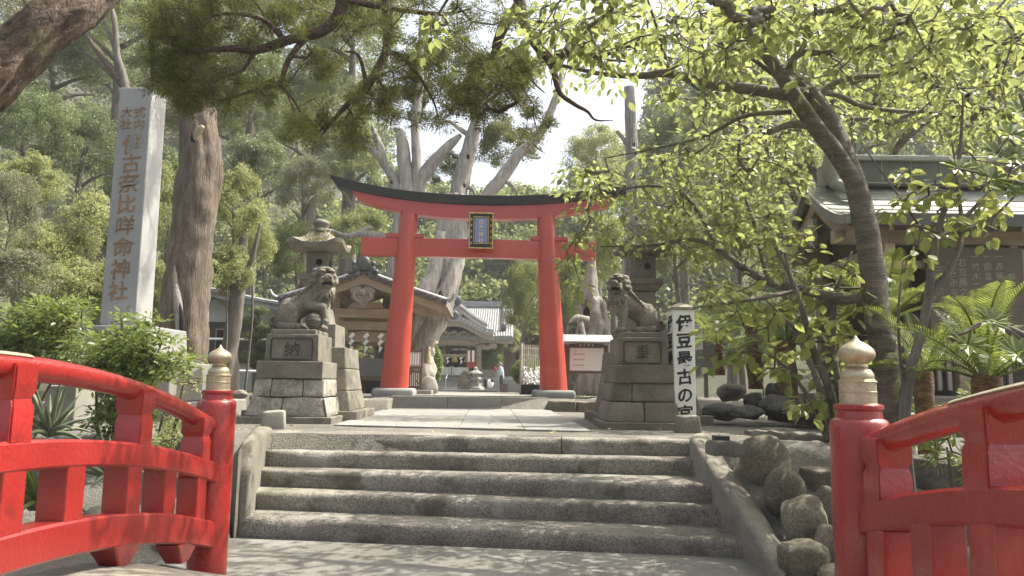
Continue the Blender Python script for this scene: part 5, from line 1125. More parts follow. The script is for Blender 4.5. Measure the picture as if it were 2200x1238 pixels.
# ================================================================== HOUSE AT THE LEFT
hs = thing('house', 'low house with grey tiled roof and pale wall on the left', 'house', Vector((U(500, 830, 24).x, 24, .2)), 0); s24 = 24 / FPX; zS = lambda py: U(500, py, 24).z - .2; xS = lambda px: (px - 500) * s24
m = MB(); m.box(xS(330), xS(588), 0.5, 5, -.3, zS(640)); m.build('wall', M['plaster'], hs)
m = MB(); m.box(xS(330), xS(590), .42, .495, zS(780), zS(690)); m.build('weatherboard', M['wood_dk'], hs)
m = MB(); m.hexa([(xS(300), 0, zS(612)), (xS(612), -.2, zS(672)), (xS(612), 5, zS(672)), (xS(300), 5, zS(612))], [(xS(300), 0, zS(598)), (xS(618), -.2, zS(660)), (xS(618), 5, zS(660)), (xS(300), 5, zS(598))]); rfh = m.build('roof', M['tile'], hs, bevel=.02)
m = MB()
for k in range(12): y = -.15 + k * .42; m.tube([(xS(300), y, zS(596)), (xS(560), y, zS(648)), (xS(612), y, zS(656)), (xS(628), y, zS(648))], .09, 7)
m.build('roof_ridges', M['tile'], rfh)
for k, px in enumerate((470, 545)): m = MB(); m.box(xS(px) - .35, xS(px) + .35, .36, .41, zS(760), zS(705)); w_ = m.build('window', M['wood'], hs); m = MB(); m.box(xS(px) - .3, xS(px) + .3, .34, .358, zS(757), zS(708)); m.build('pane', M['dark'], w_)
rl = thing('white_railing', 'thin white pipe railing in front of the low house', 'railing', Vector((U(440, 800, 17).x, 17, .2))); L = U(562, 800, 17).x - rl.location.x
m = MB(); z_ = U(500, 797, 17).z - .2; m.tube([(0, 0, z_), (L, 0, z_)], .025, 6); m.build('rail', M['white'], rl)
for t in (.0, .5, 1): m = MB(); m.tube([(L * t, 0, -.2), (L * t, 0, z_)], .025, 6); m.build('post', M['white'], rl)
rl = thing('white_railing', 'upper white handrail crossing the dark house wall', 'railing', Vector((U(440, 730, 20).x, 20, .2))); L = U(575, 730, 20).x - rl.location.x
m = MB(); z_ = U(500, 729, 20).z - .2; m.tube([(0, 0, z_), (L, 0, z_)], .03, 6); m.build('rail', M['white'], rl)
for t in (.0, 1): m = MB(); m.tube([(L * t, 0, -.2), (L * t, 0, z_)], .03, 6); m.build('post', M['white'], rl)
m = MB(); m.box(U(1290, 720, 24).x, U(1345, 720, 24).x, 24, 26, -.2, U(1300, 690, 24).z); o = m.build('white_shed', M['plaster']); tag(o, 'white walled shed glimpsed behind the notice board', 'shed')
# ================================================================== VEGETATION HELPERS
def polyU(pts, d):
    """photo points (px,py[,depth]) -> world points"""
    return [U(p[0], p[1], p[2] if len(p) > 2 else d) for p in pts]
class Tree:
    """near tree: limbs as parts, twigs joined, leaves in clusters hung on the twigs"""
    def __init__(s, name, label, cat, base, group=None): s.r = thing(name, label, cat, base, 0, group); s.b = Vector(base); s.sk = []; s.tw = MB(); s.P = []; s.D = []; s.N = []; s.S = []; s.Q = []; s.t0 = .0032; s.gap = 0; s.tmax = .03
    def limb(s, pts, rad, mt, n=12, name='branch', k=6, **kw):
        pts = [Vector(p) for p in pts]; c = catmull(pts, k); rr = resamp(rad, len(c)); s.sk += [(p, r) for p, r in zip(c, rr)]
        m = MB(); m.tube([p - s.b for p in c], rr, n, **kw); return m.build(name, M[mt], s.r, smooth=True)
    def cluster(s, p, nl, spread, size, droop=.5, twig=.004, twigs=True): s.Q.append((Vector(p), 0, nl, spread, size, droop))
    def grow(s):
        """twigs join every leaf cluster to the nearest limb or twig already there, nearest first"""
        sk = np.array([tuple(a[0]) for a in s.sk]); n0 = len(sk)
        tgt = np.array([tuple(q[0]) for q in s.Q]); n = len(tgt); best = np.empty(n); who = np.empty(n, int)
        for i in range(n): dd = ((sk - tgt[i]) ** 2).sum(1); who[i] = dd.argmin(); best[i] = dd[who[i]]
        pos = [Vector(q) for q in sk]; par = [-1] * n0; seg = []; todo = np.ones(n, bool)
        for _ in range(n):
            i = int(np.where(todo, best, 1e18).argmin()); todo[i] = False; a = pos[who[i]]; p = s.Q[i][0]; d = p - a; L = d.length; last = int(who[i]); k = max(1, min(5, int(L / .13)))
            off = Vector(RNG.normal(0, .10 * L + 1e-4, 3))
            for j in range(1, k + 1): t = j / k; pos.append(a + d * t + off * math.sin(PI * t) + (Vector(RNG.normal(0, .02 * L + 1e-4, 3)) if j < k else Vector())); par.append(last); last = len(pos) - 1
            new = np.array([tuple(pos[m_]) for m_ in range(len(pos) - k, len(pos))]); dd = ((tgt[:, None] - new[None]) ** 2).sum(2); b = dd.min(1); u = b < best; who[u] = len(pos) - k + dd.argmin(1)[u]; best[u] = b[u]; seg.append((i, d))
        cnt = [0] * len(pos)
        for m_ in range(len(pos) - 1, n0 - 1, -1):
            cnt[m_] += 1
            if par[m_] >= 0: cnt[par[m_]] += cnt[m_]
        R_ = lambda m_: min(s.tmax, s.t0 * (1 + .42 * cnt[m_] ** .62))
        for m_ in range(n0, len(pos)):
            q = par[m_]; a = pos[q]; s.tw.tube([a - s.b, pos[m_] - s.b], [min(R_(q), R_(m_) * 1.25) if q >= n0 else R_(m_) * 1.1, R_(m_)], 5 if cnt[m_] > 6 else 3, cap=False)
        for i, d in seg:
            p, kind, nl, spread, size, droop = s.Q[i]
            if kind: kind(p, d); continue
            dv = np.array(d.normalized() if d.length > 1e-4 else Vector((0, 0, 1))); q = rdir(nl); q = q * np.array([1, 1, .45]) + dv * .55; q[:, 2] -= droop * RNG.uniform(.2, 1, nl)
            s.P.append(np.array(p - s.b)[None] + q * RNG.uniform(.05, 1, (nl, 1)) * spread); s.D.append(q); nn = rdir(nl) * .75; nn[:, 2] += 1.0; s.N.append(nn); s.S.append(RNG.uniform(.62, 1.1, nl) * size)
    def blob(s, px, py, rx, ry, d, dd, n, nl=8, spread=.12, size=.085, sheet=0, **kw):
        for _ in range(n):
            a, b = RNG.normal(0, .5, 2); a = max(-1.2, min(1.2, a)); b = max(-1.2, min(1.2, b)); q = d + RNG.uniform(-dd, dd)
            if sheet: q = min(11.5, max(4.9, (RNG.normal(sheet, .38) - HC) * FPX / (822 - (py + b * ry))))
            p_ = U(px + a * rx, py + b * ry, q); g_ = p_ - sd * ((p_.z + .75) / sd.z)
            if s.gap and -2.3 < g_.x < 1.35 and RNG.random() < (s.gap if 4.5 < g_.y < 6.0 else s.gap * .3 if 6.0 <= g_.y < 8.0 else 0): continue  # canopy thinned for the light: drops clusters shading forecourt and steps
            s.cluster(p_, nl, spread, size, **kw)
    def finish(s, mt, kind='ovate', single=0, leafname='leaf', width=1.0, twmat='twig', massname='foliage'):
        if s.Q: s.grow()
        if s.tw.v: s.tw.build('twigs', M[twmat], s.r, smooth=True)['kind'] = 'stuff'
        P, D, N, S = np.concatenate(s.P), np.concatenate(s.D), np.concatenate(s.N), np.concatenate(s.S)
        idx = np.ones(len(P), bool)
        if single:                                                   # the leaves that show largest become parts of their own
            W = P + np.array(s.b) - np.array(EYE); k = W @ np.array(C_F); u = W @ np.array(C_R) / k * FPX + 1100; v = 619 - W @ np.array(C_U) / k * FPX
            sc = np.where((k > .3) & (u > 15) & (u < 2185) & (v > 10) & (v < 1225), S / np.maximum(k, .1), 0); pick = np.argsort(-sc)[:single]; idx[pick] = False
            T, F = LEAF_T[kind]; me = bpy.data.meshes.new(leafname); me.from_pydata([tuple(t) for t in T * [1, width, 1]], [], F); me.materials.append(M[mt])
            x, y, z = frames(len(P), D, N, RNG)
            for i in pick:
                o = link(leafname, me, s.r); m4 = Matrix([[x[i][r] * S[i], y[i][r] * S[i], z[i][r] * S[i], P[i][r]] for r in range(3)] + [[0, 0, 0, 1]]); o.matrix_local = m4
        me = leaf_mesh(massname, P[idx], D[idx], N[idx], S[idx], M[mt], kind, width=width); o = link(massname, me, s.r); o['kind'] = 'stuff'; return o

# ------------------------------------------------------------------ near leaning juniper at the left, branches across the top
ju = Tree('juniper_tree', 'leaning juniper at the left edge whose gnarled branches hang across the top', 'tree', (-4.35, 4.4, -.85))
ju.limb([(-4.35, 4.4, -.85), U(-230, 480, 4.5), U(-110, 275, 4.6), U(0, 142, 4.7), U(95, 64, 4.8), U(190, -8, 5.0), U(330, -120, 5.4), U(560, -190, 6.0)], [.24, .215, .18, .162, .15, .145, .12, .10], 'jtrunk', 64, 'trunk', 14, rough=.22, ridge=.34, fr=3.6, twist=.4)
JB = [([(560, -190, 6.0), (690, -90, 6.3), (735, 0, 6.4), (700, 62, 6.4), (614, 88, 6.3), (550, 108, 6.2), (498, 104, 6.1), (400, 112, 6.0)], [.11, .085, .06, .05, .042, .035, .03, .015]),
      ([(620, -190, 6.2), (800, -120, 6.5), (828, 0, 6.5), (834, 60, 6.5), (829, 110, 6.5), (808, 152, 6.5), (788, 182, 6.45), (745, 226, 6.4), (725, 248, 6.4), (690, 292, 6.35)], [.10, .07, .055, .047, .043, .034, .03, .026, .02, .01]),
      ([(700, 62, 6.4), (660, 80, 6.4), (620, 130, 6.3), (600, 180, 6.3), (560, 190, 6.2), (480, 215, 6.1)], [.035, .03, .026, .02, .015, .008]),
      ([(760, -140, 6.4), (1000, -120, 6.8), (1112, -10, 6.9), (1085, 50, 6.9), (1068, 92, 6.9), (1060, 118, 6.9), (1030, 130, 6.9), (995, 138, 6.9)], [.09, .065, .06, .055, .045, .034, .02, .012]),
      ([(1000, -120, 6.8), (1112, -60, 6.8), (1118, 0, 6.8), (1125, 48, 6.8), (1150, 95, 6.8), (1180, 128, 6.8), (1192, 160, 6.8), (1203, 200, 6.8), (1235, 225, 6.8), (1262, 240, 6.8), (1280, 258, 6.8), (1318, 259, 6.8)], [.08, .062, .055, .05, .046, .044, .032, .026, .02, .014, .010, .004]),
      ([(1185, 132, 6.8), (1214, 116, 6.75), (1238, 92, 6.7), (1272, 115, 6.7), (1305, 150, 6.7), (1340, 165, 6.65)], [.044, .048, .045, .032, .022, .008]),
      ([(1238, 92, 6.7), (1242, 66, 6.7), (1275, 68, 6.7)], [.034, .018, .008]), ([(1290, 125, 6.7), (1330, 104, 6.7), (1365, 95, 6.7), (1380, 60, 6.7)], [.02, .018, .014, .005]),
      ([(1135, 48, 6.8), (1160, 45, 6.8), (1165, 18, 6.8), (1200, 10, 6.8)], [.018, .017, .012, .005]),
      ([(1068, 92, 6.9), (1120, 130, 6.95), (1145, 175, 7), (1170, 200, 7)], [.025, .018, .012, .006]), ([(1060, 118, 6.9), (1075, 190, 6.9), (1040, 225, 6.9), (1010, 250, 6.9)], [.02, .016, .011, .006]),
      ([(829, 110, 6.5), (860, 120, 6.5), (900, 165, 6.6), (930, 215, 6.6), (945, 265, 6.6)], [.025, .022, .016, .011, .005]), ([(788, 182, 6.45), (770, 120, 6.5), (740, 110, 6.5)], [.02, .014, .007]),
      ([(745, 226, 6.4), (760, 260, 6.4), (745, 300, 6.4)], [.014, .010, .005]), ([(614, 88, 6.3), (560, 40, 6.3), (480, 30, 6.2), (420, 50, 6.1)], [.03, .022, .015, .006]), ([(550, 108, 6.2), (520, 150, 6.2), (470, 170, 6.1), (430, 200, 6.1)], [.02, .016, .011, .005]),
      ([(735, 0, 6.4), (850, 20, 6.5), (950, 30, 6.6), (1010, 20, 6.7)], [.03, .025, .018, .008]), ([(600, 180, 6.3), (640, 230, 6.3), (655, 280, 6.3)], [.014, .010, .005])]
for p, r in JB: ju.limb(polyU(p, 6.5), r, 'jbark', 10, rough=.18, k=7)
def puffs(t, L, d, per, size):
    def leafer(p, dv):
        m_ = int(per * RNG.uniform(.7, 1.3)); q = rdir(m_); R_ = RNG.uniform(.55, 1.25) * size
        core = q * (RNG.uniform(.0, 1, (m_, 1)) ** .5) * R_ * np.array([1, 1, .72]); dirs = q + np.array(dv.normalized() if dv.length > 0 else (0, 0, 1)) * .35 + rdir(m_) * .4
        t.P.append(np.array(p - t.b)[None] + core); t.D.append(dirs); t.N.append(rdir(m_)); t.S.append(RNG.uniform(.016, .042, m_) * size / .115)
    for px, py, rx, ry, n in L:
        for _ in range(n):
            a, b = RNG.normal(0, .5, 2); t.Q.append((U(px + np.clip(a, -1.1, 1.1) * rx, py + np.clip(b, -1.1, 1.1) * ry, d + RNG.uniform(-.5, .5)), leafer, 0, 0, 0, 0))
PUFF = [(400, 60, 85, 75, 62), (365, 140, 55, 60, 34), (440, 160, 70, 60, 40), (395, 205, 45, 30, 16), (600, 50, 120, 60, 42), (560, 190, 80, 55, 24), (700, 130, 90, 60, 26), (650, 250, 60, 45, 22), (740, 240, 70, 50, 24), (800, 215, 80, 50, 26), (860, 130, 70, 80, 30), (745, 300, 60, 25, 12), (655, 300, 35, 25, 9), (780, 40, 90, 50, 22),
        (1000, 90, 60, 70, 28), (1040, 170, 80, 50, 36), (1120, 175, 60, 50, 26), (1050, 240, 75, 35, 26), (1172, 262, 18, 12, 4), (1140, 292, 20, 12, 5), (960, 200, 55, 50, 20), (925, 265, 35, 25, 9), (1090, 40, 50, 50, 16), (520, 90, 70, 80, 26), (1150, 230, 40, 25, 9), (480, 230, 40, 15, 5), (900, 40, 70, 50, 16), (500, 0, 130, 40, 30),
        (430, -150, 220, 90, 60), (800, -150, 220, 90, 50), (1050, -120, 150, 80, 24)]
puffs(ju, [(a, b, c, e, int(n * (1.0 if a < 470 else .62))) for a, b, c, e, n in PUFF], 6.45, 300, .115)
puffs(ju, [(640, -20, 120, 50, 26), (770, 0, 120, 50, 24)], 11.5, 240, .2)  # farther puffs added in the sun's path to shade the stone pillar
ju.finish('l_jun', 'blade', width=3.0, twmat='jbark')

# ------------------------------------------------------------------ cherry tree leaning over from the right
ct = Tree('cherry_tree', 'leaning cherry tree with ringed bark and bright green leaves over the right half', 'tree', (3.15, 5.95, -.85))
ct.limb([(3.17, 5.95, -.9), U(1946, 1060, 5.9), U(1930, 930, 5.9), U(1908, 800, 5.9), U(1886, 690, 5.9), U(1874, 570, 5.95), U(1852, 450, 6.0), U(1820, 345, 6.1), U(1790, 270, 6.2), U(1755, 215, 6.3), U(1722, 172, 6.4)], [.13, .11, .1, .099, .097, .098, .092, .08, .072, .066, .06], 'cherry', 28, 'trunk', 9, rough=.12)
ct.limb(polyU([(1838, 400, 6.02), (1800, 335, 6.0), (1765, 290, 5.95), (1725, 235, 5.9), (1690, 180, 5.85), (1640, 110, 5.8), (1575, 35, 5.7), (1520, -40, 5.6), (1420, -160, 5.4)], 6), [.07, .072, .068, .064, .060, .05, .044, .036, .025], 'cherry', 18, k=8, rough=.1)
CB = [([(1735, 200, 6.3), (1690, 203, 6.35), (1600, 190, 6.5), (1530, 182, 6.6), (1440, 158, 6.7), (1380, 163, 6.8), (1300, 160, 6.9), (1230, 146, 7), (1140, 128, 7.1)], [.06, .056, .054, .05, .042, .034, .026, .02, .010]),
      ([(1690, 165, 5.85), (1716, 116, 5.8), (1790, 112, 5.75), (1860, 98, 5.7), (1930, 76, 5.6), (2010, 40, 5.5), (2120, -20, 5.3)], [.036, .032, .027, .025, .02, .015, .008]),
      ([(1752, 212, 6.3), (1790, 180, 6.3), (1850, 165, 6.3), (1920, 158, 6.3), (2010, 120, 6.3), (2130, 75, 6.2), (2230, 60, 6.2)], [.034, .03, .026, .02, .017, .013, .008]),
      ([(1745, 195, 6.3), (1800, 205, 6.6), (1850, 228, 6.8), (1920, 238, 6.9), (2000, 242, 7), (2090, 258, 7)], [.03, .027, .024, .02, .016, .010]),
      ([(1752, 272, 5.95), (1700, 268, 5.9), (1652, 284, 5.8)], [.032, .03, .026]),
      ([(1716, 116, 5.8), (1745, 62, 5.7), (1752, 18, 5.6), (1740, -60, 5.4)], [.022, .019, .015, .01]),
      ([(1588, 50, 5.7), (1620, 22, 5.6), (1665, -20, 5.5), (1740, -100, 5.3)], [.026, .024, .02, .01]),
      ([(1690, 180, 5.85), (1560, 95, 6.0), (1480, 130, 6.1), (1400, 170, 6.2)], [.02, .018, .013, .006]),
      ([(1440, 158, 6.7), (1420, 90, 6.6), (1405, 40, 6.5), (1385, -20, 6.4)], [.02, .017, .013, .008]), ([(1520, 180, 6.6), (1510, 100, 6.5), (1505, 30, 6.4)], [.018, .014, .008]),
      ([(1380, 0, 6.4), (1330, 25, 6.4), (1260, 55, 6.5), (1180, 80, 6.6)], [.022, .02, .015, .007]), ([(1600, 190, 6.5), (1585, 170, 6.5), (1560, 120, 6.4)], [.016, .012, .006]),
      ([(1873, 640, 5.92), (1800, 640, 6.2), (1720, 622, 6.5), (1650, 605, 6.7), (1590, 572, 6.8), (1545, 538, 6.9), (1490, 515, 7), (1400, 527, 7.1), (1290, 530, 7.2)], [.05, .045, .042, .04, .036, .03, .022, .014, .006]),
      ([(1720, 622, 6.5), (1640, 640, 6.2), (1560, 650, 6.0), (1490, 662, 5.8)], [.02, .018, .014, .007]),
      ([(1700, 240, 6.6), (1600, 250, 6.9), (1520, 290, 7.2), (1450, 310, 7.5), (1300, 340, 7.8)], [.026, .022, .018, .012, .006]), ([(1545, 538, 6.9), (1480, 430, 7.1), (1400, 400, 7.3), (1270, 420, 7.5)], [.022, .018, .014, .006]),
      ([(1650, 605, 6.7), (1620, 480, 7), (1600, 400, 7.2), (1640, 320, 7.3)], [.022, .018, .014, .008])]
for p, r in CB: ct.limb(polyU(p, 6), r, 'cherry', 9, k=7, rough=.08)
ct.gap = .5
CL = [(1200, 60, 90, 55, 6.7, .6, 34), (1300, 40, 80, 45, 6.6, .6, 30), (1290, 110, 90, 45, 6.8, .6, 34), (1400, 110, 70, 50, 6.6, .7, 30), (1500, 90, 90, 70, 6.3, .8, 44), (1590, 120, 80, 60, 6.2, .8, 40), (1630, 40, 100, 50, 5.8, .7, 44), (1750, 60, 110, 60, 5.8, .8, 56), (1850, 40, 110, 50, 5.7, .8, 56), (1960, 50, 110, 60, 5.7, .8, 56), (2080, 60, 110, 60, 5.7, .9, 56), (2180, 110, 70, 80, 5.8, .9, 40),
      (1780, 140, 100, 45, 6.2, .6, 34), (1900, 130, 110, 50, 6.2, .7, 44), (2020, 170, 110, 60, 6.4, .8, 50), (1900, 210, 110, 50, 6.8, .7, 44), (2060, 240, 110, 50, 6.9, .8, 44), (2150, 200, 60, 70, 6.6, .9, 30), (1560, 215, 90, 30, 6.8, .5, 22), (1420, 195, 80, 25, 6.9, .4, 18), (1270, 180, 50, 15, 6.9, .3, 9),
      (1640, 330, 90, 60, 7.4, .8, 44), (1520, 330, 80, 55, 7.4, .7, 34), (1420, 320, 60, 40, 7.6, .6, 18), (1560, 420, 90, 60, 7.2, .7, 44), (1450, 420, 80, 50, 7.3, .6, 32), (1350, 420, 60, 45, 7.5, .5, 20), (1270, 400, 55, 45, 7.6, .5, 20), (1230, 370, 50, 25, 7.7, .3, 8), (1640, 480, 80, 55, 7.0, .7, 34), (1530, 490, 70, 40, 7.0, .5, 22), (1420, 510, 70, 30, 7.1, .4, 18), (1310, 500, 60, 40, 7.2, .4, 14), (1240, 530, 35, 30, 7.2, .3, 10), (1260, 460, 40, 25, 7.4, .3, 8), (1240, 600, 30, 25, 7.2, .3, 5),
      (1560, 590, 60, 40, 6.8, .4, 14), (1690, 580, 60, 30, 6.6, .4, 12), (1520, 640, 40, 15, 5.9, .2, 5), (1590, 625, 40, 20, 6.1, .2, 5), (1690, 350, 40, 60, 7.5, .7, 10), (1670, 430, 40, 60, 7.3, .6, 10), (1180, 120, 50, 40, 7, .4, 12), (930, 80, 40, 60, 7.2, .3, 12),
      (1700, -60, 240, 60, 5.6, 1.0, 30), (2050, -60, 220, 60, 5.6, 1.0, 30), (1350, -60, 200, 50, 6.2, .8, 24), (2300, 40, 100, 140, 5.9, 1.2, 30), (2330, 250, 100, 100, 6.6, 1.2, 20), (1850, 60, 300, 90, 8.6, 1.4, 50), (1620, 200, 160, 90, 8.8, .9, 24)]  # blobs out of view are added to dapple the forecourt
for px, py, rx, ry, d, dd, n in CL:
    if py < 300:
        ct.blob(px, py, rx, ry, d, dd, int(n * (1.1 if py < 130 else .9)), 8, .16, .1 if py < 130 else .09, droop=.75, sheet=3.5)
    else: ct.blob(px, py, rx, ry, d, dd, int(n * (.6 if px > 1660 and py < 480 else .95)), 8, .15, .094, droop=.75)
for px, py, rx, ry, d, dd, n in ((1690, 290, 110, 50, 10, .8, 40), (1600, 330, 90, 50, 10.3, .8, 26), (1780, 250, 110, 50, 10, .8, 34), (1150, -140, 190, 60, 5.0, .5, 34), (1300, -190, 200, 60, 5.2, .5, 20)): ct.blob(px, py, rx, ry, d, dd, int(n * 1.3), 8, .17, .10, droop=.75)  # leaves added farther back and out of view, shading right pedestal and left railing
ct.finish('l_cherry', 'ovate', 300, 'leaf', width=.95, twmat='cherry')

c2 = Tree('cherry_tree', 'second leafy cherry tree farther back behind the leaning one', 'tree', (6.2, 13.5, 0))
c2.limb([(6.2, 13.5, -.1), (6.1, 13.4, 1.5), (5.8, 13.2, 3.2), (5.2, 12.9, 5.0)], [.17, .14, .12, .07], 'cherry', 14, 'trunk')
for e in ((3.4, 12.2, 5.6), (2.6, 13.2, 6.6), (7.6, 12.0, 5.4), (8.6, 13.2, 6.4), (5.4, 11.9, 6.8), (4.6, 12.2, 4.4)): c2.limb([(5.9, 13.25, 2.8), Vector((5.9, 13.25, 3.2)).lerp(Vector(e), .5) + Vector((0, 0, .4)), e], [.08, .055, .02], 'cherry', 8)
for px, py, rx, ry, n in ((1480, 60, 110, 80, 46), (1650, 60, 110, 90, 60), (1820, 70, 110, 90, 60), (1990, 80, 110, 90, 60), (2150, 110, 90, 100, 50), (1600, 200, 110, 70, 44), (1760, 210, 110, 60, 44), (1930, 230, 110, 60, 44), (2090, 240, 110, 60, 44), (1350, 60, 90, 60, 22), (1690, 330, 110, 50, 24), (1560, 320, 100, 60, 26)): c2.blob(px, py, rx, ry, 12.6, 1.0, int(n * 1.8), 9, .24, .125, droop=.7)
c2.t0 = .005; c2.finish('l_cherry', 'ovate', 0, width=.95, twmat='cherry')

# ------------------------------------------------------------------ broad leaved shrubs by the right post
sa = Tree('broadleaf_shrub', 'lanky shrub with heart shaped yellow green leaves beside the right red post', 'shrub', G(1775, 965, -.15), 'broad leaved shrubs at the right')
b0 = sa.b; sa.gap = .6
for p, r in (([(1790, 870), (1750, 760), (1722, 660), (1700, 600), (1660, 520)], [.035, .03, .024, .018, .008]), ([(1775, 880), (1722, 740), (1700, 700), (1640, 640)], [.026, .02, .015, .006]), ([(1800, 850), (1790, 740), (1800, 620), (1830, 540)], [.03, .024, .017, .007]), ([(1760, 900), (1690, 790), (1600, 740)], [.018, .012, .005]), ([(1770, 900), (1730, 840), (1690, 800), (1640, 790)], [.016, .012, .005]), ([(1740, 730), (1690, 560), (1680, 500)], [.016, .012, .006])):
    sa.limb([b0] + polyU(p, 6.3), [r[0] * 1.2] + r, 'bark', 9, 'stem')
for q in ((1700, 690, 90, 40, 14), (1620, 650, 80, 30, 9), (1760, 600, 80, 50, 16), (1680, 770, 60, 40, 9), (1790, 720, 45, 70, 14), (1830, 570, 60, 30, 6), (1690, 510, 70, 35, 9), (1610, 730, 50, 30, 7), (1560, 700, 30, 20, 3), (1560, 760, 30, 15, 3), (1745, 850, 30, 40, 5), (1650, 800, 30, 20, 3), (1850, 650, 40, 60, 9), (1720, 520, 40, 30, 4)):
    sa.blob(q[0], q[1], q[2], q[3], 6.25, .5, int(q[4] * 1.1), 6, .14, .125, droop=.9)
sa.finish('l_mallo', 'ovate', 220, width=1.25)
sb = Tree('broadleaf_shrub', 'slender forked shrub standing before the wooden tablet', 'shrub', (2.72, 5.1, -.75), 'broad leaved shrubs at the right'); sb.gap = .5
for p, r in (([(1945, 960), (1950, 830), (1985, 690), (2005, 560), (2020, 480), (2045, 400), (2062, 330), (2070, 200)], [.04, .036, .03, .026, .022, .018, .014, .006]), ([(1990, 650), (2050, 560), (2066, 500), (2060, 420), (2045, 300)], [.024, .02, .017, .012, .005]), ([(2012, 520), (2070, 470), (2140, 400), (2200, 350)], [.018, .015, .012, .006]), ([(2060, 500), (2130, 470), (2200, 400)], [.016, .012, .006]), ([(1985, 500), (1930, 420), (1880, 350), (1845, 300)], [.010, .008, .006, .003]), ([(1948, 900), (1930, 700), (1940, 560)], [.014, .010, .005])):
    sb.limb(([sb.b] if p[0][1] > 900 else []) + polyU(p, 5.05), ([r[0] * 1.2] if p[0][1] > 900 else []) + r, 'bark', 9, 'stem')
for q in ((1955, 410, 25, 25, 5), (1995, 400, 30, 25, 4), (2010, 470, 40, 25, 5), (2080, 470, 40, 25, 5), (2140, 430, 50, 30, 7), (1975, 490, 25, 25, 5), (1965, 550, 25, 20, 3), (2110, 350, 60, 30, 7), (2170, 380, 30, 40, 6), (1950, 370, 20, 10, 2), (2080, 395, 40, 20, 4), (1915, 440, 20, 15, 2)):
    sb.blob(q[0], q[1], q[2], q[3], 5.0, .35, q[4], 5, .11, .10, droop=.9)
sb.finish('l_mallo', 'ovate', 150, width=1.1)
# glossy whorled shrub at the right edge
gl = Tree('glossy_shrub', 'glossy dark whorled leaves leaning in from the right edge', 'shrub', (3.9, 4.3, -.75))
for p in ([(2330, 700), (2260, 420), (2170, 300)], [(2300, 600), (2230, 420), (2130, 380), (2050, 360)], [(2330, 800), (2200, 720), (2130, 690)], [(2320, 850), (2240, 760), (2180, 770)], [(2260, 420), (2210, 250), (2190, 200)], [(2330, 880), (2150, 700), (2060, 720)]): gl.limb([gl.b + Vector((0, 0, .3))] + polyU(p, 4.1), [.03, .024, .016, .008, .006][:len(p) + 1], 'bark', 7, 'stem')
for px, py in ((2170, 290), (2140, 330), (2190, 240), (2060, 362), (2100, 372), (2130, 385), (2160, 410), (2180, 340), (2130, 690), (2185, 760), (2190, 410), (2080, 740)):
    p = U(px, py, 4.1 + RNG.uniform(-.25, .35)); nl = 12; a = np.linspace(0, 2 * PI, nl, False) + RNG.uniform(0, 1); axis = np.array([RNG.uniform(-.3, .1), -.5, .6]); 
    q = np.stack([np.cos(a), np.sin(a) * .6, np.sin(a) * .8], 1) + axis * .35
    gl.cluster(p, 1, .01, .05); gl.P.append(np.array(p - gl.b)[None] + q * .012); gl.D.append(q); n_ = np.tile(axis, (nl, 1)) + rdir(nl) * .25; gl.N.append(n_); gl.S.append(RNG.uniform(.07, .115, nl))
gl.finish('l_gloss', 'ovate', 200, width=.72)

# ------------------------------------------------------------------ cycads
def frond_mesh(L, np_=34, ll=.16, arch=.5):
    pts = [Vector((L * t * math.cos(arch * t * 1.2), 0, L * (.55 * t - arch * 1.05 * t * t))) for t in np.linspace(0, 1, 14)]
    V, F = [], []; c = np.array([tuple(p) for p in pts])
    for s in (-1, 1):
        for k in range(np_):
            t = .10 + .88 * k / (np_ - 1); i = t * 13; a = int(min(12, i)); p = c[a] + (c[a + 1] - c[a]) * (i - a); d = c[a + 1] - c[a]; d /= np.linalg.norm(d); l = ll * (math.sin(PI * (t * .86 + .12)) ** .6)
            up = np.cross(d, [0, 1, 0]); up = -up if up[2] < 0 else up
            o = np.array([0, s, 0]) * .86 + d * .5 + up * .22; o /= np.linalg.norm(o); w_ = d * .0062
            tip = p + o * l + np.array([0, 0, -.12 * l]); midp = p + o * l * .55 + up * .012; b = len(V); V += [p - w_ * .6, p + w_ * .6, midp + w_ * .75, tip, midp - w_ * .75]; F += [(b, b + 1, b + 2, b + 4), (b + 4, b + 2, b + 3, b + 3)]
    me = bpy.data.meshes.new('frond'); m = MB(); m.add(V, [f if f[2] != f[3] else f[:3] for f in F]); m.tube(pts, list(np.linspace(.011, .004, 14)), 5); me.from_pydata(m.v, [], m.f); me.materials.append(M['l_cyc']); return me
FR = [frond_mesh(.9, 34, .19, .42), frond_mesh(.8, 32, .17, .7), frond_mesh(.7, 30, .17, .25)]
def cycad(p, label, n, sc=1.0, trunk=.4, seed=0, tilt=(.15, .9)):
    r = thing('cycad', label, 'cycad', p, 0, 'cycads with feathery fronds'); rg = random.Random(seed)
    m = MB(); m.tube([(0, 0, -trunk), (0, 0, -trunk * .5), (0, 0, .0), (0, 0, .06)], [.085 * sc, .095 * sc, .09 * sc, .03], 14, rough=.3, k=4); m.build('trunk', M['cyc_trunk'], r, smooth=True)
    for k in range(n):
        o = link('frond', FR[k % 3], r); a = 2.4 * k + rg.uniform(-.3, .3); e = lerp(tilt[0], tilt[1], (k / n)) + rg.uniform(-.1, .1)
        o.matrix_local = Matrix.Rotation(a, 4, 'Z') @ Matrix.Rotation(-e, 4, 'Y') @ Matrix.Translation((.03, 0, 0)) @ Matrix.Rotation(rg.uniform(-.3, .3), 4, 'X') @ Matrix.Scale(sc * rg.uniform(.85, 1.1), 4)
cycad(U(2120, 818, 4.75), 'bright cycad with orange trunk above the right hand rail', 22, .88, .38, 1, (-.05, 1.1))
cycad(U(1985, 808, 5.6), 'cycad with pale shining fronds left of the bright one', 12, .72, .7, 2, (.05, 1.0))
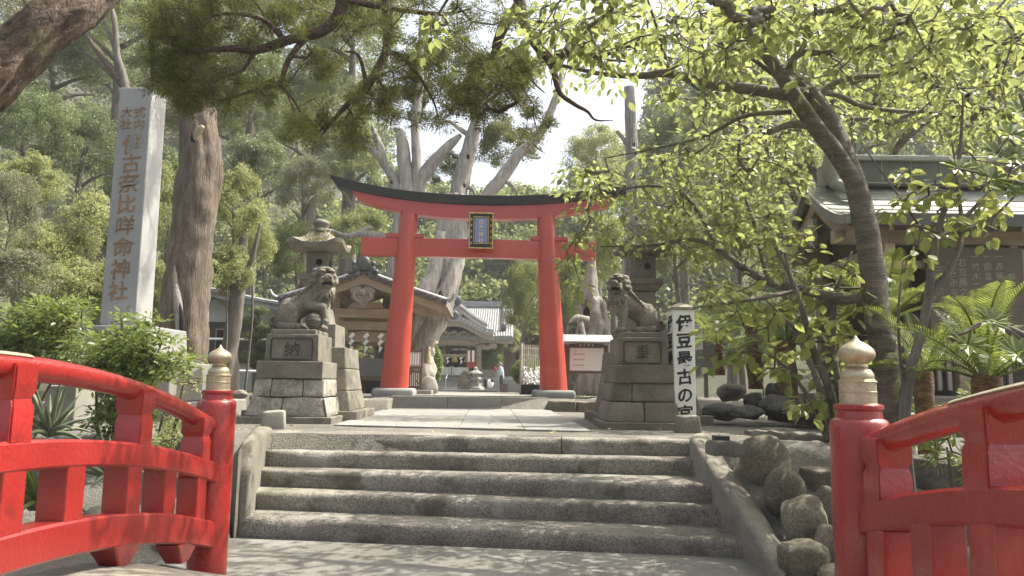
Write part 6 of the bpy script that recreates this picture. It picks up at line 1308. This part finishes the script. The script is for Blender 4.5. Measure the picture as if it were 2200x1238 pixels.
cycad(U(1905, 690, 7.4), 'cycad behind the cherry trunk with upright fronds', 18, .95, 1.0, 4, (.1, 1.0))
cycad(U(1690, 742, 10.6), 'dark cycad with hanging frond among the rocks', 22, 1.35, 1.0, 5, (-.3, .7))
cycad(U(1545, 745, 13.0), 'small cycad right of the black sign post', 16, 1.0, .5, 6, (0, .9))
cycad(U(1620, 705, 12.2), 'dusky cycad in the middle of the bed behind the pole', 18, 1.3, 1.0, 7, (-.1, .8))

# ------------------------------------------------------------------ shrubs behind the left railing
def shrub(name, label, base, blobs, mt, d, nl=12, spread=.09, size=.06, kind='ovate', width=.75, single=0, stems=5, droop=.1, cat='shrub', group=None, dd=.35):
    t = Tree(name, label, cat, base, group); b = t.b
    for k in range(stems):
        q = blobs[k % len(blobs)]; e = U(q[0] + random.uniform(-.5, .5) * q[2], q[1] + random.uniform(-.4, .5) * q[3], d); t.limb([b, b.lerp(e, .5) + Vector((random.uniform(-.08, .08), 0, .05)), e], [.02, .014, .006], 'twig', 6, 'stem')
    for q in blobs: t.blob(q[0], q[1], q[2], q[3], d, dd, int(q[4] * 1.5), nl, spread, size, droop=droop, twig=.003)
    t.finish(mt, kind, single, width=width); return t.r
GS = 'glossy shrubs round the stone pillar'
shrub('glossy_shrub', 'glossy light green shrub in front of the stone pillar base', Vector((-3.75, 7.2, -.5)), [(280, 740, 85, 50, 60), (240, 790, 80, 50, 44), (320, 800, 60, 40, 26), (370, 780, 60, 20, 14), (255, 900, 55, 70, 40), (300, 850, 40, 40, 18)], 'l_gloss', 7.2, 18, .11, .075, single=120, group=GS)
shrub('glossy_shrub', 'broad green shrub at the far left above the railing', Vector((-5.0, 7.6, -.5)), [(60, 720, 80, 50, 60), (120, 680, 60, 50, 44), (20, 760, 60, 40, 34), (150, 750, 50, 40, 24)], 'l_gloss', 7.6, 18, .11, .075, single=60, group=GS)
shrub('leafy_plant', 'low bluish green leafy plant beside the left end post', Vector((-3.1, 6.9, -.5)), [(375, 945, 40, 18, 22), (350, 960, 30, 15, 10)], 'l_mid', 6.8, 12, .06, .045, stems=3, group='low plants in the bed behind the left railing', cat='plant')
shrub('leafy_plant', 'thin pale spreading plant under the left hand rail', Vector((-3.3, 7.2, -.4)), [(370, 890, 40, 20, 14), (400, 820, 40, 20, 8)], 'l_bright', 7.0, 9, .06, .04, stems=3, group='low plants in the bed behind the left railing', cat='plant')
def rosette(p, label, n, L, mt, seed, w=.05):
    r = thing('aloe_plant', label, 'plant', p, 0, 'spiky aloe plants behind the left railing'); rg = random.Random(seed)
    for k in range(n):
        a = 2.4 * k; e = lerp(.1, 1.3, k / n); l = L * rg.uniform(.7, 1.1); m = MB(); pts = [Vector((math.cos(a) * l * t * math.cos(e), math.sin(a) * l * t * math.cos(e), l * (t * math.sin(e) + .25 * t - .55 * t * t * (1.25 - e)))) for t in np.linspace(0, 1, 8)]
        m.tube(pts, [w * .5, w * .5, w * .45, w * .4, w * .32, w * .22, w * .12, .001], 5); m.build('leaf', M[mt], r, smooth=True)
rosette(U(105, 935, 6.3), 'pale spiky aloe in front of the stone tablet', 22, .48, 'l_aloe', 1)
rosette(U(85, 1085, 5.5), 'dark spiky aloe seen between the lower balusters', 22, .42, 'l_gloss', 2)
rosette(U(235, 1030, 6.0), 'spiky aloe behind the second gap of the left railing', 18, .36, 'l_aloe', 3)

# ------------------------------------------------------------------ big trunks
cedar = thing('cedar_tree', 'stout fibrous cedar trunk with split base right of the stone pillar', 'tree', Vector((U(395, 770, 12.3).x, 12.3, .0))); b = cedar.location
P_ = [Vector((U(398, 820, 12.3).x, 12.3, -.1)), U(398, 765, 12.3), U(402, 650, 12.3), U(412, 520, 12.3), U(424, 420, 12.3), U(430, 330, 12.3), U(424, 250, 12.3), U(430, 150, 12.3), U(440, 40, 12.3), U(450, -150, 12.3)]
m = MB(); m.tube([p - b for p in P_], [.42, .36, .335, .345, .36, .335, .31, .32, .31, .26], 40, k=10, rough=.10, ridge=.16, fr=3.2, seed=2, twist=.25); m.build('trunk', M['cedar'], cedar, smooth=True)
m = MB(); m.tube([p - b for p in (Vector((U(358, 820, 12.05).x, 12.05, -.1)), U(361, 740, 12.05), U(367, 640, 12.05), U(380, 540, 12.1), U(395, 450, 12.2))], [.24, .17, .15, .15, .06], 26, k=9, rough=.15, ridge=.2, seed=5); m.build('root_buttress', M['cedar'], cedar, smooth=True)
m = MB(); m.tube([p - b for p in (U(388, 760, 11.93), U(384, 690, 11.93), U(381, 640, 11.95), U(377, 590, 11.97), U(380, 540, 12.0))], [.03, .07, .06, .05, .02], 12, k=6, rough=.3, seed=3); m.build('dead_wood_strip', M['dead'], cedar, smooth=True)
m = MB(); m.tube([p - b for p in (U(390, 765, 11.9), U(391, 690, 11.9), U(386, 650, 11.92))], [.02, .045, .01], 8, k=5); m.build('split', M['dark'], cedar)
m = MB(); m.tube([p - b for p in (U(424, 305, 12.0), U(421, 292, 11.95), U(428, 280, 11.9), U(436, 272, 11.85))], [.035, .055, .06, .03], 8, k=3); m.build('broken_stub', M['rope'], cedar, smooth=True)
m = MB(); m.ell(U(418, 297, 11.98) - b, (.07, .03, .1), nu=10, nv=7); m.build('knot_hole', M['dark'], cedar)

D2 = 21.5; k2 = D2 / FPX
sj = thing('sacred_juniper', 'huge bleached old juniper with bare silver limbs behind the gate', 'tree', Vector((U(872, 840, D2).x, D2, .15))); b = sj.location
def limb2(parent, pts, rpx, d, name='limb', mt='dead', n=14, **kw):
    m = MB(); s_ = d / FPX; m.tube([U(*p[:2], p[2] if len(p) > 2 else d) - parent.location for p in pts], [r * s_ for r in rpx], n, k=8, **kw); return m.build(name, M[mt], parent, smooth=True)
tk = dict(rough=.12, ridge=.30, fr=2.6, twist=.35)
limb2(sj, [(872, 858), (872, 800), (876, 741), (903, 690), (932, 640), (955, 590), (966, 530), (976, 470), (978, 420)], [66, 58, 54, 48, 41, 36, 32, 28, 26], D2, 'trunk', n=44, **tk)
limb2(sj, [(905, 850, 21.2), (900, 760, 21.0), (920, 710, 20.9), (942, 660, 20.9), (966, 610, 21), (984, 545, 21.2), (990, 470, 21.3)], [22, 24, 24, 20, 17, 15, 12], D2, 'strand', n=22, seed=4, **tk)
limb2(sj, [(852, 850, 21.2), (858, 760, 20.9), (890, 700, 20.8), (912, 640, 20.8), (935, 580, 21), (950, 500, 21.2)], [20, 22, 20, 18, 16, 12], D2, 'strand', n=22, seed=7, **tk)
limb2(sj, [(832, 850), (825, 760), (838, 660), (850, 570), (858, 490), (868, 400)], [22, 18, 17, 17, 16, 14], D2, 'limb', seed=9, n=20, **tk)
for i, (p, r) in enumerate((([(862, 450), (857, 417), (843, 382), (815, 337), (795, 320), (749, 278)], [14, 13, 11, 9, 7, 4]), ([(822, 345), (817, 318), (808, 295), (799, 268)], [8, 9, 8, 3]), ([(880, 480), (876, 417), (868, 347), (861, 290), (846, 275)], [20, 19, 15, 12, 4]),
        ([(898, 460), (895, 382), (894, 313), (892, 264), (902, 191), (905, 60)], [13, 12, 10, 9, 8, 5]), ([(890, 440), (903, 392), (930, 350), (965, 313), (990, 290)], [12, 14, 14, 11, 5]), ([(985, 470), (983, 420), (993, 375), (1006, 330), (1017, 288), (1021, 240), (1012, 190)], [24, 20, 18, 17, 15, 9, 3]),
        ([(1012, 470), (1048, 420), (1079, 382), (1114, 333), (1145, 305), (1173, 264), (1198, 200), (1210, 140)], [18, 15, 14, 12, 11, 10, 8, 4]), ([(858, 512), (820, 508), (780, 502), (745, 507), (697, 490)], [8, 8, 7, 6, 2]), ([(775, 500), (790, 490), (803, 488)], [6, 5, 2]), ([(1075, 385), (1095, 395), (1112, 412)], [7, 5, 2]), ([(1122, 330), (1150, 340), (1162, 338)], [4, 3, 2]), ([(990, 400), (1012, 405), (1022, 420)], [6, 5, 2]), ([(1005, 290), (985, 275), (965, 262), (935, 270)], [6, 5, 4, 1]), ([(1150, 312), (1160, 322), (1172, 330)], [3, 2, 1]))):
    limb2(sj, p, r, D2, 'limb', n=12, seed=i * 1.3, rough=.15, ridge=.2, fr=2.4)
for px, py, a, c_ in ((1006, 336, 4, 7), (998, 398, 3, 5), (842, 390, 3, 5), (800, 277, 2, 4), (986, 455, 4, 7), (946, 640, 5, 16)): m = MB(); m.ell(U(px, py, 20.72) - b, (a * k2, .12, c_ * k2), nu=8, nv=6); m.build('knot_hole', M['dark'], sj)
c0 = U(872, 741, D2); rp = thing('sacred_rope', 'thick twisted straw rope tied round the bleached juniper', 'rope', c0)
for q in range(3):
    m = MB(); pts = []
    for a in np.linspace(0, 2 * PI, 90): R_ = .86 + .035 * math.cos(a * 24 + q * 2.09); pts.append((R_ * math.cos(a), R_ * .95 * math.sin(a), .09 * math.cos(a * 1 + .4) - .1 * (math.sin(a) < 0) * abs(math.sin(a)) + .035 * math.sin(a * 24 + q * 2.09)))
    m.tube(pts, .045, 6); m.build('strand', M['rope'], rp, smooth=True)
tp = U(920, 746, 20.6) - c0; m = MB(); m.lathe([(.05, .02), (.075, -.05), (.06, -.1), (.08, -.2), (.12, -.45), (.11, -.46)], 12, tp); m.build('tassel', M['rope'], rp)
for px in (842, 884): m = MB(); q = U(px, 758, 20.55) - c0; m.prism([(0, 0), (.07, -.05), (-.02, -.16), (.07, -.21), (-.04, -.36), (-.02, -.18), (-.08, -.12)], 0, .008); m.build('paper_streamer', M['paper'], rp, loc=q)
po = thing('dead_trunk', 'tall bare silver pole trunk with woodpecker holes behind the right lion', 'tree', Vector((U(1356, 880, 11.6).x, 11.6, 0)))
limb2(po, [(1356, 900), (1354, 800), (1354, 620), (1357, 520), (1360, 420), (1357, 320), (1354, 250), (1352, 188)], [24, 21, 20, 17, 16, 14, 13, 12], 11.6, 'trunk', n=22, rough=.14, ridge=.14, seed=3)
limb2(po, [(1358, 330), (1340, 300), (1325, 282)], [6, 5, 4], 11.6, 'stub', n=8); limb2(po, [(1360, 360), (1372, 335), (1376, 330)], [5, 4, 2], 11.6, 'stub', n=8)
for k, (px, py) in enumerate(((1366, 330), (1363, 380), (1367, 400), (1359, 455), (1368, 470), (1363, 310), (1352, 420))): m = MB(); m.ell(U(px, py, 11.49) - po.location, (.014, .03, .028), nu=8, nv=6); m.build('hole', M['dark'], po)
st = thing('hollow_stump', 'broken hollow grey stump rising behind the notice board', 'stump', Vector((U(1275, 830, 18.2).x, 18.2, .15)))
limb2(st, [(1272, 850), (1275, 760), (1276, 700), (1270, 655), (1266, 632), (1272, 560), (1276, 520)], [42, 36, 31, 25, 19, 8, 5], 18.2, 'trunk', n=30, rough=.2, ridge=.28, seed=6)
limb2(st, [(1308, 850), (1303, 760), (1300, 700), (1297, 650)], [11, 10, 9, 5], 18.0, 'strand', n=12, rough=.2); limb2(st, [(1262, 690, 17.8), (1240, 684, 17.7), (1222, 694, 17.6)], [10, 8, 2], 18, 'broken_limb', n=12, rough=.3); limb2(st, [(1252, 760, 17.8), (1248, 715, 17.7), (1250, 690, 17.7)], [10, 10, 4], 18, 'strand', n=12, rough=.3)
m = MB(); m.ell(U(1261, 676, 17.93) - st.location, (.09, .04, .2), nu=12, nv=8); m.build('hollow', M['dark'], st)

# ------------------------------------------------------------------ background trees
def crown_mesh(name, mt, n, K, seed, leaf, rr=.24, kind='oval', flat=1.0, width=1.0):
    rg = np.random.default_rng(seed); c = rdir(K, rg); c[:, 2] = np.where(c[:, 2] < -.55, -c[:, 2], c[:, 2]); c *= rg.uniform(.55, .95, (K, 1)); w_ = rg.uniform(.6, 1.35, K)
    idx = rg.integers(0, K, n); q = rdir(n, rg) * (rg.uniform(0, 1, (n, 1)) ** .45) * rr * w_[idx][:, None] * np.array([1, 1, .72 * flat]); P = c[idx] + q
    out = q / (np.linalg.norm(q, axis=1, keepdims=True) + 1e-6); nr = out * .6 + rdir(n, rg) * .8; nr[:, 2] += .5; d = rdir(n, rg) + out * .6; d[:, 2] -= .2
    return leaf_mesh(name, P, d, nr, rg.uniform(.6, 1.2, n) * leaf, M[mt], kind, rg, width)
SZ = {'s': (9000, 42, .085, .28), 'm': (17000, 64, .060, .24), 'l': (26000, 100, .046, .20), 'b': (15000, 80, .068, .23)}
LIB = {}
def crown(mt, size, v):
    """shared crown meshes; size class sets leaf size relative to the crown"""
    k = (mt, size, v)
    if k not in LIB:
        n, K, lf, rr = SZ[size]; LIB[k] = crown_mesh('crown', mt, n, K, hash((mt[2], size, v)) % 1000 if False else (len(LIB) * 17 + 3), lf, rr)
    return LIB[k]
NT = [0]
def bgtree(name, label, cat, px, py, d, rx, ry, mt, size='m', base_py=None, trunk=.018, group=None, tmat='bark', dy=1.0, limbs=4):
    s_ = d / FPX; c = U(px, py, d); gz = max(-.8, upper(d)) if d < 45 else upper(d); gz = ground_h(c.x, d); h = c.z - gz
    r = thing(name, label, cat, Vector((c.x, d, gz)), 0, group); NT[0] += 1; v = NT[0] % 2
    o = link('crown', crown(mt, size, v), r, (0, 0, h)); o.scale = (rx * s_, (rx * s_) * dy, ry * s_); o.rotation_euler = (0, 0, NT[0] * 1.9)
    rg = random.Random(NT[0]); tr = max(.03, trunk * (h + ry * s_)) * (.4 if cat == 'shrub' else 1); top = Vector((rg.uniform(-.2, .2) * rx * s_, 0, h + .35 * ry * s_)); m = MB()
    mid = Vector((rg.uniform(-.15, .15) * rx * s_, 0, h * .5)); m.tube([(0, 0, -.3), (0, 0, .1), mid, Vector((0, 0, h * .85)), top], [tr * 1.3, tr, tr * .85, tr * .6, tr * .15], 9, k=5, rough=.12)
    for k in range(limbs):
        a = rg.uniform(0, 2 * PI); p0 = Vector((0, 0, lerp(max(.3 * h, h - ry * s_), h + .2 * ry * s_, k / limbs))); e = Vector((math.cos(a) * .7 * rx * s_, math.sin(a) * .7 * rx * s_ * dy, p0.z + .4 * ry * s_)); m.tube([p0, p0.lerp(e, .5) + Vector((0, 0, .08 * ry * s_)), e], [tr * .45, tr * .3, tr * .08], 6, k=4)
    m.build('trunk', M[tmat], r, smooth=True); return r
G1, G2, G3 = 'dark evergreen trees on the left hillside', 'bright shrubs behind the stone pillar', 'green trees behind the red gate'
BT = [('evergreen_tree', 'dark bushy evergreen at the far left behind the pale shrub', 'tree', 60, 290, 21, 130, 110, 'l_dark', 'l', G1), ('evergreen_tree', 'dark evergreen directly left of the stone pillar top', 'tree', 175, 330, 23, 110, 110, 'l_dark', 'l', G1),
      ('evergreen_tree', 'tall thin evergreen with grey limbs above the stone pillar', 'tree', 260, 90, 26, 140, 130, 'l_mid', 'l', G1), ('evergreen_tree', 'evergreen crown filling the gap at the upper left beneath the leaning trunk', 'tree', 120, 150, 27, 140, 110, 'l_dark', 'l', G1), ('evergreen_tree', 'evergreen behind the hanging juniper foliage left of the cedar', 'tree', 420, 240, 27, 130, 120, 'l_mid', 'l', G1),
      ('evergreen_tree', 'evergreen right of the cedar trunk high up', 'tree', 540, 210, 27, 110, 140, 'l_dark', 'l', G1), ('evergreen_tree', 'evergreen between the cedar and the pale silver tree', 'tree', 560, 370, 25, 80, 90, 'l_dark', 'm', G1), ('evergreen_tree', 'dark evergreen low behind the bright shrubs', 'tree', 330, 400, 22, 120, 90, 'l_dark', 'm', G1), ('evergreen_tree', 'evergreen in the top left corner', 'tree', 20, 60, 30, 120, 110, 'l_pale', 'm', G1),
      ('broadleaf_tree', 'tall green tree above the left lantern', 'tree', 680, 250, 30, 110, 120, 'l_mid', 'l', G1), ('broadleaf_tree', 'mid green tree at the top behind the hanging juniper', 'tree', 760, 90, 32, 150, 120, 'l_mid', 'l', G1), ('broadleaf_tree', 'mid green tree right behind the left end of the gate', 'tree', 760, 360, 31, 80, 90, 'l_mid', 'm', G3),
      ('silver_tree', 'pale silvery flowering tree behind the left lantern', 'tree', 655, 410, 23, 70, 80, 'l_pale', 'm', None), ('broadleaf_tree', 'green tree filling the space behind the left lantern', 'tree', 640, 560, 22, 75, 90, 'l_mid', 'm', G3), ('broadleaf_tree', 'olive tree between lantern and gate pillar', 'tree', 770, 520, 27, 80, 80, 'l_mid', 'm', G3),
      ('bright_shrub', 'large yellow green shrub left of the stone pillar', 'shrub', 190, 520, 15.5, 105, 115, 'l_bright', 'b', G2), ('bright_shrub', 'yellow green shrub low left of the stone pillar', 'shrub', 150, 630, 14, 100, 80, 'l_bright', 'b', G2), ('bright_shrub', 'yellow green tree right of the cedar trunk', 'shrub', 505, 455, 14.5, 70, 100, 'l_bright', 'b', G2), ('bright_shrub', 'yellow green foliage low right of the cedar trunk', 'shrub', 490, 590, 14.2, 70, 70, 'l_bright', 'b', G2), ('bright_shrub', 'yellow green shrub glimpsed between pillar and cedar', 'shrub', 360, 480, 16.5, 60, 130, 'l_bright', 'b', G2),
      ('bright_shrub', 'bright leafy shrub low between the two yellow green ones', 'shrub', 90, 560, 14.6, 90, 90, 'l_bright', 'b', G2), ('bright_shrub', 'bright shrub right behind the stone pillar base', 'shrub', 260, 640, 14.6, 90, 90, 'l_bright', 'b', G2), ('bright_shrub', 'bright shrub high at the far left', 'shrub', 60, 400, 16, 80, 80, 'l_bright', 'b', G2), ('bright_shrub', 'yellow green spray right of the pale trunk', 'shrub', 545, 520, 15.5, 60, 80, 'l_bright', 'b', G2), ('bright_shrub', 'bright low shrub left of the cedar base', 'shrub', 345, 640, 15, 60, 80, 'l_bright', 'b', G2),
      ('pale_shrub', 'pale grey green shrub at the left edge', 'shrub', 20, 470, 12.5, 75, 110, 'l_pale', 'l', G2), ('pale_shrub', 'pale twiggy shrub low at the left edge', 'shrub', 40, 610, 12, 80, 80, 'l_pale', 'm', G2),
      ('broadleaf_tree', 'hillside tree seen through the gate above the shrine roof', 'tree', 1080, 560, 56, 70, 60, 'l_dark', 'm', G3), ('broadleaf_tree', 'pale green tree right under the tie beam', 'tree', 1100, 490, 60, 60, 40, 'l_mid', 'm', G3), ('broadleaf_tree', 'dark tree left of the shrine ridge', 'tree', 1020, 590, 55, 50, 45, 'l_mid', 'm', G3),
      ('broadleaf_tree', 'rounded dense dark green tree in front of the shrine roof', 'tree', 1130, 655, 27, 64, 110, 'l_mid', 'l', G3), ('broadleaf_tree', 'light green tree below the dense rounded one', 'tree', 1092, 735, 46, 45, 40, 'l_bright', 'm', G3), ('broadleaf_tree', 'green tree behind the right gate pillar', 'tree', 1215, 640, 26, 45, 110, 'l_mid', 'm', G3),
      ('broadleaf_tree', 'pale green tree against the sky right of the gate top', 'tree', 1280, 350, 36, 95, 85, 'l_bright', 'l', None), ('evergreen_tree', 'dark conifer behind the bare silver pole', 'tree', 1460, 330, 30, 95, 130, 'l_dark', 'l', None), ('evergreen_tree', 'dark conifer high behind the cherry leaves', 'tree', 1560, 220, 33, 100, 120, 'l_dark', 'l', None), ('evergreen_tree', 'dark conifer at the upper right behind the cherry', 'tree', 2050, 150, 30, 140, 130, 'l_dark', 'l', None), ('evergreen_tree', 'dark conifer above the copper roof', 'tree', 1830, 260, 30, 150, 130, 'l_dark', 'l', None),
      ('broadleaf_tree', 'leafy tree between the stump and the right lantern', 'tree', 1320, 560, 24, 70, 100, 'l_bright', 'm', None), ('broadleaf_tree', 'green tree behind the right lantern', 'tree', 1450, 540, 19, 85, 100, 'l_mid', 'l', None), ('broadleaf_tree', 'green tree filling the middle right behind the cherry branch', 'tree', 1590, 520, 18, 110, 110, 'l_mid', 'l', None), ('broadleaf_tree', 'shaded tree left of the copper roofed hall', 'tree', 1700, 560, 16, 80, 110, 'l_mid', 'm', None), ('broadleaf_tree', 'yellowish tree high between the conifers', 'tree', 1680, 380, 24, 110, 100, 'l_bright', 'l', None),
      ('broadleaf_tree', 'tree behind the copper roof at the right edge', 'tree', 2150, 300, 22, 130, 110, 'l_mid', 'l', None), ('shrub', 'low bright shrub behind the black sign post', 'shrub', 1570, 660, 15.5, 70, 50, 'l_mid', 'm', None), ('shrub', 'bushy low shrub beside the garden rocks', 'shrub', 1640, 760, 13.5, 90, 50, 'l_dark', 'm', None), ('shrub', 'dark shrub under the notice board', 'shrub', 1262, 815, 18.5, 48, 34, 'l_dark', 's', None), ('shrub', 'bluish shrub behind the water basin', 'shrub', 735, 745, 24, 70, 55, 'l_mid', 's', None), ('shrub', 'dark green tree behind the water pavilion posts', 'shrub', 790, 720, 26, 55, 60, 'l_dark', 's', None)]
for nm, lb, ct_, px, py, d, rx, ry, mt, sz, gp in BT: bgtree(nm, lb, ct_, px, py, d, rx, ry, mt, sz, group=gp, dy=.8)
for lb, px, py, d, rx, ry in (('tall clipped round hedge beside the bleached trunk', 926, 785, 23.5, 23, 46), ('round clipped bush left of the standing visitor', 1052, 772, 45, 30, 24), ('small round clipped bush behind the fortune rack', 1135, 800, 24, 35, 28)):
    c = U(px, py, d); s_ = d / FPX; r = thing('round_hedge', lb, 'hedge', Vector((c.x, d, ground_h(c.x, d))), 0, 'clipped round hedges'); nn = 9000; q = rdir(nn); P = q * RNG.uniform(.86, 1.0, (nn, 1)); dd_ = rdir(nn) + q * .4
    o = link('leaves', leaf_mesh('leaves', P * np.array([rx * s_, rx * s_, ry * s_]), dd_, q + rdir(nn) * .5, RNG.uniform(.05, .09, nn) * (1.6 if d > 30 else 1), M['l_gloss'], 'oval'), r, (0, 0, c.z - r.location.z)); o['kind'] = 'stuff'
    m = MB(); m.tube([(0, 0, -.2), (0, 0, c.z - r.location.z)], [.08, .05], 8); m.ell((0, 0, c.z - r.location.z), (rx * s_ * .82, rx * s_ * .82, ry * s_ * .84)); m.build('stem', M['twig'], r)
for i, (px, py, dd_, rx, ry) in enumerate(((950, 180, 23.5, 95, 120), (1085, 320, 23, 70, 75), (960, 370, 24, 50, 50), (1075, 170, 23.5, 80, 70), (860, 230, 23.5, 60, 60))):
    o = link('foliage', crown('l_jun', 'm', i % 2), sj, U(px, py, dd_) - sj.location); o.scale = (rx * dd_ / FPX, rx * dd_ / FPX, ry * dd_ / FPX); o.rotation_euler = (0, 0, i * 1.7)
# cloud pruned pine by the house
pt = thing('pruned_pine', 'cloud pruned dark pine in front of the low house', 'tree', Vector((U(552, 800, 19).x, 19, .2))); b = pt.location; m = MB(); m.tube([(0, 0, -.2), U(548, 740, 19) - b, U(556, 690, 19) - b, U(552, 660, 19) - b], [.09, .07, .05, .02], 8, k=5); m.build('trunk', M['bark'], pt, smooth=True)
for px, py, rx, ry in ((555, 668, 22, 9), (540, 690, 24, 9), (570, 705, 22, 9), (545, 722, 28, 10), (566, 742, 24, 9), (545, 765, 30, 11), (560, 785, 26, 8)):
    nn = 1500; q = rdir(nn) * (RNG.uniform(0, 1, (nn, 1)) ** .4); o = link('foliage_pad', leaf_mesh('foliage_pad', q * np.array([rx, rx, ry]) * 19 / FPX, rdir(nn) + [0, 0, .6], rdir(nn), RNG.uniform(.05, .1, nn), M['l_dark'], 'blade', width=2.2), pt, U(px, py, 19) - b)
# second pale trunk among the bright leaves
t2 = thing('old_tree', 'short pale barked trunk right of the cedar base', 'tree', Vector((U(492, 780, 14.4).x, 14.4, 0))); limb2(t2, [(490, 850), (494, 760), (503, 690), (512, 620), (520, 540), (530, 470)], [22, 17, 17, 15, 11, 6], 14.4, 'trunk', mt='bark', n=18, rough=.12, ridge=.12); limb2(t2, [(512, 620), (540, 560), (560, 480)], [8, 6, 3], 14.4, 'branch', mt='bark', n=8)
# far grey limbs above the pillar
t3 = thing('bare_tree', 'grey forked bare limbs rising above the stone pillar', 'tree', Vector((U(278, 420, 24).x, 24, ground_h(U(278, 420, 24).x, 24)))); b = t3.location; q0 = U(278, 420, 24)
limb2(t3, [(278, 560), (278, 300), (268, 180), (252, 120), (245, 40), (225, -20)], [12, 11, 9, 7, 6, 4], 24, 'trunk', mt='bark', n=10); limb2(t3, [(276, 200), (240, 150), (205, 105), (185, 75)], [9, 8, 6, 4], 24, 'branch', mt='jbark', n=8); limb2(t3, [(255, 130), (230, 60), (218, 30)], [5, 4, 2], 24, 'branch', mt='bark', n=8)

# far wood on the hill, one mass
def skyline(px):
    return float(np.interp(px, [-900, 780, 850, 905, 1130, 1180, 1340, 1400, 1500, 1600, 3200], [-80, -60, 330, 420, 440, 440, 330, 200, 60, -60, -80]))
nC = 1000; PP, DD, NN, SS = [], [], [], []
for _ in range(nC):
    px = RNG.uniform(-500, 2700); top = skyline(px); py = top + (740 - top) * RNG.uniform(.0, 1); d = lerp(50, 84, (740 - py) / 820) + RNG.uniform(-2, 2)
    c = np.array(U(px, py, d)); R_ = RNG.uniform(1.5, 2.9); m_ = int(620 * R_ / 2); K = 10; cc = rdir(K) * R_ * .62; i_ = RNG.integers(0, K, m_); q = rdir(m_) * (RNG.uniform(0, 1, (m_, 1)) ** .4) * R_ * .5
    PP.append(c + cc[i_] + q * [1, 1, .75]); n_ = q / R_ * 1.5 + rdir(m_) * .8; n_[:, 2] += .5; NN.append(n_); DD.append(rdir(m_)); SS.append(RNG.uniform(.24, .46, m_))
wd = leaf_mesh('far_wood', np.concatenate(PP), np.concatenate(DD), np.concatenate(NN), np.concatenate(SS), M['l_far'] if 'l_far' in M else M['l_mid'], 'oval', width=1.5)
o = link('far_wood', wd); tag(o, 'green wood covering the hillside behind the shrine', 'wood', kind='stuff')
# grass patches
def grass(poly_px, n, label, z=0.0, L=.09, mt='l_grass', name='grass'):
    P = []
    for _ in range(n): a, b, c = poly_px; u, v = random.random(), random.random(); px, py = a[0] + (b[0] - a[0]) * u, lerp(a[1], c[1], v); p = G(px, py, z); P.append((p.x, p.y, ground_h(p.x, p.y)))
    P = np.array(P); d = rdir(n) * .5; d[:, 2] = 1; o = link(name, leaf_mesh(name, P, d, rdir(n), RNG.uniform(.5, 1.3, n) * L, M[mt], 'blade', width=1.6)); tag(o, label, 'grass', kind='stuff')
grass(((440, 850), (570, 850), (0, 900)), 3500, 'sunny yellowish grass left of the stone pedestal', 0, .05)
grass(((1180, 846), (1310, 846), (0, 858)), 1600, 'short grass under the notice board', .22, .07)
grass(((340, 960), (480, 960), (0, 1010)), 1500, 'low ground cover behind the left end post', -.3, .07, 'l_mid')
# fallen leaves on steps and gravel
n = 260; P = []
for _ in range(n):
    px, py = random.uniform(480, 1780), random.uniform(885, 960); p = G(px, py, 0)
    if p.y < 7.7: continue
    P.append((p.x, p.y, .03 if abs(p.x + .3) < 1.6 else ground_h(p.x, p.y) + .012))
P = np.array(P); nr = rdir(len(P)) * .3; nr[:, 2] += 1; dd_ = rdir(len(P)); dd_[:, 2] *= .2
o = link('fallen_leaves', leaf_mesh('fallen_leaves', P, dd_, nr, RNG.uniform(.03, .06, len(P)), M['straw'], 'oval')); tag(o, 'scattered fallen leaves on the gravel and path', 'leaves', kind='stuff')

# dark planted bed behind the right railing
m = MB(); m.add([(1.75, 3.0, -.74), (7, 2.0, -.7), (7, 9, -.15), (3.4, 7.0, -.4), (2.55, 5.6, -.62)], [(0, 1, 2, 3, 4)]); o = m.build('planting_bed', M['soil']); tag(o, kind='structure')
bl_ = thing('square_rock', 'mossy square block behind the right hand rail', 'rock', U(2030, 1030, 5.3)); m = MB(); m.cbox((0, 0, -.1), (.42, .3, .5)); m.build('stone', M['rock'], bl_, bevel=.03, sub=2, wob=.03)
for k, (bx, dd_) in enumerate((((1940, 2040, 985, 1050), 6.2), ((2100, 2230, 960, 1050), 5.8), ((1900, 1990, 1120, 1200), 4.6), ((2020, 2120, 1180, 1260), 4.2))): bpx(bx, dd_, label=['dark rock behind the cherry root', 'large dark rock below the cycads', 'rock between the right balusters', 'low dark rock under the right middle plank'][k], mt='rock', seed=70 + k, wob=.2, group='dark rocks in the bed behind the right railing')
shrub('leafy_plant', 'low dark whorled plant under the right hand rail', Vector((2.9, 4.9, -.75)), [(2020, 960, 40, 25, 6), (2120, 1000, 50, 40, 8), (2150, 930, 40, 30, 6)], 'l_gloss', 4.7, 10, .09, .08, stems=3, cat='plant')
shrub('leafy_plant', 'dark undergrowth around the cherry root', Vector((2.9, 6.2, -.7)), [(1900, 930, 60, 40, 12), (2000, 900, 90, 40, 16), (2120, 880, 70, 40, 12)], 'l_dark', 6.6, 12, .1, .08, stems=4, cat='plant')

p = G(1549, 948, 0); m = MB(); m.box(-.075, .075, -.05, .06, -.03, .055); tag(m.build('drain_box', M['black'], loc=p, bevel=.006), 'small black drain box at the head of the rock slope', 'drain')
# haze volume added to pale the dark background, filled with air
m = MB(); m.box(-150, 150, -20, 140, -3, 56); hz = m.build('haze', M['air']); tag(hz, kind='stuff')
